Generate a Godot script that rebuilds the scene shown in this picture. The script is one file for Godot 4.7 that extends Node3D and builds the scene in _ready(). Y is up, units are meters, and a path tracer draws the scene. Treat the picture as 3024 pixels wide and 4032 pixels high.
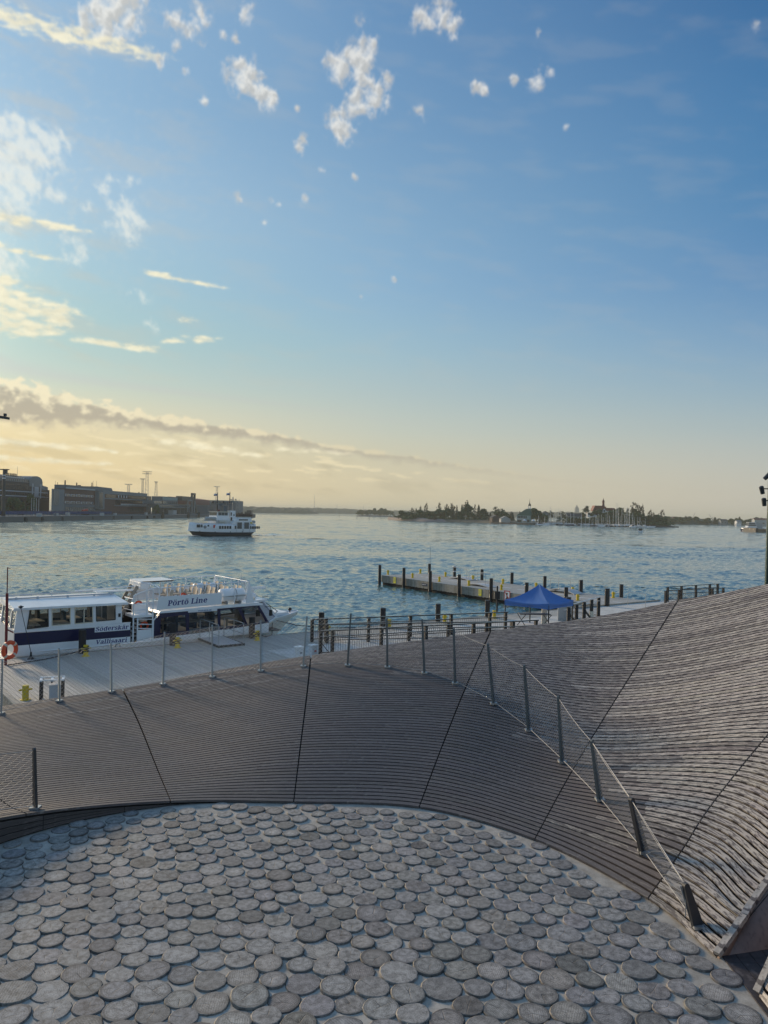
extends Node3D
# A harbour seen over a slatted timber bowl: sea level is y = 0, the camera stands 7.5 m above it and looks along -Z.

class Sh:
	var v := PackedVector3Array()
	var n := PackedVector3Array()
	var c := PackedColorArray()
	var uv := PackedVector2Array()
	var col := Color(1, 1, 1)
	var xf := Transform3D.IDENTITY
	func tri(a: Vector3, b: Vector3, d: Vector3, na: Vector3, nb: Vector3, nd: Vector3, ua := Vector2.ZERO, ub := Vector2.ZERO, ud := Vector2.ZERO):
		v.append(xf * a); v.append(xf * d); v.append(xf * b)
		n.append(xf.basis * na); n.append(xf.basis * nd); n.append(xf.basis * nb)
		uv.append(ua); uv.append(ud); uv.append(ub)
		c.append(col); c.append(col); c.append(col)
	func flat(a: Vector3, b: Vector3, d: Vector3, ua := Vector2.ZERO, ub := Vector2.ZERO, ud := Vector2.ZERO):
		var m := (b - a).cross(d - a).normalized()
		tri(a, b, d, m, m, m, ua, ub, ud)
	func quad(a: Vector3, b: Vector3, d: Vector3, e: Vector3, u0 := Vector2(0, 0), u1 := Vector2(1, 0), u2 := Vector2(1, 1), u3 := Vector2(0, 1)):
		var m := (d - a).cross(e - b).normalized()
		tri(a, b, d, m, m, m, u0, u1, u2)
		tri(a, d, e, m, m, m, u0, u2, u3)
	func box(p: Vector3, s: Vector3, bs := Basis.IDENTITY):
		var h := s * 0.5
		var q := []
		for k in 8:
			q.append(p + bs * Vector3(h.x if k & 1 else -h.x, h.y if k & 2 else -h.y, h.z if k & 4 else -h.z))
		quad(q[4], q[5], q[7], q[6], Vector2(0, 0), Vector2(s.x, 0), Vector2(s.x, s.y), Vector2(0, s.y))
		quad(q[1], q[0], q[2], q[3], Vector2(0, 0), Vector2(s.x, 0), Vector2(s.x, s.y), Vector2(0, s.y))
		quad(q[5], q[1], q[3], q[7], Vector2(0, 0), Vector2(s.z, 0), Vector2(s.z, s.y), Vector2(0, s.y))
		quad(q[0], q[4], q[6], q[2], Vector2(0, 0), Vector2(s.z, 0), Vector2(s.z, s.y), Vector2(0, s.y))
		quad(q[6], q[7], q[3], q[2], Vector2(0, 0), Vector2(s.x, 0), Vector2(s.x, s.z), Vector2(0, s.z))
		quad(q[0], q[1], q[5], q[4], Vector2(0, 0), Vector2(s.x, 0), Vector2(s.x, s.z), Vector2(0, s.z))
	# a box given by its two far corners
	func slab(a: Vector3, b: Vector3):
		box((a + b) * 0.5, (b - a).abs())
	# a box between two points with a width across and a height upwards
	func bar(a: Vector3, b: Vector3, w: float, h: float, up := Vector3.UP):
		var x := (b - a).normalized()
		var z := x.cross(up).normalized()
		if z.length() < 0.5:
			z = Vector3.RIGHT
		box((a + b) * 0.5, Vector3(a.distance_to(b), h, w), Basis(x, z.cross(x), z))
	func rod(a: Vector3, b: Vector3, r0: float, r1 := -1.0, seg := 6, caps := true):
		if r1 < 0.0:
			r1 = r0
		var d := (b - a).normalized()
		var s := d.cross(Vector3.UP if absf(d.y) < 0.9 else Vector3.RIGHT).normalized()
		var t := d.cross(s)
		var p0 := a; var p1 := a; var m0 := s
		for k in seg + 1:
			var w := TAU * k / seg
			var m := s * cos(w) + t * sin(w)
			var q0 := a + m * r0
			var q1 := b + m * r1
			if k > 0:
				tri(p0, q0, q1, m0, m, m)
				tri(p0, q1, p1, m0, m, m0)
				if caps:
					tri(b, p1, q1, d, d, d)
					tri(a, q0, p0, -d, -d, -d)
			p0 = q0; p1 = q1; m0 = m
	func tube(pts: Array, r: float, seg := 5):
		for k in pts.size() - 1:
			rod(pts[k], pts[k + 1], r, r, seg, k == 0 or k == pts.size() - 2)
	# a surface of revolution about the upright axis through p; prof holds (radius, height)
	func lathe(prof: Array, p: Vector3, seg := 12, bs := Basis.IDENTITY):
		for j in prof.size() - 1:
			var a: Vector2 = prof[j]
			var b: Vector2 = prof[j + 1]
			var e := (b - a).normalized()
			for k in seg:
				var w0 := TAU * k / seg
				var w1 := TAU * (k + 1) / seg
				var r0 := Vector3(cos(w0), 0, -sin(w0))
				var r1 := Vector3(cos(w1), 0, -sin(w1))
				var n0 := bs * (r0 * e.y - Vector3.UP * e.x).normalized()
				var n1 := bs * (r1 * e.y - Vector3.UP * e.x).normalized()
				var q0 := p + bs * (r0 * a.x + Vector3.UP * a.y)
				var q1 := p + bs * (r1 * a.x + Vector3.UP * a.y)
				var q2 := p + bs * (r1 * b.x + Vector3.UP * b.y)
				var q3 := p + bs * (r0 * b.x + Vector3.UP * b.y)
				if a.x > 1e-5:
					tri(q0, q1, q2, n0, n1, n1)
				if b.x > 1e-5:
					tri(q0, q2, q3, n0, n1, n0)
	# an outline in the plane of ux and uy (anticlockwise seen from uz), pushed back by depth along -uz
	func prism(poly: PackedVector2Array, o: Vector3, ux: Vector3, uy: Vector3, depth: float):
		var uz := ux.cross(uy).normalized()
		if Geometry2D.is_polygon_clockwise(poly):
			poly.reverse()
		var idx := Geometry2D.triangulate_polygon(poly)
		var back := uz * -depth
		for k in range(0, idx.size(), 3):
			var a := poly[idx[k]]; var b := poly[idx[k + 1]]; var d := poly[idx[k + 2]]
			if (b - a).cross(d - a) < 0.0:
				var sw := b; b = d; d = sw
			var pa := o + ux * a.x + uy * a.y
			var pb := o + ux * b.x + uy * b.y
			var pd := o + ux * d.x + uy * d.y
			flat(pa, pb, pd, a, b, d)
			if depth > 0.0:
				flat(pa + back, pd + back, pb + back, a, d, b)
		if depth > 0.0:
			for k in poly.size():
				var a := poly[k]
				var b := poly[(k + 1) % poly.size()]
				var pa := o + ux * a.x + uy * a.y
				var pb := o + ux * b.x + uy * b.y
				quad(pb, pa, pa + back, pb + back)
	# a smooth sheet through rows of points, all rows of one length
	func sheet(rows: Array, us := 1.0, vs := 1.0, flip := false):
		var nr := rows.size()
		var nc: int = rows[0].size()
		var nm := []
		for i in nr:
			var line := PackedVector3Array()
			for j in nc:
				var dj: Vector3 = rows[i][mini(j + 1, nc - 1)] - rows[i][maxi(j - 1, 0)]
				var di: Vector3 = rows[mini(i + 1, nr - 1)][j] - rows[maxi(i - 1, 0)][j]
				var m := dj.cross(di).normalized()
				line.append(-m if flip else m)
			nm.append(line)
		for i in nr - 1:
			for j in nc - 1:
				var u0 := us * j / (nc - 1); var u1 := us * (j + 1) / (nc - 1)
				var v0 := vs * i / (nr - 1); var v1 := vs * (i + 1) / (nr - 1)
				if flip:
					tri(rows[i][j], rows[i + 1][j + 1], rows[i][j + 1], nm[i][j], nm[i + 1][j + 1], nm[i][j + 1], Vector2(u0, v0), Vector2(u1, v1), Vector2(u1, v0))
					tri(rows[i][j], rows[i + 1][j], rows[i + 1][j + 1], nm[i][j], nm[i + 1][j], nm[i + 1][j + 1], Vector2(u0, v0), Vector2(u0, v1), Vector2(u1, v1))
				else:
					tri(rows[i][j], rows[i][j + 1], rows[i + 1][j + 1], nm[i][j], nm[i][j + 1], nm[i + 1][j + 1], Vector2(u0, v0), Vector2(u1, v0), Vector2(u1, v1))
					tri(rows[i][j], rows[i + 1][j + 1], rows[i + 1][j], nm[i][j], nm[i + 1][j + 1], nm[i + 1][j], Vector2(u0, v0), Vector2(u1, v1), Vector2(u0, v1))
	func mesh() -> ArrayMesh:
		var m := ArrayMesh.new()
		if v.is_empty():
			return m
		var a := []
		a.resize(Mesh.ARRAY_MAX)
		a[Mesh.ARRAY_VERTEX] = v
		a[Mesh.ARRAY_NORMAL] = n
		a[Mesh.ARRAY_COLOR] = c
		a[Mesh.ARRAY_TEX_UV] = uv
		m.add_surface_from_arrays(Mesh.PRIMITIVE_TRIANGLES, a)
		return m

var taken := {}
var M := {}
var rng := RandomNumberGenerator.new()
const ORD := ["first", "second", "third", "fourth", "fifth", "sixth", "seventh", "eighth", "ninth", "tenth", "eleventh", "twelfth", "thirteenth", "fourteenth", "fifteenth", "sixteenth", "seventeenth", "eighteenth", "nineteenth", "twentieth", "twenty-first", "twenty-second", "twenty-third", "twenty-fourth", "twenty-fifth", "twenty-sixth", "twenty-seventh", "twenty-eighth", "twenty-ninth", "thirtieth", "thirty-first", "thirty-second", "thirty-third", "thirty-fourth", "thirty-fifth", "thirty-sixth", "thirty-seventh", "thirty-eighth", "thirty-ninth", "fortieth", "forty-first", "forty-second", "forty-third", "forty-fourth", "forty-fifth", "forty-sixth", "forty-seventh", "forty-eighth", "forty-ninth", "fiftieth"]

func numbered(called: String) -> String:
	var k: int = taken.get(called, 0)
	taken[called] = k + 1
	return called if k == 0 else "%s_%03d" % [called, k]

func lin(r: float, g: float, b: float) -> Color:
	return Color(r, g, b).linear_to_srgb()

func mat(key: String, r: float, g: float, b: float, rough := 0.7, metal := 0.0) -> StandardMaterial3D:
	var m := StandardMaterial3D.new()
	m.resource_name = key
	m.albedo_color = lin(r, g, b)
	m.roughness = rough
	m.metallic = metal
	m.vertex_color_use_as_albedo = true
	M[key] = m
	return m

func tag(o: Node3D, label: String, category: String, group := "", kind := ""):
	if label: o.set_meta("label", label)
	if category: o.set_meta("category", category)
	if group: o.set_meta("group", group)
	if kind: o.set_meta("kind", kind)

func obj(called: String, sh, m: Material, parent: Node3D = self) -> MeshInstance3D:
	var o := MeshInstance3D.new()
	o.mesh = sh.mesh() if sh is Sh else sh
	o.material_override = m
	if parent == self:
		o.name = numbered(called)
	else:
		o.name = called
	parent.add_child(o, true)
	return o

func thing(called: String, label: String, category: String, at := Vector3.ZERO, turn := Basis.IDENTITY, group := "") -> Node3D:
	var o := Node3D.new()
	o.name = numbered(called)
	add_child(o)
	o.transform = Transform3D(turn, at)
	tag(o, label, category, group)
	return o

func struct(called: String, sh, m: Material, label := "") -> MeshInstance3D:
	var o := obj(called, sh, m)
	o.set_meta("kind", "structure")
	if label: o.set_meta("label", label)
	return o

func dup(o: Node3D, called: String, label: String, at: Vector3, turn := Basis.IDENTITY) -> Node3D:
	var d: Node3D = o.duplicate()
	d.name = numbered(called)
	add_child(d)
	d.transform = Transform3D(turn, at)
	d.set_meta("label", label)
	return d

func yaw(a: float) -> Basis:
	return Basis(Vector3.UP, a)

func noise(seed_: int, freq: float, oct := 4, kind := FastNoiseLite.TYPE_SIMPLEX_SMOOTH) -> FastNoiseLite:
	var f := FastNoiseLite.new()
	f.seed = seed_
	f.noise_type = kind
	f.frequency = freq
	f.fractal_type = FastNoiseLite.FRACTAL_FBM
	f.fractal_octaves = oct
	return f

func words(sh_text: String, size: float, depth: float, m: Material, parent: Node3D, called: String, p: Vector3, bs := Basis.IDENTITY, serif := true, italic := true, bold := true, width_to := 0.0) -> MeshInstance3D:
	var f := SystemFont.new()
	f.font_names = PackedStringArray(["Droid Serif" if serif else "Droid Sans"])
	f.font_italic = italic
	f.font_weight = 700 if bold else 400
	var t := TextMesh.new()
	t.text = sh_text
	t.font = f
	t.font_size = 64
	t.pixel_size = size / 46.0
	t.depth = depth
	t.horizontal_alignment = HORIZONTAL_ALIGNMENT_CENTER
	var o := MeshInstance3D.new()
	o.mesh = t
	o.material_override = m
	o.name = called
	parent.add_child(o, true)
	var s := 1.0
	if width_to > 0.0:
		var w := t.get_aabb().size.x
		if w > 0.01:
			s = width_to / w
	# slanted letters: the fonts at hand stand upright
	o.transform = Transform3D(bs * Basis(Vector3(s, 0, 0), Vector3(0.2 if italic else 0.0, 1, 0), Vector3(0, 0, 1)), p)
	return o

# ---------------------------------------------------------------- sky
const SUN_AZ := -44.0
const SUN_EL := 14.0
const TE := [0.0, 2.0, 4.0, 6.0, 9.0, 12.0, 16.0, 21.0, 27.0, 34.0, 60.0, 91.0]
const TS := ["FFEBB4", "FFE9B2", "FFE8B8", "FFEABF", "FFF0CC", "FFF2D2", "EAF0E4", "D2E4EA", "B0D0E6", "A2C6E2", "78A5D0", "5F91C3"]
const TL := ["FAE0AA", "F5DCA6", "F0DCAA", "EADEB8", "C6D6CA", "B0CFCF", "AACCD8", "A8C8DE", "96BBD9", "94B8D8", "78A5D0", "5F91C3"]
const TC := ["D6CAAA", "D6CBAC", "D0CBB2", "C4CABD", "B0C3C5", "9EBDCC", "8EB3CF", "84AACA", "749CC2", "658FBA", "4F80B2", "5082B4"]
const TR := ["C2BEB2", "C0BEB2", "B8BDB7", "A9B8BB", "92AEC0", "7EA2C1", "6591BB", "5486B3", "477AAA", "3A6A9C", "416F9F", "5082B4"]
var tab := []
var n_puff: FastNoiseLite
var n_wisp: FastNoiseLite
var n_band: FastNoiseLite

func row_of(t: Array, el: float) -> Vector3:
	var i := 0
	while i < TE.size() - 2 and el > TE[i + 1]:
		i += 1
	var f := clampf((el - TE[i]) / (TE[i + 1] - TE[i]), 0, 1)
	return (t[i] as Vector3).cubic_interpolate(t[i + 1], t[maxi(i - 1, 0)], t[mini(i + 2, t.size() - 1)], f)

func l3(c: Vector3) -> Vector3:
	var k := Color(clampf(c.x, 0, 1), clampf(c.y, 0, 1), clampf(c.z, 0, 1)).srgb_to_linear()
	return Vector3(k.r, k.g, k.b)

func sky_color(az: float, el: float, puff: float, cols: Array) -> Vector3:
	var d := absf(wrapf(az - SUN_AZ, -180, 180))
	var c: Vector3
	if d < 17.5:
		c = cols[0].lerp(cols[1], d / 17.5)
	elif d < 44.0:
		c = cols[1].lerp(cols[2], (d - 17.5) / 26.5)
	elif d < 70.5:
		c = cols[2].lerp(cols[3], (d - 44.0) / 26.5)
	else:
		# darkest at right angles to the sun, lifted again opposite it as added fill light
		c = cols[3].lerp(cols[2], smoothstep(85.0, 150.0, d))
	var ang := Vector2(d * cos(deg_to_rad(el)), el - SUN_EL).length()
	var glow := 5.0 * exp(-pow(ang / 8.0, 2.0)) + 0.5 * exp(-ang / 8.0)  # aureole out of view, raised to brighten the scene
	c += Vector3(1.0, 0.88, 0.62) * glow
	var warm := exp(-d / 30.0) * exp(-el / 16.0)      # how golden the light on a cloud is
	var white := Vector3(0.80, 0.79, 0.76).lerp(Vector3(1.12, 1.0, 0.66), clampf(warm * 1.9, 0, 1)) * (0.93 + 0.15 * exp(-d / 40.0))
	# thin veils and mottled wisps towards the sun
	var side := exp(-pow((d - 14.0) / 13.0, 2.0)) if d > 14.0 else 1.0
	if el > 9.0:
		var w := n_wisp.get_noise_2d(az * 2.0 - el * 0.7, el * 2.4) * 0.5 + 0.5
		var hgt := exp(-pow((el - 21.0) / 6.5, 2.0))
		var wm := smoothstep(0.52, 0.78, w) * side * hgt
		c = c.lerp(white * 0.86, 0.20 * wm)
		var veil := n_band.get_noise_2d(az * 0.35 + el * 0.5, el * 1.1) * 0.5 + 0.5
		c = c.lerp(white * 0.66, 0.36 * smoothstep(0.45, 0.8, veil) * (0.25 + 0.75 * side))
	# small fleecy clouds: thin at their rims, torn by finer wisps
	if puff > 0.02:
		var f := n_puff.get_noise_2d(az, el)
		var g := n_wisp.get_noise_2d(az * 3.6 + 50.0, el * 4.2)
		var x := puff * 1.25 - 0.62 + 1.25 * f + 0.34 * g
		var dens := smoothstep(-0.35, 1.2, x) * smoothstep(0.02, 0.4, puff)
		var lit := clampf(0.90 + 0.55 * (n_puff.get_noise_2d(az + 0.2, el - 0.25) - n_puff.get_noise_2d(az - 0.1, el + 0.15)) + 0.12 * g, 0.72, 1.06)
		c = c.lerp(white * lit, dens * 0.80)
	return c

const BAND := [Vector3(-70, 12.5, 9.5), Vector3(-34.4, 9.78, 6.6), Vector3(-26.7, 8.36, 5.42), Vector3(-23.9, 7.91, 5.42), Vector3(-20.9, 7.26, 5.63), Vector3(-17.8, 6.69, 5.55), Vector3(-14.6, 6.43, 5.31), Vector3(-11.3, 6.09, 5.18), Vector3(-8.0, 5.64, 4.87), Vector3(-4.6, 4.97, 4.49), Vector3(2.3, 4.2, 3.58), Vector3(5.8, 3.64, 3.23), Vector3(12.5, 2.74, 2.47), Vector3(30, 1.6, 1.5)]

func bank(c: Vector3, az: float, el: float) -> Vector3:
	# the long grey cloud bank with bright upper edges, low over the harbour mouth
	if az < -70.0 or az > 30.0 or el > 15.0:
		return c
	var i := 0
	while i < BAND.size() - 2 and az > BAND[i + 1].x:
		i += 1
	var f: float = (az - BAND[i].x) / (BAND[i + 1].x - BAND[i].x)
	var top: float = lerpf(BAND[i].y, BAND[i + 1].y, f)
	var bot: float = lerpf(BAND[i].z, BAND[i + 1].z, f)
	var th := top - bot
	var a := n_band.get_noise_2d(az * 1.6, el * 3.0)
	var b := n_puff.get_noise_2d(az * 0.9 + 40.0, el * 1.3)
	top += 0.55 * a * minf(th, 1.6) + 0.35 * b * minf(th, 1.2)
	bot += 0.5 * n_band.get_noise_2d(az * 1.3 + 90.0, el * 2.0) * minf(th, 1.4)
	var strong := clampf(1.0 - (az + 4.0) / 20.0, 0.0, 1.0) * clampf((az + 70.0) / 25.0, 0, 1)
	var inside := smoothstep(-0.35, 0.45, el - bot) * smoothstep(-0.10, 0.22, top - el)
	if inside > 0.0:
		var h := clampf((el - bot) / maxf(th, 0.05), 0, 1)
		var grey := Vector3(0.45, 0.40, 0.32)
		var edge := Vector3(1.02, 0.90, 0.62) * lerpf(1.0, 0.66, clampf((az + 27.0) / 35.0, 0, 1))
		var lit := smoothstep(0.50, 0.86, h + 0.42 * b)
		lit = maxf(lit, smoothstep(0.18, 0.62, b + 0.25 * a) * 0.7)
		var k := grey.lerp(edge, lit)
		c = c.lerp(k, inside * lerpf(0.10, 0.80, strong))
	# a few bright bars below it
	var s := n_band.get_noise_2d(az * 0.55 + 20.0, el * 4.2 + az * 0.35)
	var low := smoothstep(0.10, 0.42, s) * smoothstep(1.6, 2.8, el) * smoothstep(0.0, 0.6, bot - el) * strong
	c = c.lerp(Vector3(1.0, 0.86, 0.56), 0.5 * low)
	var sm := n_band.get_noise_2d(az * 0.4 - 30.0, el * 1.5 + az * 0.25)
	c = c.lerp(c * 0.80, 0.6 * smoothstep(0.0, 0.5, sm) * smoothstep(0.5, 2.0, el) * smoothstep(0.0, 1.0, bot - el) * strong)
	return c

func lump(c: Vector3, m: float, az: float, el: float) -> Vector3:
	if m < 0.03:
		return c
	var f := n_band.get_noise_2d(az * 1.5 + 7.0, el * 3.4)
	var g := n_puff.get_noise_2d(az * 0.7, el * 1.7)
	var k := n_wisp.get_noise_2d(az * 1.6 + 9.0, el * 6.0)
	var x := m * 1.15 - 0.55 + 0.8 * f + 0.7 * g + 0.4 * k
	var dens := smoothstep(-0.25, 1.0, x) * smoothstep(0.02, 0.35, m)
	return c.lerp(Vector3(1.02, 0.94, 0.68) * (0.92 + 0.2 * g), dens * 0.84)

func wisp(c: Vector3, m: float, az: float, el: float) -> Vector3:
	if m < 0.03:
		return c
	var f := n_wisp.get_noise_2d(az * 1.5 + el * 0.8, el * 1.1 - az * 0.3)
	var g := n_puff.get_noise_2d(az * 1.7 + 80.0, el * 1.3)
	var x := m * 0.9 - 0.45 + 0.9 * f + 0.6 * g
	return c.lerp(Vector3(0.98, 0.96, 0.84), smoothstep(-0.25, 1.0, x) * smoothstep(0.02, 0.4, m) * 0.55)

func build_sky() -> ImageTexture:
	for t in [TS, TL, TC, TR]:
		var q := []
		for h in t:
			var k := Color(h)
			q.append(Vector3(k.r, k.g, k.b))
		tab.append(q)
	n_puff = noise(11, 0.85, 5)
	n_puff.domain_warp_enabled = true
	n_puff.domain_warp_amplitude = 0.9
	n_puff.domain_warp_frequency = 0.5
	n_wisp = noise(23, 0.55, 5)
	n_wisp.domain_warp_enabled = true
	n_wisp.domain_warp_amplitude = 1.6
	n_wisp.domain_warp_frequency = 0.25
	n_band = noise(37, 0.42, 5)
	var n_cov := noise(51, 0.12, 2)
	# the whole sphere, coarse
	var W := 1024
	var H := 512
	var img := Image.create(W, H, false, Image.FORMAT_RGBF)
	for y in H:
		var el := 90.0 - (y + 0.5) * 180.0 / H
		if el < -1.0:
			for x in W:
				img.set_pixel(x, y, Color(0.10, 0.13, 0.14))
			continue
		var cols := [l3(row_of(tab[0], el)), l3(row_of(tab[1], el)), l3(row_of(tab[2], el)), l3(row_of(tab[3], el))]
		var squeeze := cos(deg_to_rad(el))
		for x in W:
			var az := (x + 0.5) * 360.0 / W - 180.0
			var puff := 0.0
			if el > 14.0 and absf(az) > 27.0 or el > 35.0:
				puff = 0.9 * smoothstep(0.18, 0.5, n_cov.get_noise_2d(az * squeeze, el)) * smoothstep(14.0, 24.0, el) * smoothstep(0.15, 0.5, squeeze)
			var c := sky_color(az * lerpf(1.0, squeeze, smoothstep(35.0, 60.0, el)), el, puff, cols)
			c = bank(c, az, el)
			img.set_pixel(x, y, Color(c.x, c.y, c.z))
	img.resize(4096, 2048, Image.INTERPOLATE_BILINEAR)
	# the part around the harbour mouth again at full fineness, with its clouds laid in
	var d := 4096.0 / 360.0
	var x0 := int((180.0 - 33.0) * d)
	var x1 := int((180.0 + 33.0) * d)
	var y0 := int((90.0 - 38.0) * d)
	var y1 := int((90.0 + 0.6) * d)
	var w := x1 - x0
	var h := y1 - y0
	var mask := PackedFloat32Array()
	mask.resize(w * h)
	var gold := PackedFloat32Array()
	gold.resize(w * h)
	for p in PUFFS:
		stamp(mask, w, h, x0, y0, d, p.x, p.y, p.z * 1.05, p.z * 1.05, 1.0)
	for p in LUMPS:
		stamp(gold, w, h, x0, y0, d, p[0], p[1], p[2], p[3], 1.0)
	for p in STREAKS:
		var steps := int((p[2] - p[0]) / (p[4] * 1.2)) + 2
		for k in steps:
			var f := float(k) / (steps - 1)
			stamp(gold, w, h, x0, y0, d, lerpf(p[0], p[2], f), lerpf(p[1], p[3], f), p[4] * 2.2, p[4] * (1.0 - 0.5 * f), 0.38)
	var veil := PackedFloat32Array()
	veil.resize(w * h)
	for p in [Vector3(-28.0, 21.0, 2.4), Vector3(-27.8, 18.5, 1.8), Vector3(-27.5, 15.0, 1.8)]:
		stamp(veil, w, h, x0, y0, d, p.x, p.y, p.z, p.z * 0.8, 0.9)
	for p in WISPS:
		stamp(veil, w, h, x0, y0, d, p.x, p.y, p.z * 1.3, p.z * 1.0, 0.7)
	var fine := Image.create(w, h, false, Image.FORMAT_RGBF)
	for y in h:
		var el := 90.0 - (y + y0 + 0.5) / d
		var cols := [l3(row_of(tab[0], maxf(el, 0))), l3(row_of(tab[1], maxf(el, 0))), l3(row_of(tab[2], maxf(el, 0))), l3(row_of(tab[3], maxf(el, 0)))]
		for x in w:
			var az := (x + x0 + 0.5) / d - 180.0
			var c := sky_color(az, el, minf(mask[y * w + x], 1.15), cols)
			c = wisp(c, minf(veil[y * w + x], 1.2), az, el)
			c = lump(c, minf(gold[y * w + x], 1.1), az, el)
			c = bank(c, az, el)
			fine.set_pixel(x, y, Color(c.x, c.y, c.z))
	img.blit_rect(fine, Rect2i(0, 0, w, h), Vector2i(x0, y0))
	img.convert(Image.FORMAT_RGBH)
	# the middle of the picture above lies straight ahead; the panorama begins there
	var out := Image.create(4096, 2048, false, Image.FORMAT_RGBH)
	out.blit_rect(img, Rect2i(2048, 0, 2048, 2048), Vector2i(0, 0))
	out.blit_rect(img, Rect2i(0, 0, 2048, 2048), Vector2i(2048, 0))
	return ImageTexture.create_from_image(out)

func stamp(a: PackedFloat32Array, w: int, h: int, x0: int, y0: int, d: float, az: float, el: float, rx: float, ry: float, amp: float):
	var cx := (az + 180.0) * d - x0
	var cy := (90.0 - el) * d - y0
	var px := rx * d
	var py := ry * d
	for y in range(maxi(0, int(cy - py * 2)), mini(h, int(cy + py * 2) + 1)):
		for x in range(maxi(0, int(cx - px * 2)), mini(w, int(cx + px * 2) + 1)):
			var q := pow((x - cx) / px, 2) + pow((y - cy) / py, 2)
			if q < 4.0:
				a[y * w + x] += amp * exp(-q * 1.1)

const PUFFS := [Vector3(-20.1, 31.2, 1.55), Vector3(-19.0, 31.7, 1.21), Vector3(-21.0, 30.6, 1.21), Vector3(-21.7, 30.1, 0.86), Vector3(-16.9, 29.3, 0.41), Vector3(-16.9, 28.9, 0.31), Vector3(-16.0, 31.3, 0.69), Vector3(-15.7, 30.1, 0.41), Vector3(-13.8, 27.3, 0.34), Vector3(-14.3, 31.9, 0.86), Vector3(-14.0, 30.3, 0.34), Vector3(-15.1, 28.8, 0.28), Vector3(-10.9, 28.9, 1.10), Vector3(-11.4, 29.2, 0.86), Vector3(-9.9, 28.2, 0.76), Vector3(-9.3, 27.7, 0.55), Vector3(-8.8, 28.0, 0.34), Vector3(-3.6, 30.1, 1.03), Vector3(-4.5, 30.2, 0.69), Vector3(-2.9, 30.6, 0.76), Vector3(-2.1, 31.0, 0.69), Vector3(-1.7, 31.3, 0.52), Vector3(-2.2, 29.6, 0.62), Vector3(-2.0, 28.4, 1.31), Vector3(-2.7, 27.9, 0.69), Vector3(-1.1, 28.3, 0.62), Vector3(-0.3, 29.4, 0.48), Vector3(-3.9, 26.7, 0.97), Vector3(-4.2, 27.0, 0.55), Vector3(-3.6, 26.1, 0.55), Vector3(1.9, 27.5, 0.52), Vector3(1.8, 32.7, 0.76), Vector3(3.4, 33.2, 1.03), Vector3(4.2, 32.4, 0.69), Vector3(4.4, 31.9, 0.34), Vector3(2.5, 32.8, 0.52), Vector3(-2.5, 32.4, 0.48), Vector3(6.2, 28.8, 0.55), Vector3(6.7, 28.7, 0.34), Vector3(8.9, 29.2, 0.34), Vector3(10.5, 29.2, 0.69), Vector3(11.5, 29.5, 0.28), Vector3(10.5, 31.6, 0.28), Vector3(12.7, 26.4, 0.28), Vector3(25.2, 30.3, 0.34), Vector3(0.3, 16.8, 0.28), Vector3(-2.1, 15.6, 0.17), Vector3(-6.5, 21.9, 0.34), Vector3(-8.3, 21.5, 0.24), Vector3(-8.8, 21.7, 0.24), Vector3(-9.3, 20.3, 0.24), Vector3(-11.2, 21.6, 0.41), Vector3(-6.7, 25.2, 0.55), Vector3(-6.6, 25.6, 0.34), Vector3(-7.1, 27.4, 0.21), Vector3(-5.2, 23.9, 0.28), Vector3(-2.7, 23.5, 0.28), Vector3(-11.0, 32.5, 0.69), Vector3(-11.6, 30.9, 0.34), Vector3(-15.0, 30.8, 0.41), Vector3(-12.6, 31.0, 0.34)]
const LUMPS := [[-25.9, 12.2, 3.10, 0.86], [-24.4, 13.0, 2.07, 0.86], [-26.4, 14.0, 1.55, 0.62], [-25.1, 11.5, 1.72, 0.41], [-23.8, 12.7, 1.55, 0.62], [-20.5, 11.3, 2.07, 0.28], [-18.2, 11.2, 1.72, 0.28], [-14.6, 13.3, 0.69, 0.28], [-13.8, 12.1, 1.55, 0.28], [-15.7, 11.8, 1.03, 0.17], [-26.8, 14.7, 1.03, 0.48], [-25.1, 13.3, 2.07, 0.34]]
const STREAKS := [[-28.2, 29.6, -17.4, 29.3, 0.76], [-28.5, 18.5, -22.0, 18.4, 0.45], [-28.5, 16.8, -23.6, 16.4, 0.31], [-17.7, 16.3, -12.2, 15.7, 0.24], [-27.7, 4.3, -19.3, 3.9, 0.31], [-16.8, 4.9, -8.6, 3.9, 0.34], [-27.7, 3.1, -19.9, 3.0, 0.28], [-8.0, 4.6, -2.5, 4.3, 0.24]]
const WISPS := [Vector3(-25.3, 23.2, 1.31), Vector3(-24.3, 22.4, 0.90), Vector3(-26.2, 23.6, 0.97), Vector3(-26.5, 24.2, 0.76), Vector3(-23.7, 22.6, 0.69), Vector3(-25.3, 21.0, 0.83), Vector3(-23.3, 23.6, 0.62), Vector3(-26.7, 20.3, 1.24), Vector3(-25.7, 22.4, 0.90), Vector3(-27.0, 21.3, 1.38), Vector3(-23.0, 20.4, 0.62), Vector3(-23.8, 20.3, 0.48), Vector3(-19.0, 20.4, 0.90), Vector3(-18.6, 19.6, 0.76), Vector3(-19.2, 18.5, 0.83), Vector3(-18.5, 22.0, 0.41), Vector3(-20.7, 21.3, 0.55), Vector3(-20.1, 21.8, 0.41), Vector3(-17.9, 19.4, 0.48), Vector3(-19.6, 19.3, 0.69), Vector3(-18.8, 18.0, 0.55), Vector3(-21.5, 19.8, 0.48), Vector3(-25.3, 19.7, 0.76), Vector3(-26.3, 15.9, 0.90), Vector3(-22.0, 16.5, 0.62), Vector3(-24.5, 23.7, 0.55), Vector3(-22.6, 17.6, 0.90), Vector3(-17.0, 12.8, 0.69), Vector3(-18.0, 14.6, 0.69)]

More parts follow.
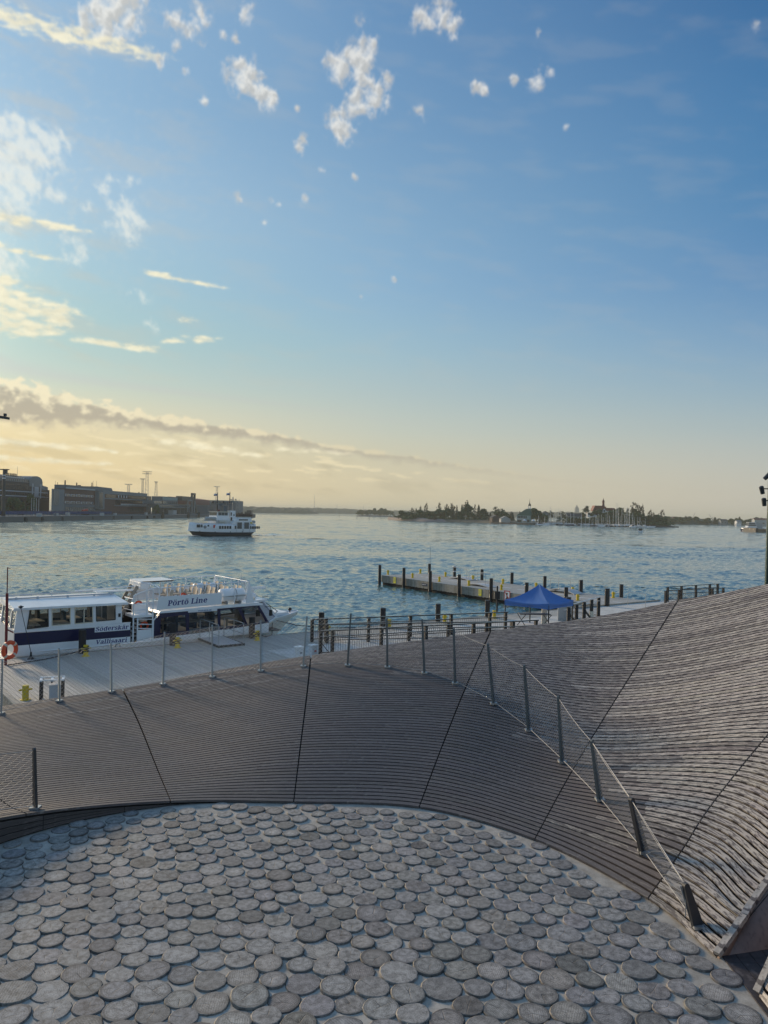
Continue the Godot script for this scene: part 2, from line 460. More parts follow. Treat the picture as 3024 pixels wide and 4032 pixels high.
# ---------------------------------------------------------------- textures and materials
func tex_of(img: Image, mip := true) -> ImageTexture:
	if mip:
		img.generate_mipmaps()
	return ImageTexture.create_from_image(img)

func wood_tex(seed_: int, wear_shade: float) -> ImageTexture:
	var W := 512
	var H := 96
	var img := Image.create(W, H, false, Image.FORMAT_RGB8)
	var g := noise(seed_, 0.05, 3)
	var fine := noise(seed_ + 1, 0.25, 2)
	var worn := noise(seed_ + 2, 0.02, 4)
	var r := RandomNumberGenerator.new()
	r.seed = seed_
	var knots := []
	for k in 5:
		knots.append(Vector3(r.randf() * W, r.randf() * H, r.randf_range(2.0, 4.5)))
	for y in H:
		for x in W:
			var xx := float(x)
			var bl := smoothstep(W - 60.0, W, xx)       # the far end runs into the near end
			var s := lerpf(g.get_noise_2d(xx * 0.16, y * 2.4), g.get_noise_2d((xx - W) * 0.16, y * 2.4), bl)
			var q := lerpf(fine.get_noise_2d(xx * 0.2, y * 2.0), fine.get_noise_2d((xx - W) * 0.2, y * 2.0), bl)
			var w := lerpf(worn.get_noise_2d(xx * 0.8, y * 1.3), worn.get_noise_2d((xx - W) * 0.8, y * 1.3), bl)
			var base := Vector3(0.124, 0.107, 0.104) * (1.0 + 0.45 * s + 0.25 * q)
			var pale := Vector3(0.44, 0.40, 0.36) * (1.0 + 0.25 * q + 0.15 * s)
			var m := smoothstep(0.30 - wear_shade, 0.52 - wear_shade, w + 0.35 * s + 0.12 * q)
			var k := base.lerp(pale, m * minf(1.0, 0.25 + wear_shade * 1.3))
			for kn in knots:
				var dd: float = Vector2((xx - kn.x) * 0.7, y - kn.y).length() / kn.z
				if dd < 1.6:
					k *= lerpf(0.35, 1.0, smoothstep(0.5, 1.6, dd))
			img.set_pixel(x, y, lin(clampf(k.x, 0.01, 0.8), clampf(k.y, 0.01, 0.8), clampf(k.z, 0.01, 0.8)))
	return tex_of(img)

# end grain of sawn logs, 4 x 4 discs on one sheet; returns [colour, height]
func grain_tex() -> Array:
	var S := 128
	var img := Image.create(S * 4, S * 4, false, Image.FORMAT_RGB8)
	var hgt := Image.create(S * 4, S * 4, false, Image.FORMAT_L8)
	var r := RandomNumberGenerator.new()
	r.seed = 5
	var n := noise(91, 0.03, 3)
	var nf := noise(92, 0.16, 3)
	for cell in 16:
		var ox := (cell % 4) * S
		var oy := (cell / 4) * S
		var core := Vector2(r.randf_range(-0.12, 0.12), r.randf_range(-0.12, 0.12))
		var cracks := []
		for k in r.randi_range(0, 4):
			cracks.append([r.randf() * TAU, r.randf_range(0.25, 0.8), r.randf_range(0.25, 0.9)])
		var rings := r.randf_range(26, 44)
		var band := r.randf_range(0.66, 0.86)
		var band_dark := r.randf_range(0.45, 1.05)
		var saw := r.randf_range(0.0, 1.0)
		var saw_dir := Vector2.from_angle(r.randf() * PI)
		var pale := r.randf_range(0.75, 1.35)
		var tone := Vector3(0.285, 0.275, 0.26).lerp(Vector3(0.29, 0.262, 0.235), r.randf())
		for y in S:
			for x in S:
				var p := Vector2(x + 0.5, y + 0.5) / S * 2.0 - Vector2.ONE
				var q := p - core
				var rr := q.length()
				var an := q.angle()
				var wob := n.get_noise_2d(x + cell * 200.0, y)
				var edge := p.length() + 0.10 * wob
				var v := 1.0 + 0.12 * sin((rr + 0.05 * wob) * rings * 2.0) + 0.55 * wob + 0.45 * nf.get_noise_2d(x + cell * 200.0, y)
				v *= lerpf(pale, 1.0, smoothstep(0.2, 0.75, edge + 0.15 * wob))
				var ringm := smoothstep(band - 0.05, band + 0.03, edge)
				v *= lerpf(1.0, band_dark, ringm)
				if saw > 0.55:
					v *= 1.0 + 0.16 * sin(p.dot(saw_dir) * 55.0) * (1.0 - ringm)
				var fan := sin(an * 17.0 + 3.0 * wob) * sin(an * 7.0 + cell)
				v *= 1.0 + 0.10 * fan * smoothstep(0.05, 0.4, rr) * (1.0 - ringm)
				var hh := 0.7 + 0.10 * (v - 1.0)
				for k in cracks:
					var da := absf(wrapf(an - k[0], -PI, PI)) * rr * S * 0.5
					if rr < k[1] and da < k[2] * 1.5 * (1.15 - rr / k[1]) + 0.3:
						v *= 0.5
						hh = 0.15
				v *= 1.0 - 0.35 * smoothstep(0.93, 1.0, p.length())
				img.set_pixel(ox + x, oy + y, lin(clampf(tone.x * v, 0.01, 0.8), clampf(tone.y * v, 0.01, 0.8), clampf(tone.z * v, 0.01, 0.8)))
				hgt.set_pixel(ox + x, oy + y, Color(hh, hh, hh))
	return [tex_of(img), tex_of(hgt)]

func speckle(seed_: int, size: int, freq: float, lo: Vector3, hi: Vector3, oct := 5, pit := 0.0) -> ImageTexture:
	var f := noise(seed_, freq, oct)
	var g := f.get_seamless_image(size, size)
	var f2 := noise(seed_ + 7, freq * 9.0, 2)
	var g2 := f2.get_seamless_image(size, size)
	var img := Image.create(size, size, false, Image.FORMAT_RGB8)
	for y in size:
		for x in size:
			var a := g.get_pixel(x, y).r * 0.65 + g2.get_pixel(x, y).r * 0.35
			var k := lo.lerp(hi, clampf((a - 0.2) / 0.6, 0, 1))
			if pit > 0.0 and g2.get_pixel(x, y).r < pit:
				k *= 0.6
			img.set_pixel(x, y, lin(k.x, k.y, k.z))
	return tex_of(img)

func triplanar(m: StandardMaterial3D, t: Texture2D, sc: float):
	m.albedo_texture = t
	m.uv1_triplanar = true
	m.uv1_world_triplanar = true
	m.uv1_scale = Vector3(sc, sc, sc)

func glass(key: String, r: float, g: float, b: float, a: float) -> StandardMaterial3D:
	var m := mat(key, r, g, b, 0.03)
	m.vertex_color_use_as_albedo = false
	m.transparency = BaseMaterial3D.TRANSPARENCY_ALPHA
	var c := m.albedo_color
	c.a = a
	m.albedo_color = c
	return m

func build_materials():
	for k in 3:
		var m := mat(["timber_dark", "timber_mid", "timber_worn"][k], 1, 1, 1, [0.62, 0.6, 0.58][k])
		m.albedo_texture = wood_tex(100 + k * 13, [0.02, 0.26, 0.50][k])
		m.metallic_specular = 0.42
	var gt := grain_tex()
	var d := mat("log_end", 1, 1, 1, 0.72)
	d.albedo_texture = gt[0]
	d.heightmap_enabled = true
	d.heightmap_texture = gt[1]
	d.heightmap_scale = 0.5
	var gr := mat("grout", 1, 1, 1, 0.95)
	triplanar(gr, speckle(201, 256, 0.02, Vector3(0.29, 0.262, 0.225), Vector3(0.48, 0.44, 0.385)), 0.8)
	mat("void", 0.010, 0.009, 0.009, 0.9)
	var ply := mat("plywood", 1, 1, 1, 0.7)
	triplanar(ply, speckle(205, 256, 0.012, Vector3(0.17, 0.115, 0.095), Vector3(0.27, 0.195, 0.165), 5, 0.24), 0.5)
	mat("galvanised", 0.42, 0.44, 0.45, 0.42, 0.75)
	mat("wire", 0.34, 0.35, 0.36, 0.5, 0.3)
	mat("cable", 0.36, 0.36, 0.36, 0.55, 0.4)
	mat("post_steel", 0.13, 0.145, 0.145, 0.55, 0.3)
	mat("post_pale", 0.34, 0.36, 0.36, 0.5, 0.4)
	mat("steel_dark", 0.055, 0.057, 0.062, 0.5, 0.4)
	mat("black", 0.012, 0.012, 0.014, 0.55)
	mat("pile_steel", 0.014, 0.014, 0.018, 0.45)
	mat("rail_black", 0.016, 0.016, 0.018, 0.4, 0.2)
	mat("rail_steel", 0.55, 0.56, 0.58, 0.3, 0.85)
	var bo := mat("deck_board", 1, 1, 1, 0.75)
	bo.albedo_texture = wood_board_tex()
	var cl := mat("cladding", 1, 1, 1, 0.8)
	triplanar(cl, speckle(209, 256, 0.03, Vector3(0.24, 0.225, 0.19), Vector3(0.42, 0.39, 0.34)), 0.35)
	var co := mat("concrete", 1, 1, 1, 0.9)
	triplanar(co, speckle(211, 256, 0.015, Vector3(0.46, 0.45, 0.42), Vector3(0.62, 0.61, 0.58)), 0.25)
	mat("yellow", 0.68, 0.47, 0.015, 0.45)
	mat("sign_yellow", 0.80, 0.70, 0.02, 0.5)
	mat("white", 0.80, 0.81, 0.82, 0.35)
	mat("white_dull", 0.66, 0.67, 0.68, 0.6)
	mat("cream", 0.66, 0.60, 0.48, 0.6)
	var bw := mat("boat_white", 1, 1, 1, 0.3)
	triplanar(bw, speckle(231, 256, 0.012, Vector3(0.78, 0.785, 0.79), Vector3(0.90, 0.905, 0.91)), 0.35)
	mat("navy", 0.006, 0.009, 0.055, 0.3)
	mat("navy_letter", 0.010, 0.012, 0.16, 0.5)
	mat("teal_letter", 0.02, 0.10, 0.28, 0.5)
	mat("red", 0.55, 0.035, 0.02, 0.4)
	mat("dark_red", 0.16, 0.012, 0.018, 0.4)
	mat("orange", 0.72, 0.09, 0.025, 0.5)
	mat("grey", 0.25, 0.26, 0.27, 0.6)
	mat("pale_grey", 0.50, 0.51, 0.52, 0.6)
	mat("beige_seat", 0.42, 0.35, 0.27, 0.6)
	mat("seat_blue", 0.03, 0.05, 0.08, 0.7)
	mat("inside", 0.10, 0.10, 0.10, 0.7)
	mat("rope", 0.02, 0.02, 0.025, 0.9)
	var tent := mat("tent_blue", 0.09, 0.225, 0.53, 0.6)
	tent.backlight_enabled = true
	tent.backlight = lin(0.06, 0.16, 0.5)
	glass("pane", 0.015, 0.022, 0.025, 0.42)
	glass("pane_dark", 0.01, 0.02, 0.03, 0.55)
	glass("pane_blue", 0.008, 0.05, 0.16, 0.82)
	mat("window_dark", 0.018, 0.026, 0.034, 0.06)
	mat("window_grey", 0.07, 0.09, 0.10, 0.08)
	var br := mat("brick_wall", 1, 1, 1, 0.9)
	triplanar(br, speckle(221, 128, 0.05, Vector3(0.11, 0.062, 0.052), Vector3(0.17, 0.098, 0.082)), 0.3)
	mat("brick_dark", 0.075, 0.060, 0.058, 0.9)
	mat("wall_grey", 0.20, 0.22, 0.23, 0.8)
	mat("wall_slate", 0.13, 0.15, 0.165, 0.7)
	mat("wall_pale", 0.42, 0.43, 0.42, 0.8)
	mat("roof_dark", 0.045, 0.047, 0.050, 0.7)
	mat("roof_red", 0.15, 0.030, 0.024, 0.7)
	mat("roof_green", 0.045, 0.125, 0.10, 0.6)
	mat("wall_green", 0.26, 0.36, 0.35, 0.7)
	mat("quay_stone", 0.16, 0.155, 0.145, 0.9)
	mat("banner_blue", 0.012, 0.06, 0.22, 0.6)
	mat("rock", 0.20, 0.165, 0.15, 0.9)
	mat("earth", 0.09, 0.085, 0.06, 0.95)
	var lf := mat("leaf", 0.055, 0.105, 0.036, 0.8)
	lf.backlight_enabled = true
	lf.backlight = lin(0.04, 0.06, 0.015)
	mat("leaf_dark", 0.030, 0.058, 0.028, 0.85)
	mat("leaf_thin", 0.070, 0.066, 0.040, 0.85)
	mat("bark", 0.05, 0.042, 0.035, 0.9)
	mat("mast_grey", 0.30, 0.31, 0.31, 0.5, 0.3)
	mat("alu", 0.66, 0.67, 0.67, 0.4, 0.2)
	mat("hill_woods", 0.045, 0.060, 0.040, 0.95)
	var wt := mat("water", 0.055, 0.140, 0.150, 0.06)
	wt.vertex_color_use_as_albedo = false
	wt.metallic_specular = 1.0
	wt.normal_enabled = true
	wt.normal_scale = 0.5
	var wn := noise(301, 0.022, 4)
	wn.domain_warp_enabled = true
	wn.domain_warp_amplitude = 12.0
	wn.domain_warp_frequency = 0.012
	var wi := wn.get_seamless_image(512, 512)
	wi.bump_map_to_normal_map(7.0)
	wt.normal_texture = tex_of(wi)

func wood_board_tex() -> ImageTexture:
	var W := 256
	var H := 64
	var img := Image.create(W, H, false, Image.FORMAT_RGB8)
	var g := noise(77, 0.05, 3)
	for y in H:
		for x in W:
			var s := g.get_noise_2d(x * 0.25, y * 2.5)
			var b := g.get_noise_2d(x * 0.9 + 300.0, y * 0.9)
			var k := Vector3(0.46, 0.445, 0.41) * (1.0 + 0.4 * s + 0.22 * b)
			k *= 0.72 + 0.28 * absf(sin(y * TAU * 2.0 / H))       # machined grooves
			img.set_pixel(x, y, lin(k.x, k.y, k.z))
	return tex_of(img)

# ---------------------------------------------------------------- the timber bowl
class Deck:
	const STEP := 0.05
	var lines := []          # per joint: points every STEP metres from its inner end
	var lens := []
	func cr(a: Vector3, b: Vector3, c: Vector3, d: Vector3, t: float) -> Vector3:
		return 0.5 * (2.0 * b + (c - a) * t + (2.0 * a - 5.0 * b + 4.0 * c - d) * t * t + (3.0 * b - a - 3.0 * c + d) * t * t * t)
	func add(j: Array):
		var p := [j[0] * 2.0 - j[1]] + j + [j[-1] * 2.0 - j[-2]]
		var raw := PackedVector3Array()
		for i in range(1, p.size() - 2):
			for k in 40:
				raw.append(cr(p[i - 1], p[i], p[i + 1], p[i + 2], k / 40.0))
		raw.append(j[-1])
		var out := PackedVector3Array([raw[0]])
		var acc := 0.0
		var want := STEP
		for i in raw.size() - 1:
			var l := raw[i].distance_to(raw[i + 1])
			while acc + l >= want:
				out.append(raw[i].lerp(raw[i + 1], (want - acc) / l))
				want += STEP
			acc += l
		lines.append(out)
		lens.append(acc)
	func on_joint(k: int, s: float) -> Vector3:
		if k < 0:
			return 2.0 * on_joint(0, s) - on_joint(1, s)
		if k >= lines.size():
			return 2.0 * on_joint(lines.size() - 1, s) - on_joint(lines.size() - 2, s)
		var a: PackedVector3Array = lines[k]
		var f := s / STEP
		if f >= a.size() - 1:
			return a[-1] + (a[-1] - a[-2]) * (f - (a.size() - 1))
		if f <= 0.0:
			return a[0] + (a[1] - a[0]) * f
		var i := int(f)
		return a[i].lerp(a[i + 1], f - i)
	func at(u: float, s: float) -> Vector3:
		var k := mini(int(u), lines.size() - 2)
		return cr(on_joint(k - 1, s), on_joint(k, s), on_joint(k + 1, s), on_joint(k + 2, s), u - k)
	func most(u: float) -> float:
		var k := mini(int(u), lines.size() - 2)
		return lerpf(lens[k], lens[k + 1], u - k)
	func normal(u: float, s: float) -> Vector3:
		var du := at(u + 0.02, s) - at(u - 0.02, s)
		var ds := at(u, s + 0.04) - at(u, s - 0.04)
		var m := ds.cross(du).normalized()
		return m if m.y > 0.0 else -m

# one plank of the deck, from u0 to u1 along the ring and s0 to s1 across it
func plank(dk: Deck, u0: float, u1: float, s0: float, s1: float, n: int, tint: Color, uo: float) -> Sh:
	var sh := Sh.new()
	sh.col = tint
	var top := []
	var any := false
	for k in n + 1:
		var u := lerpf(u0, u1, float(k) / n)
		var m := dk.most(u)
		var a := minf(s0, m)
		var b := minf(s1, m)
		if b - a > 0.01:
			any = true
		var nm := dk.normal(u, minf((s0 + s1) * 0.5, m))
		top.append([dk.at(u, a), dk.at(u, b), nm])
	if not any:
		return null
	var run := uo
	var th := 0.032
	for k in n:
		var p = top[k]
		var q = top[k + 1]
		var l: float = p[0].distance_to(q[0]) / 1.7
		var dp: Vector3 = p[2] * -th
		var dq: Vector3 = q[2] * -th
		# the inner end of s is the near edge
		sh.tri(p[0], q[0], q[1], p[2], q[2], q[2], Vector2(run, 0.02), Vector2(run + l, 0.02), Vector2(run + l, 0.98))
		sh.tri(p[0], q[1], p[1], p[2], q[2], p[2], Vector2(run, 0.02), Vector2(run + l, 0.98), Vector2(run, 0.98))
		sh.quad(p[0] + dp, q[0] + dq, q[0], p[0], Vector2(run, 0.0), Vector2(run + l, 0.0), Vector2(run + l, 0.1), Vector2(run, 0.1))
		sh.quad(q[1] + dq, p[1] + dp, p[1], q[1], Vector2(run, 0.0), Vector2(run + l, 0.0), Vector2(run + l, 0.1), Vector2(run, 0.1))
		run += l
	for e in [top[0], top[n]]:
		var d: Vector3 = e[2] * -th
		sh.quad(e[0] + d, e[0], e[1], e[1] + d)
	return sh

func screen(p: Vector3) -> Vector3:        # how far right and down of the view's middle, and how far away
	var z := maxf(-p.z, 0.1)
	return Vector3(p.x / z, (7.5 - p.y) / z, p.distance_to(Vector3(0, 7.5, 0)))

func seen(p: Vector3) -> bool:
	var s := screen(p)
	return p.z < -1.0 and absf(s.x) < 0.53 and absf(s.y) < 0.69

func merge(into: Sh, s: Sh):
	into.v.append_array(s.v)
	into.n.append_array(s.n)
	into.c.append_array(s.c)
	into.uv.append_array(s.uv)

func clad(dk: Deck, t: Node3D, first: int, last: int, wear_shade: Callable, most_parts: int):
	var pitch := 0.098
	var pieces := []
	for k in range(first, last):
		var rows := int(ceil(maxf(dk.lens[k], dk.lens[k + 1]) / pitch))
		var mid := dk.at(k + 0.5, 2.0)
		var wide := dk.at(k + 0.02, 2.0).distance_to(dk.at(k + 0.98, 2.0))
		var gap := 0.011 / wide
		for i in rows:
			var s0 := i * pitch
			var s1 := s0 + pitch - 0.029
			var cut := rng.randf_range(0.3, 0.7)
			for half in 2:
				var u0 := k + gap if half == 0 else k + cut + 0.0004
				var u1 := k + cut - 0.0004 if half == 0 else k + 1.0 - gap
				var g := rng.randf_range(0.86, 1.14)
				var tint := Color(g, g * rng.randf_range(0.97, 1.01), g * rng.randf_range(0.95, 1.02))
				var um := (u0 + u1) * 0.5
				var w: float = wear_shade.call(um, s0) + rng.randf_range(-0.32, 0.32)
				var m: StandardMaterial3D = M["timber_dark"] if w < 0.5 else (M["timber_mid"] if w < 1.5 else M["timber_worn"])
				var sh := plank(dk, u0, u1, s0, s1, 6, tint, rng.randf() * 3.0)
				if sh == null:
					continue
				var c := dk.at(um, minf(s0, dk.most(um)))
				var sc := screen(c)
				pieces.append([sc.z if seen(c) or seen(dk.at(u0, s0)) else sc.z + 1000.0, sh, m])
	pieces.sort_custom(func(a, b): return a[0] < b[0])
	var rest := {}
	for i in pieces.size():
		var p = pieces[i]
		if i < most_parts and p[0] < 1000.0:
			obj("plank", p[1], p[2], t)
		else:
			if not rest.has(p[2]):
				rest[p[2]] = Sh.new()
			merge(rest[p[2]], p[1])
	# the planks past the first three hundred: one joined part, one surface for each of its timbers
	var am := ArrayMesh.new()
	for m in rest:
		var one: ArrayMesh = rest[m].mesh()
		am.add_surface_from_arrays(Mesh.PRIMITIVE_TRIANGLES, one.surface_get_arrays(0))
		am.surface_set_material(am.get_surface_count() - 1, m)
	if am.get_surface_count() > 0:
		var o := obj("planking", am, null, t)
		o.set_meta("kind", "stuff")

func under(dk: Deck, first: float, last: float, t: Node3D, drop := 0.05):
	var rows := []
	var n := int((last - first) * 12)
	for i in 21:
		var line := PackedVector3Array()
		for j in n + 1:
			var u := lerpf(first, last, float(j) / n)
			var s := dk.most(u) * i / 20.0
			line.append(dk.at(u, s) - dk.normal(u, s) * drop)
		rows.append(line)
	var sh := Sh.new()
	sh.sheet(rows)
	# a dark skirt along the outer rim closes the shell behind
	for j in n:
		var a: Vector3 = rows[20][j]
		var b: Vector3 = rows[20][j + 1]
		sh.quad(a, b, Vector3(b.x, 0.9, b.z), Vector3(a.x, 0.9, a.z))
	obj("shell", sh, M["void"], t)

var deck := Deck.new()

func build_deck():
	var J := [
		[Vector3(-5.70, 3.95, -7.60), Vector3(-7.60, 3.75, -9.20), Vector3(-9.60, 3.60, -10.80), Vector3(-11.40, 3.45, -12.00)],
		[Vector3(-4.47, 3.57, -9.79), Vector3(-5.11, 3.51, -10.40), Vector3(-7.00, 3.52, -12.40), Vector3(-9.30, 3.35, -14.30)],
		[Vector3(-2.93, 3.36, -10.87), Vector3(-3.64, 3.36, -12.50), Vector3(-4.57, 3.41, -14.60), Vector3(-5.56, 3.57, -16.60)],
		[Vector3(-1.21, 3.32, -11.05), Vector3(-1.31, 3.63, -12.90), Vector3(-1.44, 3.95, -15.20), Vector3(-1.62, 4.15, -17.80)],
		[Vector3(0.59, 3.32, -10.96), Vector3(1.04, 3.66, -12.70), Vector3(1.62, 4.11, -14.80), Vector3(2.58, 4.74, -18.20)],
		[Vector3(2.04, 3.32, -9.95), Vector3(2.94, 3.62, -11.70), Vector3(4.13, 4.22, -13.60), Vector3(6.47, 5.72, -16.80)],
		[Vector3(2.99, 3.32, -8.46), Vector3(3.51, 3.64, -8.90), Vector3(4.59, 4.37, -9.75), Vector3(8.70, 7.05, -12.40)],
		[Vector3(3.26, 3.32, -7.41), Vector3(3.63, 3.57, -7.65), Vector3(4.07, 3.81, -8.00), Vector3(7.60, 6.50, -10.00)]]
	for j in J:
		deck.add(j)
	var t := thing("timber_bowl", "dark slatted timber bowl curving up around the log-end plaza", "pavilion")
	under(deck, 0.0, 7.0, t)
	var wear_shade := func(u: float, s: float) -> float:  # real wear at the right, plus the inner slope's shade put into plank tone
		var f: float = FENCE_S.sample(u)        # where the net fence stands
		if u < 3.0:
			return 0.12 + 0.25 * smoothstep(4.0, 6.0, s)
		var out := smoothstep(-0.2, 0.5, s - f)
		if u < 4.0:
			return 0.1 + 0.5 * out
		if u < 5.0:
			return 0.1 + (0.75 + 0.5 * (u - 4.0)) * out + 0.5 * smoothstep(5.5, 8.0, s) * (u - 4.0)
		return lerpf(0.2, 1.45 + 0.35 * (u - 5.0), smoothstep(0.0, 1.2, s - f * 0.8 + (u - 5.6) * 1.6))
	clad(deck, t, 0, 7, wear_shade, 300)
	# the low upright edge that faces the plaza on the left: three boards one above the other, thinning out to nothing
	for k in 3:
		for part in 4:
			var sh := Sh.new()
			var g := rng.randf_range(0.55, 0.8)
			sh.col = Color(g, g, g)
			var n := 8
			for i in n:
				var q := []
				for e in 2:
					var u := lerpf(part * 0.55 + (0.004 if e == 0 and i == 0 else 0.0), (part + 1) * 0.55, float(i + e) / n)
					var p := deck.at(u, -0.012)
					var hh := p.y - 0.05 - 3.3
					q.append([Vector3(p.x, 3.3 + hh * (k + 0.06) / 3.0, p.z), Vector3(p.x, 3.3 + hh * (k + 0.94) / 3.0, p.z), u])
				sh.quad(q[0][0], q[1][0], q[1][1], q[0][1], Vector2(q[0][2] * 1.5, 0), Vector2(q[1][2] * 1.5, 0), Vector2(q[1][2] * 1.5, 1), Vector2(q[0][2] * 1.5, 1))
			obj("fascia_board", sh, M["timber_dark"], t)
	var back := Sh.new()
	for i in 44:
		var a := deck.at(i * 0.05, 0.02)
		var b := deck.at((i + 1) * 0.05, 0.02)
		back.quad(Vector3(a.x, 3.2, a.z), Vector3(b.x, 3.2, b.z), b + Vector3(0, -0.04, 0), a + Vector3(0, -0.04, 0))
	obj("fascia_backing", back, M["void"], t)
	# the plywood end wall at the passage, with a pale trim board on its upper edge
	var lo := [Vector3(3.28, 3.3, -7.385), Vector3(3.55, 3.3, -7.45), Vector3(3.80, 3.3, -7.52), Vector3(5.0, 3.3, -7.85), Vector3(7.45, 3.3, -9.7)]
	var wall := Sh.new()
	for i in 24:
		var f0 := i / 24.0
		var f1 := (i + 1) / 24.0
		var a := deck.at(7.0, f0 * deck.lens[7]) + Vector3(0.03, -0.03, 0.05)
		var b := deck.at(7.0, f1 * deck.lens[7]) + Vector3(0.03, -0.03, 0.05)
		var la := along(lo, f0)
		var lb := along(lo, f1)
		wall.quad(la, lb, b, a)
	obj("end_wall", wall, M["plywood"], t)
	var trim := Sh.new()
	for i in 24:
		var a := deck.at(7.0, i / 24.0 * deck.lens[7]) + Vector3(0.02, 0.012, 0.035)
		var b := deck.at(7.0, (i + 1) / 24.0 * deck.lens[7]) + Vector3(0.02, 0.012, 0.035)
		trim.bar(a, b, 0.065, 0.05)
	obj("trim_board", trim, M["timber_worn"], t)
	var joint := Sh.new()
	for i in 16:
		var a := along(lo, i / 18.0).lerp(deck.at(7.0, i / 18.0 * deck.lens[7]), 0.62) + Vector3(-0.01, 0, 0.055)
		var b := along(lo, (i + 1) / 18.0).lerp(deck.at(7.0, (i + 1) / 18.0 * deck.lens[7]), 0.62) + Vector3(-0.01, 0, 0.055)
		joint.bar(a, b, 0.006, 0.006)
	obj("panel_joint", joint, M["void"], t)
	# the second wing begins across the passage
	var wing := Deck.new()
	wing.add([Vector3(3.38, 3.32, -6.76), Vector3(3.52, 3.49, -6.84), Vector3(4.0, 4.0, -7.0), Vector3(7.0, 6.2, -7.6)])
	wing.add([Vector3(3.36, 3.32, -5.9), Vector3(3.52, 3.5, -5.9), Vector3(4.0, 4.0, -5.8), Vector3(7.0, 6.2, -5.6)])
	wing.add([Vector3(3.1, 3.32, -4.9), Vector3(3.4, 3.5, -4.8), Vector3(3.9, 4.0, -4.6), Vector3(6.6, 6.2, -3.6)])
	var t2 := thing("timber_wing", "corner of a second slatted timber bank across the passage", "pavilion")
	under(wing, 0.0, 2.0, t2)
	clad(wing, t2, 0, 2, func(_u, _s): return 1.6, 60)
	var tb := Sh.new()
	for i in 16:
		var a := wing.at(0.0, i / 16.0 * wing.lens[0]) + Vector3(0, 0.012, -0.03)
		var b := wing.at(0.0, (i + 1) / 16.0 * wing.lens[0]) + Vector3(0, 0.012, -0.03)
		tb.bar(a, b, 0.06, 0.05)
	obj("trim_board", tb, M["timber_worn"], t2)
	var side := Sh.new()
	for i in 16:
		var a := wing.at(0.0, i / 16.0 * wing.lens[0])
		var b := wing.at(0.0, (i + 1) / 16.0 * wing.lens[0])
		side.quad(Vector3(b.x, 3.3, b.z), Vector3(a.x, 3.3, a.z), a, b)
	obj("end_wall", side, M["plywood"], t2)
	# the boards of the passage floor
	var pf := struct("passage_floor", null_sheet(), M["void"], "dark boarded floor of the passage between the timber banks")
	for k in 12:
		var sh := Sh.new()
		sh.col = Color(0.42, 0.42, 0.46)
		var x0 := 3.345 + k * 0.145
		sh.slab(Vector3(x0, 3.24, -8.6), Vector3(x0 + 0.138, 3.297, -5.4))
		obj("board", sh, M["timber_dark"], pf)

func null_sheet() -> Sh:
	var s := Sh.new()
	s.slab(Vector3(3.3, 3.1, -9.6), Vector3(7.0, 3.235, -5.0))
	return s

func along(p: Array, f: float) -> Vector3:
	var q := f * (p.size() - 1)
	var i := mini(int(q), p.size() - 2)
	return (p[i] as Vector3).lerp(p[i + 1], q - i)

var FENCE_S := fence_curve()
func fence_curve() -> Curve:
	var c := Curve.new()
	c.min_domain = 0.0
	c.max_domain = 8.0
	c.min_value = 0.0
	c.max_value = 10.0
	for p in [[0.0, 6.2], [1.4, 5.9], [2.2, 6.15], [3.0, 5.9], [3.46, 5.35], [3.92, 4.35], [4.24, 3.6], [4.56, 2.95], [4.9, 2.2], [5.3, 1.3], [5.76, 0.55], [6.66, 0.1], [8.0, 0.1]]:
		c.add_point(Vector2(p[0], p[1]), 0, 0, Curve.TANGENT_LINEAR, Curve.TANGENT_LINEAR)
	return c

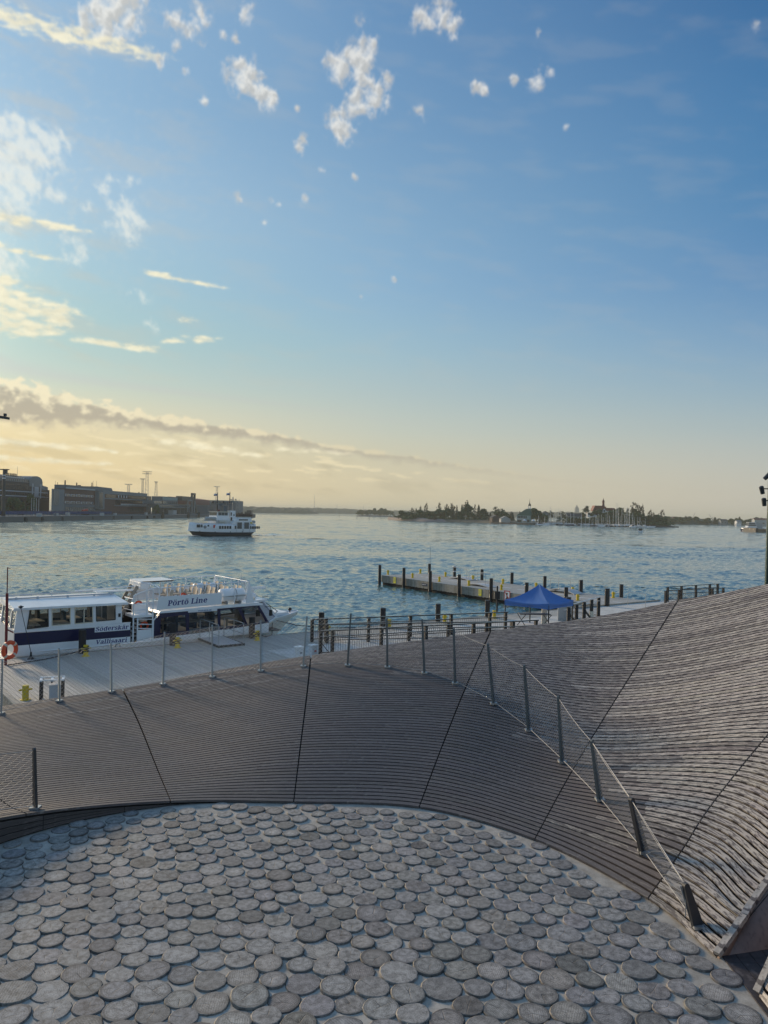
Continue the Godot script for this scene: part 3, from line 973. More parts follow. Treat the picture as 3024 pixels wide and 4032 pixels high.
# ---------------------------------------------------------------- the plaza of sawn log ends
func build_plaza():
	var edge := PackedVector2Array([Vector2(-6.4, -3.2), Vector2(-6.2, -5.6), Vector2(-5.5, -7.9), Vector2(-4.66, -9.51), Vector2(-4.40, -9.85), Vector2(-3.7, -10.5), Vector2(-2.93, -10.87), Vector2(-2.0, -11.03), Vector2(-1.21, -11.05), Vector2(-0.3, -11.06), Vector2(0.59, -10.94), Vector2(1.35, -10.55), Vector2(2.04, -9.93), Vector2(2.6, -9.2), Vector2(2.99, -8.44), Vector2(3.2, -7.8), Vector2(3.27, -7.38), Vector2(3.33, -7.05), Vector2(3.34, -6.54), Vector2(3.3, -5.6), Vector2(3.0, -4.6), Vector2(2.5, -3.2)])
	var g := Sh.new()
	g.prism(edge, Vector3(0, 3.26, 0), Vector3.RIGHT, Vector3.BACK, 0.0)
	var sl := Sh.new()
	sl.box(Vector3(-1.5, 3.181, -7.2), Vector3(10.4, 0.2, 8.6))
	var pz := struct("plaza", sl, M["grout"], "pale sand and mortar ground set with round log ends")
	var discs := []
	var sp := 0.272
	var turn := 0.14
	for i in range(-44, 45):
		for j in range(-44, 45):
			var p := Vector2((i + 0.5 * (j & 1)) * sp, j * sp * 0.866).rotated(turn) + Vector2(-1.5, -7.2)
			p += Vector2(rng.randf_range(-0.05, 0.05), rng.randf_range(-0.05, 0.05))
			if not Geometry2D.is_point_in_polygon(p, edge):
				continue
			var big := lerpf(0.86, 1.10, smoothstep(-11.0, -6.0, p.y))     # the smaller logs lie at the far side
			if rng.randf() > 1.06 / (big * big):
				continue
			var r := rng.randf_range(0.114, 0.152) * big
			if rng.randf() < 0.14:
				r *= 1.14
			discs.append([p, r])
	for it in 22:
		for a in discs.size():
			for b in range(a + 1, discs.size()):
				var d: Vector2 = discs[b][0] - discs[a][0]
				if absf(d.x) > 0.4 or absf(d.y) > 0.4:
					continue
				var want: float = discs[a][1] + discs[b][1] + 0.004
				var l := d.length()
				if l < want and l > 0.001:
					var push := d / l * (want - l) * 0.5
					discs[a][0] -= push
					discs[b][0] += push
	# smaller logs fill the gaps that remain
	for it in 5200:
		var p := Vector2(rng.randf_range(-6.3, 3.4), rng.randf_range(-11.1, -3.4))
		var r := rng.randf_range(0.075, 0.135)
		if not Geometry2D.is_point_in_polygon(p, edge):
			continue
		var fits := true
		for q in discs:
			if absf(q[0].x - p.x) < 0.34 and absf(q[0].y - p.y) < 0.34 and p.distance_to(q[0]) < r + q[1] - 0.004:
				fits = false
				break
		if fits:
			discs.append([p, r])
	var list := []
	for q in discs:
		var p: Vector2 = q[0]
		var ok := Geometry2D.is_point_in_polygon(p, edge)
		if ok:
			for k in edge.size():
				var c := Geometry2D.get_closest_point_to_segment(p, edge[k], edge[(k + 1) % edge.size()])
				if c.distance_to(p) < q[1] * 0.5:
					ok = false
		if ok:
			var w := Vector3(p.x, 3.3, p.y)
			list.append([screen(w).z / q[1] + (0.0 if seen(w) else 10000.0), p, q[1]])
	list.sort_custom(func(a, b): return a[0] < b[0])
	var rest := Sh.new()
	for i in list.size():
		var sh := Sh.new()
		log_end(sh, list[i][1], list[i][2])
		if i < 300:
			obj("log_end", sh, M["log_end"], pz)
		else:
			merge(rest, sh)
	var o := obj("log_ends", rest, M["log_end"], pz)
	o.set_meta("kind", "stuff")

func log_end(sh: Sh, p: Vector2, r: float):
	var seg := 16
	var cell := rng.randi_range(0, 15)
	var uo := Vector2(cell % 4, cell / 4) * 0.25 + Vector2(0.125, 0.125)
	var spin := rng.randf() * TAU
	var g := rng.randf_range(0.66, 1.12)
	if rng.randf() < 0.12:
		g *= 0.72
	sh.col = Color(g, g * rng.randf_range(0.98, 1.01), g * rng.randf_range(0.96, 1.05))
	var y := 3.290 + rng.randf_range(0.0, 0.014)
	var tilt := Vector2(rng.randf_range(-0.02, 0.02), rng.randf_range(-0.02, 0.02))
	var a1 := rng.randf() * TAU
	var e1 := rng.randf_range(0.0, 0.07)
	var e2 := rng.randf_range(0.0, 0.045)
	var a2 := rng.randf() * TAU
	var ring := []
	for k in seg:
		var w := TAU * k / seg
		var rr := r * (1.0 + e1 * cos(2.0 * (w - a1)) + e2 * cos(3.0 * (w - a2)) + rng.randf_range(-0.02, 0.02))
		ring.append(Vector2(cos(w), -sin(w)) * rr)
	var up := Vector3.UP
	for k in seg:
		var a: Vector2 = ring[k]
		var b: Vector2 = ring[(k + 1) % seg]
		var ai := a * 0.94
		var bi := b * 0.94
		var va := Vector3(p.x + ai.x, y + tilt.dot(ai), p.y + ai.y)
		var vb := Vector3(p.x + bi.x, y + tilt.dot(bi), p.y + bi.y)
		var oa := Vector3(p.x + a.x, va.y - 0.006, p.y + a.y)
		var ob := Vector3(p.x + b.x, vb.y - 0.006, p.y + b.y)
		var ua := uo + (a / r).rotated(spin) * 0.113
		var ub := uo + (b / r).rotated(spin) * 0.113
		var uai := uo + (ai / r).rotated(spin) * 0.113
		var ubi := uo + (bi / r).rotated(spin) * 0.113
		sh.tri(Vector3(p.x, y, p.y), va, vb, up, up, up, uo, uai, ubi)
		var na := Vector3(a.x, 0, a.y).normalized()
		var nb := Vector3(b.x, 0, b.y).normalized()
		var ma := (na + up * 0.8).normalized()
		var mb := (nb + up * 0.8).normalized()
		sh.tri(va, oa, ob, ma, na, nb, uai, ua, ub)
		sh.tri(va, ob, vb, ma, nb, mb, uai, ub, ubi)
		sh.tri(oa, oa + up * -0.06, ob + up * -0.06, na, na, nb, ua, ua, ub)
		sh.tri(oa, ob + up * -0.06, ob, na, nb, nb, ua, ub, ub)

# ---------------------------------------------------------------- water
var n_w1: FastNoiseLite
var n_w2: FastNoiseLite
var n_w3: FastNoiseLite

func wave(x: float, z: float) -> float:
	# broad low swell, with short sharp crests standing on it
	var xr := x * 0.97 - z * 0.24
	var zr := x * 0.24 + z * 0.97
	var a := n_w1.get_noise_2d(xr * 0.20, zr * 0.34)
	var b := n_w2.get_noise_2d(xr * 0.62, zr * 1.25)
	var c := n_w2.get_noise_2d(xr * 1.3 + 70.0, zr * 2.5)
	var g := 0.75 + 0.7 * n_w3.get_noise_2d(x * 0.02, z * 0.04)      # gusts
	var r := maxf(0.0, 1.0 - absf(b) / 0.20)
	var q := maxf(0.0, 1.0 - absf(c) / 0.16)
	return (0.08 * a + 0.15 * r * r * r + 0.085 * q * q * q) * g

func water_patch(x0: float, x1: float, z0: float, z1: float, dx: float, dz: float, amp: float) -> ArrayMesh:
	var nx := int((x1 - x0) / dx) + 1
	var nz := int((z0 - z1) / dz) + 1
	var v := PackedVector3Array()
	var n := PackedVector3Array()
	var uv := PackedVector2Array()
	var ix := PackedInt32Array()
	v.resize(nx * nz); n.resize(nx * nz); uv.resize(nx * nz)
	for j in nz:
		var z := z0 - j * dz
		for i in nx:
			var x := x0 + i * dx
			v[j * nx + i] = Vector3(x, wave(x, z) * amp, z)
			uv[j * nx + i] = Vector2(x / 13.0 + z * 0.013, z / 8.0)
	for j in nz:
		for i in nx:
			var k := j * nx + i
			var l := v[k - 1] if i > 0 else v[k]
			var r := v[k + 1] if i < nx - 1 else v[k]
			var b := v[k - nx] if j > 0 else v[k]
			var f := v[k + nx] if j < nz - 1 else v[k]
			n[k] = (r - l).cross(f - b).normalized()
			if j < nz - 1 and i < nx - 1:
				ix.append_array(PackedInt32Array([k, k + nx, k + nx + 1, k, k + nx + 1, k + 1]))
	var a := []
	a.resize(Mesh.ARRAY_MAX)
	a[Mesh.ARRAY_VERTEX] = v
	a[Mesh.ARRAY_NORMAL] = n
	a[Mesh.ARRAY_TEX_UV] = uv
	# ARRAY_TANGENT is left to the renderer
	a[Mesh.ARRAY_INDEX] = ix
	var m := ArrayMesh.new()
	m.add_surface_from_arrays(Mesh.PRIMITIVE_TRIANGLES, a)
	return m

func build_water():
	n_w1 = noise(401, 1.0, 3)
	n_w2 = noise(402, 1.0, 3)
	n_w3 = noise(403, 1.0, 2)
	var r2 := 0.0
	for i in 4000:
		var x := (i % 63) * 1.3
		var z := -40.0 - (i / 63) * 1.7
		r2 += pow((wave(x, z) - wave(x, z - 0.4)) / 0.4, 2.0)
	print("slope rms ", sqrt(r2 / 4000.0))
	var am := ArrayMesh.new()
	for q in [[-64.0, 64.0, -12.0, -84.0, 0.32, 0.25, 1.0], [-118.0, 128.0, -82.0, -204.0, 0.7, 0.55, 1.0], [-175.0, 330.0, -202.0, -640.0, 2.2, 1.6, 1.2], [-400.0, 480.0, -636.0, -1100.0, 7.0, 4.5, 1.6]]:
		var m := water_patch(q[0], q[1], q[2], q[3], q[4], q[5], q[6])
		am.add_surface_from_arrays(Mesh.PRIMITIVE_TRIANGLES, m.surface_get_arrays(0))
	var o := struct("sea_water", am, M["water"], "rippled blue green harbour water")
	var far := Sh.new()
	var S := 400
	far.tri(Vector3(-7000, -0.35, 200), Vector3(7000, -0.35, 200), Vector3(7000, -0.35, -9000), Vector3.UP, Vector3.UP, Vector3.UP, Vector2(-S, S), Vector2(S, S), Vector2(S, -S))
	far.tri(Vector3(-7000, -0.35, 200), Vector3(7000, -0.35, -9000), Vector3(-7000, -0.35, -9000), Vector3.UP, Vector3.UP, Vector3.UP, Vector2(-S, S), Vector2(S, -S), Vector2(-S, -S))
	var fo := obj("far_water", far, M["water"], o)
	fo.set_meta("kind", "structure")

# ---------------------------------------------------------------- the pier, its piles and bollards (frame PB: x along the edge, z across it towards the plaza)
const PB := Basis(Vector3(0.8, 0, -0.6), Vector3(0, 1, 0), Vector3(0.6, 0, 0.8))
const PO := Vector3(-15.46, 0, -32.52)

func pw(x: float, y: float, z: float) -> Vector3:
	return PO + PB * Vector3(x, y, z)

func boards(x0: float, x1: float, z0: float, z1: float, y: float, pitch: float, gap: float) -> Sh:
	var sh := Sh.new()
	var n := int((x1 - x0) / pitch)
	for k in n:
		var g := rng.randf_range(0.78, 1.16)
		sh.col = Color(g, g * rng.randf_range(0.98, 1.01), g * rng.randf_range(0.95, 1.01))
		var a := x0 + k * pitch
		var b := a + pitch - gap
		var yy := y + rng.randf_range(-0.003, 0.003)
		var u := rng.randf()
		sh.quad(Vector3(a, yy, z1), Vector3(b, yy, z1), Vector3(b, yy, z0), Vector3(a, yy, z0), Vector2(u, 0), Vector2(u, 1), Vector2(u + (z1 - z0) / 2.0, 1), Vector2(u + (z1 - z0) / 2.0, 0))
		sh.quad(Vector3(b, yy - 0.04, z1), Vector3(b, yy - 0.04, z0), Vector3(b, yy, z0), Vector3(b, yy, z1))
		sh.quad(Vector3(a, yy - 0.04, z0), Vector3(a, yy - 0.04, z1), Vector3(a, yy, z1), Vector3(a, yy, z0))
		sh.quad(Vector3(a, yy - 0.04, z1), Vector3(b, yy - 0.04, z1), Vector3(b, yy, z1), Vector3(a, yy, z1))
		sh.quad(Vector3(b, yy - 0.04, z0), Vector3(a, yy - 0.04, z0), Vector3(a, yy, z0), Vector3(b, yy, z0))
	return sh

func upright_boards(x0: float, x1: float, y0: float, y1: float, pitch: float) -> Sh:
	var sh := Sh.new()
	var n := int((x1 - x0) / pitch)
	for k in n:
		var g := rng.randf_range(0.7, 1.2)
		sh.col = Color(g, g * rng.randf_range(0.97, 1.01), g * rng.randf_range(0.92, 1.0))
		var a := x0 + k * pitch
		sh.slab(Vector3(a, y0 + rng.randf_range(-0.02, 0.02), -0.012), Vector3(a + pitch - 0.012, y1, 0.014 + rng.randf_range(0, 0.006)))
	return sh

func pile_mesh(h: float) -> ArrayMesh:
	var s := Sh.new()
	s.lathe([Vector2(0.155, -1.2), Vector2(0.155, h - 0.01), Vector2(0.145, h), Vector2(0, h)], Vector3.ZERO, 16)
	return s.mesh()

func bollard(label: String, at: Vector3, turn: Basis, group: String) -> Node3D:
	var t := thing("mooring_bollard", label, "bollard", at, turn, group)
	var s := Sh.new()
	s.lathe([Vector2(0.17, 0), Vector2(0.17, 0.02), Vector2(0.105, 0.025), Vector2(0.105, 0.46), Vector2(0.10, 0.485), Vector2(0, 0.49)], Vector3.ZERO, 16)
	obj("post", s, M["yellow"], t)
	var c := Sh.new()
	c.rod(Vector3(-0.21, 0.34, 0), Vector3(0.21, 0.34, 0), 0.032, 0.032, 10)
	obj("cross_bar", c, M["yellow"], t)
	return t

func build_pier():
	var t := thing("boat_pier", "long grey boarded pier beside the moored passenger boat", "pier", PO, PB)
	var o := obj("deck_boards", boards(-1.6, 34.6, 0.12, 9.4, 1.0, 0.145, 0.012), M["deck_board"], t)
	o.set_meta("kind", "stuff")
	var base := Sh.new()
	base.slab(Vector3(-1.56, -0.8, 0.1), Vector3(34.5, 0.945, 9.3))
	obj("pontoon", base, M["void"], t)
	var eb := Sh.new()
	eb.slab(Vector3(-1.65, 0.72, 0.0), Vector3(34.6, 1.02, 0.115))
	obj("edge_beam", eb, M["cladding"], t)
	var ec := upright_boards(0, 9.2, 0.05, 0.99, 0.12)
	var e := obj("end_cladding", ec, M["cladding"], t)
	e.set_meta("kind", "stuff")
	e.transform = Transform3D(Basis(Vector3.UP, -PI / 2), Vector3(-1.62, 0, 0.15))
	var rim := Sh.new()
	rim.slab(Vector3(-1.67, 0.96, 0.12), Vector3(-1.48, 1.012, 9.4))
	obj("end_beam", rim, M["cladding"], t)
	var pl := Sh.new()
	pl.slab(Vector3(9.9, 0.98, 3.85), Vector3(14.2, 1.016, 6.9))
	obj("landing_plate", pl, M["concrete"], t)
	var ln := Sh.new()
	for q in [[2.2, 4.85, 6.6, 4.55], [6.9, 4.53, 8.6, 4.4], [8.8, 4.39, 9.8, 4.33]]:
		ln.bar(Vector3(q[0], 1.006, q[1]), Vector3(q[2], 1.006, q[3]), 0.07 if q[0] > 6.0 else 0.03, 0.006)
	obj("painted_line", ln, M["pale_grey"], t)
	var dr := Sh.new()
	dr.box(Vector3(7.15, 1.006, 2.3), Vector3(0.55, 0.008, 0.4))
	obj("hatch", dr, M["grey"], t)
	var ap := Sh.new()
	ap.slab(Vector3(14.3, 0.98, 2.2), Vector3(34.2, 1.018, 9.2))
	obj("concrete_apron", ap, M["concrete"], t)
	# piles through the near edge, a yellow bollard before each
	var pm := pile_mesh(2.05)
	var where := ["beside the blue stripe", "between the stair gate and dark saloon window", "before the front cabin window", "behind the left end of the quay railing", "behind the middle of the quay railing", "behind the quay railing, left of the tent", "nearest the tent on its left"]
	for k in 7:
		var m := obj("pier_pile", pm, M["pile_steel"])
		m.position = pw(2.65 + 4.13 * k, 0, 0.32)
		tag(m, "black steel pile " + where[k] + (" of the moored boat" if k < 3 else ""), "pile", "black piles along the pier edge")
	var b0 := bollard("yellow bollard standing alone at the pier's left end corner", pw(-1.22, 1.0, 7.72), PB, "yellow bollards on the pier")
	var bw := ["below the blue stripe", "wound with black rope beside the stair gate", "before the front cabin, black rope round it", "half hidden behind the left end of the quay railing", "seen through the middle of the quay railing", "behind the quay railing, left of the tent", "just left of the blue tent"]
	for k in 7:
		dup(b0, "mooring_bollard", "yellow bollard " + bw[k] + (" of the moored boat" if k == 0 else ""), pw(2.6 + 4.12 * k, 1.02 if k > 2 else 1.0, 1.05), PB)
	for k in [0, 1, 2]:
		var r := Sh.new()
		var pts := []
		for i in 19:
			var w := i * 1.1
			pts.append(Vector3(cos(w) * 0.125, 0.20 + 0.013 * i + 0.03 * sin(i * 2.0), sin(w) * 0.125))
		r.tube(pts, 0.022, 5)
		var ro := obj("mooring_rope", r, M["rope"])
		ro.position = pw(2.6 + 4.12 * k, 1.0, 1.05)
		tag(ro, "black mooring rope wound round the yellow bollard " + ["near the boat's blue stripe", "near the boat's stair gate", "near the boat's front cabin"][k], "rope", "ropes wound on bollards")
	for q in [["from the bow down to the pier bollard", [Vector3(12.55, 1.55, -0.55), Vector3(12.3, 1.0, -0.1), Vector3(11.6, 1.04, 0.55), Vector3(10.95, 1.28, 1.0)]], ["slack from the bow to the quay railing", [Vector3(12.9, 1.62, -0.75), Vector3(13.9, 1.36, -0.2), Vector3(15.2, 1.24, 0.6), Vector3(16.7, 1.22, 1.2)]], ["lying along the pier from the stern", [Vector3(-0.6, 1.04, 1.6), Vector3(1.0, 1.03, 1.0), Vector3(2.0, 1.15, 0.9), Vector3(2.55, 1.3, 1.02)]]]:
		var r := Sh.new()
		var c := Curve3D.new()
		for p in q[1]:
			c.add_point(pw(p.x, p.y, p.z))
		var pts := []
		for i in 13:
			pts.append(c.sample_baked(c.get_baked_length() * i / 12.0, true))
		r.tube(pts, 0.022, 5)
		tag(obj("mooring_rope", r, M["rope"]), "black mooring rope " + q[0], "rope")
	# boarding gangway with tube rails
	var gw := thing("boarding_gangway", "small grey slatted gangway with tube handrails against the moored boat", "gangway", pw(0, 0, 0), PB)
	var bed := Sh.new()
	for k in 8:
		var z := -0.25 + k * 0.29
		bed.slab(Vector3(8.35, 1.10 - 0.008 * k, z), Vector3(9.6, 1.14 - 0.008 * k, z + 0.24))
	obj("tread", bed, M["pale_grey"], gw).set_meta("kind", "stuff")
	var fr := Sh.new()
	fr.slab(Vector3(8.3, 1.02, 2.0), Vector3(9.65, 1.11, 2.08))
	for x in [8.32, 9.63]:
		fr.bar(Vector3(x, 1.10, -0.3), Vector3(x, 1.05, 2.06), 0.05, 0.1)
	obj("frame", fr, M["steel_dark"], gw)
	for x in [8.34, 9.61]:
		var r := Sh.new()
		r.tube([Vector3(x, 1.08, 2.0), Vector3(x, 1.98, 2.0), Vector3(x, 2.06, 1.9), Vector3(x, 2.10, 0.0), Vector3(x, 2.05, -0.15), Vector3(x, 1.1, -0.15)], 0.021, 6)
		r.rod(Vector3(x, 1.55, 2.0), Vector3(x, 1.58, -0.15), 0.018)
		r.rod(Vector3(x, 1.08, 0.95), Vector3(x, 2.08, 0.95), 0.018)
		obj("handrail", r, M["galvanised"], gw)
	# power cabinet in a frame at the pier's left end
	var pc := thing("power_cabinet", "grey power box inside a black and white steel frame on the pier", "power cabinet", Vector3(-10.98, 1.0, -25.75), yaw(0.35))
	var f := Sh.new()
	for x in [-0.33, 0.33]:
		for z in [-0.24, 0.24]:
			f.slab(Vector3(x - 0.045, 0, z - 0.045), Vector3(x + 0.045, 0.66, z + 0.045))
	f.slab(Vector3(-0.025, 0.60, -0.24), Vector3(0.025, 0.655, 0.24))
	obj("leg_frame", f, M["black"], pc)
	var tp := Sh.new()
	for x in [-0.34, 0.0, 0.34]:
		tp.slab(Vector3(x - 0.04, 0.66, -0.29), Vector3(x + 0.04, 0.69, 0.29))
	for z in [-0.26, 0.26]:
		tp.slab(Vector3(-0.38, 0.69, z - 0.035), Vector3(0.38, 0.715, z + 0.035))
	obj("top_frame", tp, M["white"], pc)
	var bx := Sh.new()
	bx.slab(Vector3(-0.08, 0.05, -0.16), Vector3(0.26, 0.50, 0.20))
	bx.slab(Vector3(-0.10, 0.50, -0.18), Vector3(0.28, 0.52, 0.22))
	obj("box", bx, M["pale_grey"], pc)
	# two white boxes on the landing plate
	for k in 2:
		var wb := thing("meter_box", ["white meter box on the left of the pair behind the netting", "white meter box with a red mark on its face, right of the pair"][k], "electric box", pw(10.45 + 0.78 * k, 1.016, 5.75 - 0.06 * k), PB * yaw(0.1), "white boxes on the landing")
		var s := Sh.new()
		s.slab(Vector3(-0.15, 0, -0.12), Vector3(0.15, 0.40, 0.12))
		obj("body", s, M["white_dull"], wb)
		var l := Sh.new()
		l.slab(Vector3(-0.19, 0.40, -0.16), Vector3(0.19, 0.44, 0.16))
		obj("lid", l, M["white"], wb)
		var d := Sh.new()
		d.slab(Vector3(-0.03, 0.12, 0.121), Vector3(0.09, 0.2, 0.124))
		obj("mark", d, M["red"] if k == 1 else M["grey"], wb)
	# life ring on a red post
	var rp := thing("lifebuoy_post", "dark red lifebuoy post at the left end of the pier", "lifebuoy post", pw(-0.62, 1.0, 1.35), PB)
	var s1 := Sh.new()
	s1.rod(Vector3.ZERO, Vector3(0, 2.9, 0), 0.055, 0.055, 10)
	s1.rod(Vector3(0, 2.9, 0), Vector3(0, 3.95, 0), 0.022, 0.022, 8)
	obj("post", s1, M["dark_red"], rp)
	var s2 := Sh.new()
	s2.rod(Vector3(0, 1.45, 0), Vector3(0.26, 1.30, 0.05), 0.03)
	s2.rod(Vector3(0, 3.93, 0), Vector3(0.10, 3.90, 0.02), 0.014)
	obj("bracket", s2, M["dark_red"], rp)
	var lb := thing("lifebuoy", "orange lifebuoy with pale bands hung on the red post", "lifebuoy", pw(-0.50, 1.62, 1.45), PB * yaw(0.5))
	obj("ring", torus(0.30, 0.085, 24, 10, Basis(Vector3.RIGHT, PI / 2)), M["orange"], lb)
	for k in 4:
		var w := PI / 4 + PI / 2 * k
		var s := Sh.new()
		s.rod(Vector3(cos(w) * 0.30, sin(w) * 0.30, 0) + Vector3(-sin(w), cos(w), 0) * -0.045, Vector3(cos(w) * 0.30, sin(w) * 0.30, 0) + Vector3(-sin(w), cos(w), 0) * 0.045, 0.089, 0.089, 10)
		obj("band", s, M["cream"], lb)
	var lr := Sh.new()
	var lp := []
	for i in 25:
		var w := TAU * i / 24
		lp.append(Vector3(cos(w), sin(w), 0) * (0.40 - 0.03 * absf(sin(w * 2.0))))
	lr.tube(lp, 0.008, 4)
	obj("grab_line", lr, M["cream"], lb)
	# a leaning black signal pole
	var sp := thing("signal_pole", "thin black pole with a cone foot leaning against the boat's cabin", "pole", pw(0.0, 0, 0), PB)
	var p1 := Sh.new()
	p1.rod(Vector3(0.50, 1.28, 0.55), Vector3(0.12, 3.16, 0.30), 0.014, 0.012, 6)
	obj("rod", p1, M["black"], sp)
	var p2 := Sh.new()
	p2.lathe([Vector2(0.16, 0), Vector2(0.12, 0.03), Vector2(0.045, 0.14), Vector2(0.035, 0.30), Vector2(0, 0.31)], Vector3(0.50, 1.0, 0.55), 12)
	obj("foot", p2, M["black"], sp)
	var p3 := Sh.new()
	p3.lathe([Vector2(0.0, -0.09), Vector2(0.13, 0.0), Vector2(0.0, 0.06)], Vector3(0.12, 3.2, 0.30), 8)
	obj("head", p3, M["black"], sp)

func torus(R: float, r: float, seg: int, ring: int, bs := Basis.IDENTITY) -> Sh:
	var rows := []
	for i in seg + 1:
		var w := TAU * i / seg
		var c := Vector3(cos(w), 0, sin(w))
		var line := PackedVector3Array()
		for j in ring + 1:
			var v := TAU * j / ring
			line.append(bs * (c * (R + r * cos(v)) + Vector3.UP * (r * sin(v))))
		rows.append(line)
	var s := Sh.new()
	s.sheet(rows)
	return s

# ---------------------------------------------------------------- the moored passenger boat (x towards its bow, z towards the pier)
func wall_holes(t: Node3D, called: String, m: Material, z: float, depth: float, outline: PackedVector2Array, holes: Array):
	# a side wall as a CSG-free strip build: the outline is cut by the holes with Geometry2D, column by column
	var polys := [outline]
	for h in holes:
		var next := []
		for p in polys:
			# cut at the hole's vertical middle so that no ring with a hole remains
			var mx := 0.0
			for q in h: mx += q.x / h.size()
			var L := PackedVector2Array([Vector2(-50, -50), Vector2(mx, -50), Vector2(mx, 50), Vector2(-50, 50)])
			var R := PackedVector2Array([Vector2(mx, -50), Vector2(50, -50), Vector2(50, 50), Vector2(mx, 50)])
			for side in [L, R]:
				for piece in Geometry2D.intersect_polygons(p, side):
					for bit in Geometry2D.clip_polygons(piece, h):
						next.append(bit)
		polys = next
	var sh := Sh.new()
	for p in polys:
		if p.size() >= 3:
			sh.prism(p, Vector3(0, 0, z), Vector3.RIGHT, Vector3.UP, depth)
	return obj(called, sh, m, t)

func frame_of(poly: PackedVector2Array, z: float, w: float, d: float) -> Sh:
	var s := Sh.new()
	for k in poly.size():
		var a := poly[k]
		var b := poly[(k + 1) % poly.size()]
		s.bar(Vector3(a.x, a.y, z), Vector3(b.x, b.y, z), w, d, Vector3.BACK)
	return s

func pane_of(poly: PackedVector2Array, z: float) -> Sh:
	var s := Sh.new()
	s.prism(poly, Vector3(0, 0, z), Vector3.RIGHT, Vector3.UP, 0.0)
	return s

func V2(a: Array) -> PackedVector2Array:
	var p := PackedVector2Array()
	for k in range(0, a.size(), 2):
		p.append(Vector2(a[k], a[k + 1]))
	return p

func hull_half(x: float) -> float:
	return 2.0 * pow(clampf((15.1 - x) / 5.2, 0.0, 1.0), 0.62) * (1.0 if x > 1.0 else 0.96 + 0.04 * x)

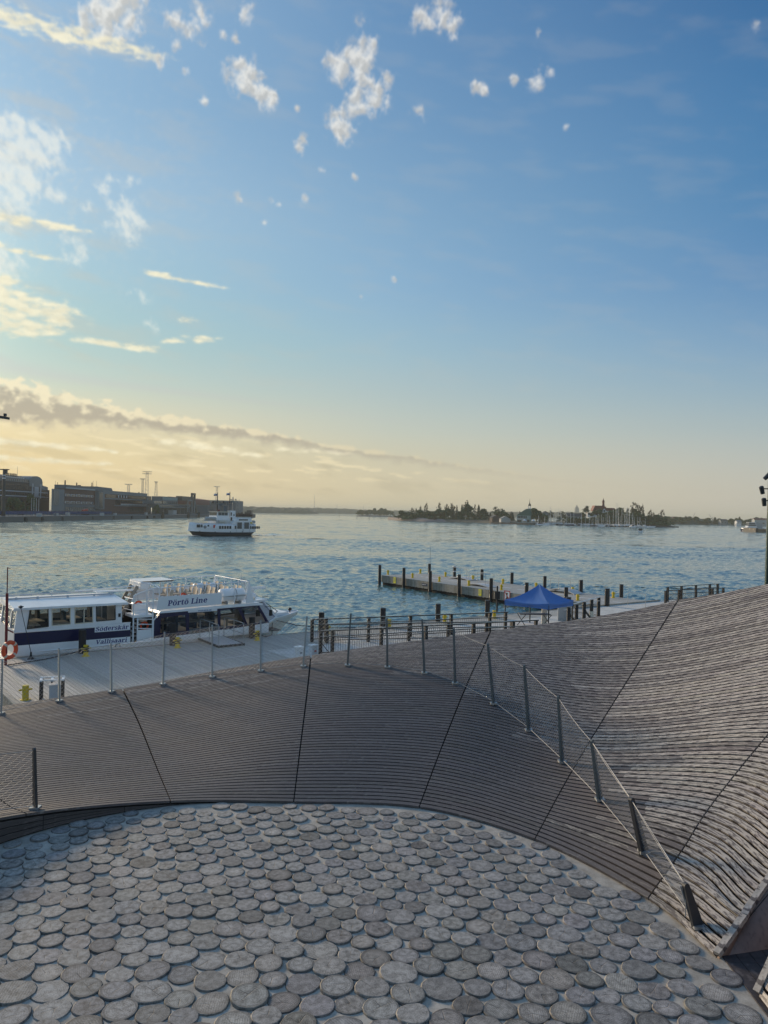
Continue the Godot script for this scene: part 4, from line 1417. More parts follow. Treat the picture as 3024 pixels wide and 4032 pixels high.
func build_boat():
	var org := PO - PB.z * 0.3
	var t := thing("passenger_boat", "white passenger boat with a navy stripe and an open upper deck moored at the pier", "passenger boat", org, PB)
	# hull
	var st := []
	for x in [0.0, 0.6, 2.0, 4.0, 6.0, 8.0, 9.5, 10.6, 11.5, 12.3, 13.0, 13.6, 14.1, 14.6, 14.95, 15.1]:
		var hb: float = hull_half(x)
		var rail: float = lerpf(1.14, 1.16, x / 6.0) if x < 6.0 else lerpf(1.16, 1.84, pow((x - 6.0) / 9.1, 1.05))
		var under_x: float = x if x < 10.0 else lerpf(x, 10.0 + (x - 10.0) * 0.66, 1.0)
		var wl: float = hb * (0.86 if x < 10 else lerpf(0.86, 0.25, (x - 10.0) / 5.1))
		var rows := PackedVector3Array()
		for sd in [1.0, -1.0]:
			var a := [Vector3(x, rail, -2.0 + sd * hb), Vector3(x, rail - 0.16, -2.0 + sd * hb * 0.99), Vector3(lerpf(x, under_x, 0.25), rail - 0.42, -2.0 + sd * lerpf(hb, wl, 0.3)), Vector3(under_x, 0.25, -2.0 + sd * wl), Vector3(under_x, -0.5, -2.0 + sd * wl * 0.7)]
			if sd < 0: a.reverse()
			for p in a: rows.append(p)
		st.append(rows)
	var hs := Sh.new()
	hs.sheet(st)
	var e: PackedVector3Array = st[0]
	for k in 4:
		hs.quad(e[k], e[9 - k], e[8 - k], e[k + 1])
	obj("hull", hs, M["boat_white"], t)
	var dk := Sh.new()
	for k in st.size() - 1:
		dk.quad(st[k][0] + Vector3(0, -0.03, 0), st[k + 1][0] + Vector3(0, -0.03, 0), st[k + 1][9] + Vector3(0, -0.03, 0), st[k][9] + Vector3(0, -0.03, 0))
	obj("deck", dk, M["white_dull"], t)
	var rr := Sh.new()
	for sd in [0, 9]:
		for k in st.size() - 1:
			rr.rod(st[k][sd], st[k + 1][sd], 0.035, 0.035, 6, false)
	obj("rubbing_rail", rr, M["boat_white"], t)
	# aft cabin, side by side
	for sd in 2:
		var z := 0.0 if sd == 0 else -3.96
		var lw := Sh.new()
		lw.slab(Vector3(0.03, 1.0, z - 0.04), Vector3(4.97, 1.47, z))
		lw.slab(Vector3(0.03, 2.0, z - 0.04), Vector3(4.6, 2.12, z))
		obj("lower_wall", lw, M["boat_white"], t)
		var ns := Sh.new()
		ns.slab(Vector3(0.025, 1.47, z - 0.042), Vector3(4.972, 2.0, z + 0.002))
		obj("navy_stripe", ns, M["navy"], t)
		var ledge := Sh.new()
		ledge.slab(Vector3(0.0, 2.03, z - 0.05), Vector3(4.62, 2.07, z + 0.03))
		ledge.slab(Vector3(4.55, 2.1, z - 0.03), Vector3(4.98, 2.14, z + 0.02))
		obj("ledge", ledge, M["boat_white"], t)
		var wins := [V2([0.62, 2.98, 1.34, 2.98, 1.37, 2.2, 0.51, 2.16]), V2([1.51, 2.98, 2.27, 2.98, 2.29, 2.24, 1.52, 2.23]), V2([2.47, 3.0, 3.23, 3.0, 3.26, 2.26, 2.48, 2.24]), V2([3.4, 3.03, 4.24, 3.03, 4.26, 2.31, 3.42, 2.29])]
		wall_holes(t, "cabin_wall", M["boat_white"], z, 0.05, V2([0.02, 2.1, 4.57, 2.1, 4.55, 3.08, 0.13, 3.02]), wins)
		for k in 4:
			var fr := frame_of(wins[k], z + 0.004, 0.035, 0.045)
			if k == 2:
				fr.slab(Vector3(2.85, 2.27, z - 0.01), Vector3(2.89, 2.99, z + 0.02))
			obj("window_frame", fr, M["cream"] if k == 1 or k == 2 else M["rail_black"], t)
			obj("window_pane", pane_of(wins[k], z - 0.025), M["pane"], t)
	var aw := Sh.new()
	aw.slab(Vector3(0.0, 1.0, -3.96), Vector3(0.04, 2.05, -0.04))
	aw.slab(Vector3(0.0, 2.05, -3.96), Vector3(0.045, 2.12, -0.02))
	obj("aft_wall", aw, M["white_dull"], t)
	var rear := Sh.new()
	for k in 5:
		rear.bar(Vector3(0.03, 2.1, -0.06 - k * 0.96), Vector3(0.14, 3.02, -0.06 - k * 0.96), 0.14, 0.06, Vector3.LEFT)
	obj("aft_window_post", rear, M["boat_white"], t)
	var rp := Sh.new()
	rp.quad(Vector3(0.05, 2.12, -3.9), Vector3(0.05, 2.12, -0.06), Vector3(0.14, 3.0, -0.06), Vector3(0.14, 3.0, -3.9))
	obj("aft_window_pane", rp, M["pane"], t)
	var fw := Sh.new()
	fw.slab(Vector3(4.5, 1.1, -3.95), Vector3(4.55, 3.05, -2.9))
	fw.slab(Vector3(4.5, 1.1, -2.0), Vector3(4.55, 3.05, -0.05))
	fw.slab(Vector3(4.5, 2.9, -2.9), Vector3(4.55, 3.05, -2.0))
	obj("forward_wall", fw, M["boat_white"], t)
	var fl := Sh.new()
	fl.slab(Vector3(0.06, 1.14, -3.9), Vector3(13.0, 1.18, -0.06))
	obj("cabin_floor", fl, M["inside"], t)
	var rf := Sh.new()
	rf.prism(V2([0.12, 2.98, 0.12, 3.08, -1.9, 3.26, -2.1, 3.28, -4.1, 3.12, -4.1, 3.0]), Vector3(-0.06, 0, 0), Vector3(0, 0, 1), Vector3.UP, 4.86)
	obj("cabin_roof", rf, M["boat_white"], t)
	var beads := Sh.new()
	for z in [-1.75, -3.2]:
		beads.rod(Vector3(0.0, 3.28, z), Vector3(4.7, 3.31, z), 0.035, 0.035, 6)
	for x in [0.4, 1.3, 2.6, 3.8, 4.6]:
		beads.lathe([Vector2(0.05, 0), Vector2(0.05, 0.1), Vector2(0, 0.11)], Vector3(x, 3.24, -1.72), 8)
	beads.tube([Vector3(2.0, 3.28, -2.0), Vector3(1.95, 3.42, -2.2), Vector3(2.2, 3.46, -2.7), Vector3(2.7, 3.44, -3.0)], 0.015, 5)
	obj("roof_rail", beads, M["pale_grey"], t)
	var lamp := Sh.new()
	lamp.slab(Vector3(4.4, 2.42, 0.002), Vector3(4.5, 2.58, 0.03))
	obj("switch_box", lamp, M["black"], t)
	# tables, seats and lockers inside both cabins
	for q in [[0.75, -0.75], [1.2, -1.9], [2.0, -0.8], [2.9, -2.2], [3.7, -1.2]]:
		var s := Sh.new()
		s.box(Vector3(q[0], 2.24, q[1]), Vector3(0.72, 0.04, 0.95))
		s.box(Vector3(q[0], 1.7, q[1]), Vector3(0.08, 1.05, 0.08))
		obj("table", s, M["cream"], t)
	for q in [[1.5, -2.6], [2.4, -1.6], [3.2, -3.2], [3.9, -2.7], [1.0, -3.3]]:
		var s := Sh.new()
		s.box(Vector3(q[0], 2.25, q[1]), Vector3(0.12, 0.75, 0.5))
		s.box(Vector3(q[0] - 0.25, 1.75, q[1]), Vector3(0.5, 0.15, 0.5))
		obj("seat", s, M["seat_blue"], t)
	# open deck with its stair cage
	var cage := Sh.new()
	for p in [[5.1, 1.2, 3.36], [6.02, 1.15, 3.6], [5.3, 1.15, 2.3], [5.72, 2.4, 3.62], [6.33, 2.6, 3.66]]:
		cage.rod(Vector3(p[0], p[1], 0.0), Vector3(p[0], p[2], 0.0), 0.035, 0.035, 8)
	for y in [2.66, 2.95, 3.2]:
		cage.rod(Vector3(5.1, y, 0.0), Vector3(6.02, y + 0.05, 0.0), 0.022, 0.022, 6)
		cage.rod(Vector3(5.1, y, 0.0), Vector3(5.0, y, -1.0), 0.022, 0.022, 6)
	cage.tube([Vector3(5.1, 3.36, 0), Vector3(5.6, 3.54, 0), Vector3(6.18, 3.69, 0), Vector3(6.33, 3.66, 0)], 0.03, 6)
	cage.tube([Vector3(5.7, 3.9, -0.9), Vector3(6.3, 3.75, -0.4), Vector3(6.33, 3.66, 0)], 0.028, 6)
	for y in [1.82, 2.02, 2.26]:
		cage.rod(Vector3(5.3, y, 0.0), Vector3(6.02, y - 0.06, 0.0), 0.024, 0.024, 6)
	obj("stair_rail", cage, M["boat_white"], t)
	var gate := Sh.new()
	gate.slab(Vector3(5.32, 1.16, -0.03), Vector3(5.98, 1.74, 0.0))
	obj("stair_gate", gate, M["boat_white"], t)
	var plat := Sh.new()
	plat.slab(Vector3(5.08, 2.32, -1.1), Vector3(6.06, 2.44, 0.03))
	plat.slab(Vector3(5.35, 2.42, -1.0), Vector3(6.0, 2.85, -0.55))
	obj("stair_landing", plat, M["boat_white"], t)
	for k in 6:
		var s := Sh.new()
		s.slab(Vector3(4.98 + 0.12 * k, 1.22 + 0.17 * k, -1.1), Vector3(5.28 + 0.12 * k, 1.27 + 0.17 * k, -0.35))
		obj("stair_tread", s, M["white_dull"], t)
	var lad := Sh.new()
	for z in [-2.0, -2.9]:
		lad.bar(Vector3(4.7, 1.3, z), Vector3(5.95, 3.6, z), 0.06, 0.16)
	for k in 10:
		lad.slab(Vector3(4.72 + 0.125 * k, 1.4 + 0.23 * k, -2.9), Vector3(4.95 + 0.125 * k, 1.44 + 0.23 * k, -2.0))
	obj("ladder", lad, M["cladding"], t)
	var back := Sh.new()
	back.slab(Vector3(4.6, 1.1, -3.9), Vector3(6.1, 2.6, -3.1))
	back.slab(Vector3(6.0, 1.15, -3.0), Vector3(6.08, 2.5, -1.0))
	obj("locker", back, M["steel_dark"], t)
	var lines := Sh.new()
	lines.bar(Vector3(5.0, 1.19, 0.05), Vector3(5.55, 1.19, -0.9), 0.04, 0.02)
	obj("deck_edge_line", lines, M["white"], t)
	for q in [[5.75, 1.86, -0.35], [5.85, 2.72, -1.5], [7.7, 3.12, -0.5]]:
		var o := obj("life_ring", torus(0.17, 0.05, 16, 8, Basis(Vector3.RIGHT, PI / 2)), M["orange"], t)
		o.position = Vector3(q[0], q[1], q[2])
	# forward saloon
	for sd in 2:
		var z := 0.0 if sd == 0 else -3.96
		var wins := [V2([6.42, 2.24, 7.64, 2.3, 7.70, 1.53, 6.40, 1.52]), V2([7.82, 2.36, 9.31, 2.39, 9.36, 1.60, 7.84, 1.57]), V2([9.47, 2.41, 10.4, 2.45, 10.86, 1.64, 9.50, 1.54]), V2([10.6, 2.46, 11.5, 2.50, 12.02, 1.68, 10.98, 1.62])]
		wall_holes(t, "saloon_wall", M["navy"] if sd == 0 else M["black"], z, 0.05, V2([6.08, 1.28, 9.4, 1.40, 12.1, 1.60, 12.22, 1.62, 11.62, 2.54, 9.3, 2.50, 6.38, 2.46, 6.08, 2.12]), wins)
		for k in 4:
			obj("saloon_window", pane_of(wins[k], z - 0.02), M["pane_dark"] if k < 2 else M["pane"], t)
		var skirt := Sh.new()
		skirt.prism(V2([6.05, 1.1, 12.2, 1.1, 12.2, 1.61, 9.4, 1.402, 6.05, 1.282]), Vector3(0, 0, z + 0.001), Vector3.RIGHT, Vector3.UP, 0.045)
		skirt.bar(Vector3(6.05, 1.2, z), Vector3(6.05, 2.14, z), 0.05, 0.05, Vector3.BACK)
		skirt.bar(Vector3(6.05, 2.14, z), Vector3(6.36, 2.51, z), 0.05, 0.05, Vector3.BACK)
		obj("saloon_trim", skirt, M["boat_white"], t)
	# the windscreen narrows towards the bow
	var f0 := [Vector3(11.62, 2.54, 0), Vector3(12.22, 1.62, 0), Vector3(13.15, 1.72, -0.95), Vector3(12.3, 2.62, -0.85)]
	var fr2 := [Vector3(11.62, 2.54, -3.96), Vector3(12.22, 1.62, -3.96), Vector3(13.15, 1.72, -3.0), Vector3(12.3, 2.62, -3.1)]
	var q1 := Sh.new()
	q1.quad(f0[1], f0[2], f0[3], f0[0])
	obj("quarter_window", q1, M["pane_blue"], t)
	var q2 := Sh.new()
	q2.quad(fr2[0], fr2[3], fr2[2], fr2[1])
	obj("quarter_window", q2, M["pane_blue"], t)
	var q3 := Sh.new()
	q3.quad(f0[2], fr2[2], fr2[3], f0[3])
	obj("windscreen", q3, M["pane_blue"], t)
	for q in [[f0[3], f0[2]], [fr2[3], fr2[2]]]:
		var pil := Sh.new()
		pil.bar(q[0], q[1], 0.12, 0.08, Vector3.FORWARD)
		obj("windscreen_pillar", pil, M["boat_white"], t)
	var sill := Sh.new()
	sill.bar(f0[1], f0[2], 0.06, 0.08)
	obj("windscreen_sill", sill, M["boat_white"], t)
	var wp := Sh.new()
	for q in [[12.4, 2.62, -1.0, 13.3, 1.85, -1.35], [12.45, 2.6, -1.05, 13.75, 1.9, -1.9], [13.3, 1.85, -1.35, 13.75, 1.9, -1.9], [12.6, 2.35, -1.0, 13.05, 1.95, -1.1], [12.75, 2.3, -1.1, 13.0, 1.8, -1.2]]:
		wp.rod(Vector3(q[0], q[1], q[2]), Vector3(q[3], q[4], q[5]), 0.02, 0.02, 5)
	obj("wiper", wp, M["black"], t)
	var mir := Sh.new()
	mir.tube([Vector3(11.9, 2.45, 0.05), Vector3(12.15, 2.48, 0.2), Vector3(12.2, 2.25, 0.22)], 0.015, 5)
	mir.box(Vector3(12.18, 2.15, 0.22), Vector3(0.16, 0.3, 0.06))
	mir.box(Vector3(11.72, 2.1, -0.3), Vector3(0.2, 0.32, 0.08))
	obj("wing_mirror", mir, M["black"], t)
	var hd := Sh.new()
	hd.slab(Vector3(6.12, 1.18, -3.9), Vector3(6.16, 2.46, -0.06))
	obj("saloon_bulkhead", hd, M["inside"], t)
	for q in [[6.9, -1.0], [6.9, -2.9], [8.2, -1.0], [8.2, -2.9], [9.0, -0.9], [9.6, -2.9], [10.3, -1.0]]:
		var s := Sh.new()
		s.box(Vector3(q[0], 1.86, q[1]), Vector3(0.75, 0.04, 0.9))
		s.box(Vector3(q[0], 1.5, q[1]), Vector3(0.08, 0.7, 0.08))
		obj("table", s, M["cream"], t)
	for q in [[7.5, -1.2], [7.6, -2.9], [8.75, -1.8], [9.4, -1.1], [10.0, -2.6], [11.2, -1.4]]:
		var s := Sh.new()
		s.box(Vector3(q[0], 1.8, q[1]), Vector3(0.14, 0.8, 0.9))
		s.box(Vector3(q[0] - 0.22, 1.5, q[1]), Vector3(0.45, 0.12, 0.9))
		obj("seat", s, M["seat_blue"], t)
	# roof, upper deck and its banner
	var up := Sh.new()
	up.prism(V2([6.3, 2.46, 11.7, 2.56, 12.55, 2.66, 12.5, 2.74, 11.6, 2.70, 9.3, 2.66, 6.36, 2.56]), Vector3(0, 0, -0.8), Vector3.RIGHT, Vector3.UP, 2.36)
	up.prism(V2([6.3, 2.462, 11.75, 2.562, 11.85, 2.62, 11.6, 2.698, 9.3, 2.658, 6.36, 2.558]), Vector3(0, 0, 0.05), Vector3.RIGHT, Vector3.UP, 0.85)
	up.prism(V2([6.3, 2.462, 11.75, 2.562, 11.85, 2.62, 11.6, 2.698, 9.3, 2.658, 6.36, 2.558]), Vector3(0, 0, -3.16), Vector3.RIGHT, Vector3.UP, 0.85)
	obj("upper_deck", up, M["boat_white"], t)
	var nb := Sh.new()
	nb.slab(Vector3(7.77, 2.41, 0.0), Vector3(9.28, 2.56, 0.03))
	obj("name_board", nb, M["white"], t)
	words("SÖDERSKÄR", 0.075, 0.004, M["teal_letter"], t, "name_lettering", Vector3(8.62, 2.475, 0.034), Basis.IDENTITY, true, false, true, 0.70)
	for sd in 2:
		var z := 0.06 if sd == 0 else -4.0
		var bn := Sh.new()
		bn.prism(V2([6.24, 2.64, 9.5, 2.72, 9.5, 3.30, 6.33, 3.26]), Vector3(0, 0, z), Vector3.RIGHT, Vector3.UP, 0.03)
		bn.prism(V2([6.24, 2.64, 6.33, 3.26, 6.27, 3.3, 6.18, 2.62]), Vector3(0, 0, z - 0.002), Vector3.RIGHT, Vector3.UP, 0.03)
		obj("side_banner", bn, M["white"], t)
		var rl := Sh.new()
		var zz := z - 0.02
		rl.rod(Vector3(6.33, 3.66, zz), Vector3(10.97, 3.80, zz), 0.028, 0.028, 6)
		for x in [6.7, 7.35, 8.3, 9.3, 10.2]:
			rl.rod(Vector3(x, 2.7, zz), Vector3(x, 3.67 + 0.03 * (x - 6.33), zz), 0.024, 0.024, 6)
		rl.rod(Vector3(9.5, 3.1, zz), Vector3(10.95, 3.2, zz), 0.018, 0.018, 6)
		obj("deck_rail", rl, M["boat_white"], t)
		var plate := Sh.new()
		plate.prism(V2([10.85, 2.70, 11.3, 2.72, 11.02, 3.8, 10.94, 3.8]), Vector3(0, 0, zz + 0.02), Vector3.RIGHT, Vector3.UP, 0.04)
		obj("end_plate", plate, M["boat_white"], t)
		var rv := Sh.new()
		rv.lathe([Vector2(0, 0), Vector2(0.18, 0.0), Vector2(0.29, 0.05), Vector2(0.335, 0.12), Vector2(0.335, 0.66), Vector2(0.35, 0.68), Vector2(0.35, 0.74), Vector2(0.335, 0.76), Vector2(0.335, 1.28), Vector2(0.29, 1.35), Vector2(0.18, 1.4), Vector2(0, 1.4)], Vector3(9.53, 3.12, -0.35 if sd == 0 else -3.6), 20, Basis(Vector3.FORWARD, PI / 2))
		obj("life_raft", rv, M["boat_white"], t)
		var cr := Sh.new()
		for x in [9.85, 10.6]:
			cr.box(Vector3(x, 2.76, -0.35 if sd == 0 else -3.6), Vector3(0.08, 0.14, 0.6))
		cr.slab(Vector3(9.6, 3.08, 0.0 if sd == 0 else -3.96), Vector3(10.88, 3.11, 0.01 if sd == 0 else -3.95))
		obj("raft_cradle", cr, M["grey"], t)
		var sp := obj("raft_strap", torus(0.352, 0.012, 24, 6, Basis(Vector3.FORWARD, PI / 2)), M["grey"], t)
		sp.position = Vector3(10.36, 3.12, -0.35 if sd == 0 else -3.6)
	var fr3 := Sh.new()
	fr3.rod(Vector3(10.97, 3.80, 0.04), Vector3(10.97, 3.80, -4.02), 0.028, 0.028, 6)
	for k in 5:
		fr3.rod(Vector3(11.1, 2.75, -0.3 - k * 0.85), Vector3(10.97, 3.8, -0.3 - k * 0.85), 0.022, 0.022, 6)
	obj("front_rail", fr3, M["boat_white"], t)
	words("Pörtö Line", 0.26, 0.006, M["navy_letter"], t, "banner_lettering", Vector3(7.72, 2.955, 0.064), Basis(Vector3.BACK, 0.035), true, true, true, 2.0)
	var sb := Sh.new()
	sb.slab(Vector3(3.35, 1.785, 0.004), Vector3(4.95, 2.095, 0.018))
	obj("name_board", sb, M["white"], t)
	words("Söderskär", 0.20, 0.004, M["navy_letter"], t, "name_lettering", Vector3(4.14, 1.93, 0.021), Basis.IDENTITY, true, true, true, 1.48)
	words("Vallisaari", 0.19, 0.004, M["navy_letter"], t, "route_lettering", Vector3(4.12, 1.335, 0.003), Basis.IDENTITY, true, true, true, 1.42)
	var rb := Sh.new()
	rb.prism(V2([7.84, 1.36, 9.36, 1.43, 9.36, 1.65, 7.84, 1.60]), Vector3(0, 0, 0.02), Vector3.RIGHT, Vector3.UP, 0.012)
	obj("route_board", rb, M["wall_slate"], t)
	words("Vallisaari", 0.18, 0.004, M["black"], t, "route_lettering", Vector3(8.6, 1.50, 0.026), Basis(Vector3.BACK, 0.04), true, true, true, 1.3)
	# seats on the upper deck
	var bk := Sh.new()
	bk.sheet([PackedVector3Array([Vector3(0.02, 0.38, -0.21), Vector3(0.04, 0.38, 0), Vector3(0.02, 0.38, 0.21)]), PackedVector3Array([Vector3(0.06, 0.62, -0.21), Vector3(0.09, 0.62, 0), Vector3(0.06, 0.62, 0.21)]), PackedVector3Array([Vector3(0.13, 0.86, -0.18), Vector3(0.15, 0.88, 0), Vector3(0.13, 0.86, 0.18)])])
	bk.box(Vector3(-0.2, 0.38, 0), Vector3(0.42, 0.05, 0.42))
	bk.box(Vector3(-0.15, 0.19, 0), Vector3(0.06, 0.36, 0.06))
	var seat_mesh := bk.mesh()
	for i in 6:
		for j in 4:
			var zz: float = [-0.55, -1.05, -2.75, -3.3][j]
			if i == 0 and j > 1: continue
			var o := obj("deck_seat", seat_mesh, M["beige_seat"], t)
			o.position = Vector3(7.05 + 0.72 * i, 2.62 + 0.012 * i, zz)
	var hood := Sh.new()
	hood.prism(V2([6.0, 3.76, 7.72, 3.80, 7.72, 3.86, 6.05, 3.84, 5.98, 3.5, 6.02, 3.5]), Vector3(0, 0, -1.7), Vector3.RIGHT, Vector3.UP, 1.7)
	hood.prism(V2([6.0, 3.45, 6.35, 3.45, 6.5, 3.8, 6.02, 3.8]), Vector3(0, 0, -1.68), Vector3.RIGHT, Vector3.UP, 0.03)
	for x in [6.45, 7.6]:
		for z in [-1.8, -3.3]:
			hood.rod(Vector3(x, 2.6, z), Vector3(x, 3.8, z), 0.03)
	obj("stair_hood", hood, M["boat_white"], t)
	var pk := Sh.new()
	pk.slab(Vector3(4.0, 3.36, -2.6), Vector3(6.3, 3.41, -2.0))
	pk.rod(Vector3(3.2, 3.42, -2.7), Vector3(6.0, 3.52, -2.7), 0.03)
	obj("stowed_plank", pk, M["boat_white"], t)
	# radar mast on the wheelhouse roof
	var ms := Sh.new()
	ms.slab(Vector3(11.5, 2.7, -2.4), Vector3(11.95, 2.86, -1.6))
	ms.rod(Vector3(11.7, 2.8, -2.0), Vector3(11.55, 3.95, -2.0), 0.03, 0.02)
	for q in [[12.1, -1.7], [12.15, -2.3], [11.9, -1.5]]:
		ms.rod(Vector3(q[0], 2.75, q[1]), Vector3(11.58, 3.8, -2.0), 0.014)
	obj("mast", ms, M["pale_grey"], t)
	var ra := Sh.new()
	ra.lathe([Vector2(0.22, 0), Vector2(0.2, 0.18), Vector2(0.09, 0.22), Vector2(0.09, 0.42), Vector2(0, 0.42)], Vector3(12.25, 2.74, -2.0), 12)
	ra.box(Vector3(12.45, 3.24, -1.9), Vector3(1.25, 0.13, 0.10), yaw(0.25))
	obj("radar", ra, M["boat_white"], t)
	var lt := Sh.new()
	lt.box(Vector3(11.6, 2.80, -0.9), Vector3(0.34, 0.14, 0.34))
	lt.rod(Vector3(12.5, 2.8, -1.4), Vector3(12.85, 2.83, -1.35), 0.035)
	obj("search_lamp", lt, M["cream"], t)
	var bw := Sh.new()
	bw.lathe([Vector2(0, -0.1), Vector2(0.09, -0.06), Vector2(0.11, 0), Vector2(0.09, 0.06), Vector2(0, 0.1)], Vector3(14.6, 1.95, -2.0), 10)
	bw.rod(Vector3(14.6, 1.7, -2.0), Vector3(14.6, 1.9, -2.0), 0.03)
	obj("bow_lamp", bw, M["black"], t)
	var an := Sh.new()
	an.prism(V2([12.9, 1.68, 14.2, 1.76, 14.1, 1.9, 13.2, 1.86]), Vector3(0, 0, -1.35), Vector3.RIGHT, Vector3.UP, 1.3)
	obj("foredeck_hatch", an, M["white"], t)
	var clt := Sh.new()
	clt.tube([Vector3(4.28, 1.05, 0.02), Vector3(4.3, 1.2, 0.12), Vector3(4.45, 1.22, 0.12), Vector3(4.47, 1.05, 0.1)], 0.02, 5)
	obj("cleat", clt, M["grey"], t)

# ---------------------------------------------------------------- the wire net fences on the bowl
func fin(b: Vector3, t: Vector3, w0: float, w1: float, th: float, out: Vector3) -> Sh:
	var s := Sh.new()
	var up := (t - b).normalized()
	var r := (out - up * out.dot(up)).normalized()
	var h := b.distance_to(t)
	var poly := PackedVector2Array([Vector2(-w0 / 2, -0.05), Vector2(w0 / 2, -0.05), Vector2(w1 / 2, h - w1 * 0.4)])
	for k in 5:
		var a := PI * k / 5.0 + PI / 10
		poly.append(Vector2(cos(a), sin(a)) * w1 / 2 + Vector2(0, h - w1 * 0.4))
	poly.append(Vector2(-w1 / 2, h - w1 * 0.4))
	var side := r.cross(up).normalized()
	s.prism(poly, b + side * th / 2, r, up, th)
	return s

func net_between(s: Sh, b0: Vector3, t0: Vector3, b1: Vector3, t1: Vector3, cell: float, wire: float):
	var nu := maxi(2, int(b0.distance_to(b1) / cell))
	var nv := maxi(4, int(b0.distance_to(t0) / cell * 1.25))
	var sag := 0.02 * b0.distance_to(b1)
	var P := func(i: int, j: int) -> Vector3:
		var u := clampf(float(i) / nu, 0, 1)
		var v := float(j) / nv
		var p := b0.lerp(b1, u).lerp(t0.lerp(t1, u), v)
		p.y -= sag * 4.0 * u * (1.0 - u) * v
		return p
	for j in nv:
		for i in range(j & 1, nu + 1, 2):
			for d in [-1, 1]:
				if i + d >= 0 and i + d <= nu:
					s.rod(P.call(i, j), P.call(i + d, j + 1), wire, wire, 3, false)

func net_fence(called: String, label: String, list: Array, c: Vector3, tail: bool):
	var t := thing(called, label, "net fence")
	var n := list.size()
	for k in n:
		var b: Vector3 = list[k][0]
		var tp: Vector3 = list[k][1]
		var out := Vector3(b.x - c.x, 0, b.z - c.z).normalized()
		var end: bool = tail and k >= n - 2
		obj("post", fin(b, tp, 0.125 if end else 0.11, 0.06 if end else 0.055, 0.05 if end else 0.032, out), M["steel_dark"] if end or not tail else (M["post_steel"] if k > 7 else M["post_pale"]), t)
		var ft := Sh.new()
		ft.box(b + Vector3(0, 0.015, 0), Vector3(0.12, 0.03, 0.12))
		obj("foot", ft, M["galvanised"], t)
	var net := Sh.new()
	var top := Sh.new()
	var low := Sh.new()
	for k in n - 1:
		var b0: Vector3 = list[k][0] + (list[k][1] - list[k][0]) * 0.05
		var b1: Vector3 = list[k + 1][0] + (list[k + 1][1] - list[k + 1][0]) * 0.05
		var t0: Vector3 = list[k][0].lerp(list[k][1], 0.965)
		var t1: Vector3 = list[k + 1][0].lerp(list[k + 1][1], 0.965)
		var q := []
		var p := []
		for i in 7:
			var u := i / 6.0
			q.append(t0.lerp(t1, u) - Vector3(0, 0.02 * b0.distance_to(b1) * 4.0 * u * (1 - u), 0))
			p.append(b0.lerp(b1, u))
		top.tube(q, 0.0034, 6)
		low.tube(p, 0.0045, 6)
		net_between(net, b0, t0, b1, t1, 0.05, 0.0021 if tail else 0.0014)
	if tail:
		# turnbuckles and a bracing stay at the free end
		for k in [n - 3, n - 2]:
			var a: Vector3 = list[k][0].lerp(list[k][1], 0.965)
			var b: Vector3 = list[k + 1][0].lerp(list[k + 1][1], 0.965)
			top.rod(a.lerp(b, 0.55), a.lerp(b, 0.9), 0.006, 0.006, 8)
			top.rod(list[k][0].lerp(list[k][1], 0.965), b.lerp(a, 0.05), 0.004)
		var e: Vector3 = list[n - 1][0]
		var et: Vector3 = list[n - 1][1]
		top.rod(e.lerp(et, 0.15) + Vector3(-0.05, 0, -0.02), e.lerp(et, 0.92) + Vector3(-0.05, 0, -0.02), 0.01)
		top.rod(e.lerp(et, 0.2) + Vector3(-0.09, 0, -0.03), e.lerp(et, 0.7) + Vector3(-0.03, 0, 0.0), 0.006)
	obj("top_cable", top, M["cable"], t)
	obj("bottom_cable", low, M["cable"], t)
	obj("netting", net, M["wire"], t).set_meta("kind", "stuff")

func build_fences():
	var F := [
		[Vector3(-8.3, 3.38, -14.2), Vector3(-8.3, 4.46, -14.2)],
		[Vector3(-7.37, 3.42, -14.96), Vector3(-7.36, 4.47, -14.96)],
		[Vector3(-6.59, 3.47, -15.81), Vector3(-6.62, 4.56, -15.81)],
		[Vector3(-5.73, 3.54, -16.40), Vector3(-5.76, 4.59, -16.40)],
		[Vector3(-4.73, 3.65, -16.72), Vector3(-4.71, 4.79, -16.72)],
		[Vector3(-3.70, 3.79, -16.90), Vector3(-3.72, 4.94, -16.90)],
		[Vector3(-2.64, 3.94, -16.92), Vector3(-2.66, 5.06, -16.92)],
		[Vector3(-1.70, 4.07, -16.88), Vector3(-1.64, 5.18, -16.88)],
		[Vector3(-0.72, 4.16, -16.65), Vector3(-0.67, 5.29, -16.65)],
		[Vector3(0.14, 4.20, -16.33), Vector3(0.11, 5.25, -16.33)],
		[Vector3(0.90, 4.20, -15.81), Vector3(0.83, 5.31, -15.81)],
		[Vector3(1.47, 4.15, -15.14), Vector3(1.42, 5.24, -15.14)],
		[Vector3(2.09, 4.01, -14.15), Vector3(1.96, 5.12, -14.15)],
		[Vector3(2.56, 3.80, -13.19), Vector3(2.46, 4.93, -13.19)],
		[Vector3(2.87, 3.64, -12.04), Vector3(2.79, 4.68, -12.04)],
		[Vector3(3.05, 3.60, -10.57), Vector3(2.92, 4.43, -10.57)],
		[Vector3(3.18, 3.51, -9.16), Vector3(3.01, 4.16, -9.16)],
		[Vector3(3.27, 3.36, -7.80), Vector3(3.13, 3.80, -7.80)]]
	net_fence("net_fence", "long wire net fence on steel posts curving across the timber bowl", F, Vector3(-1.2, 0, -6.7), true)
	var G := [[Vector3(-4.46, 3.54, -10.02), Vector3(-4.49, 4.33, -10.02)], [Vector3(-5.55, 3.66, -9.25), Vector3(-5.6, 4.45, -9.25)], [Vector3(-6.7, 3.80, -8.4), Vector3(-6.75, 4.6, -8.4)]]
	net_fence("net_fence", "short net fence with a braced steel end post at the lower left", G, Vector3(-1.2, 0, -6.7), false)

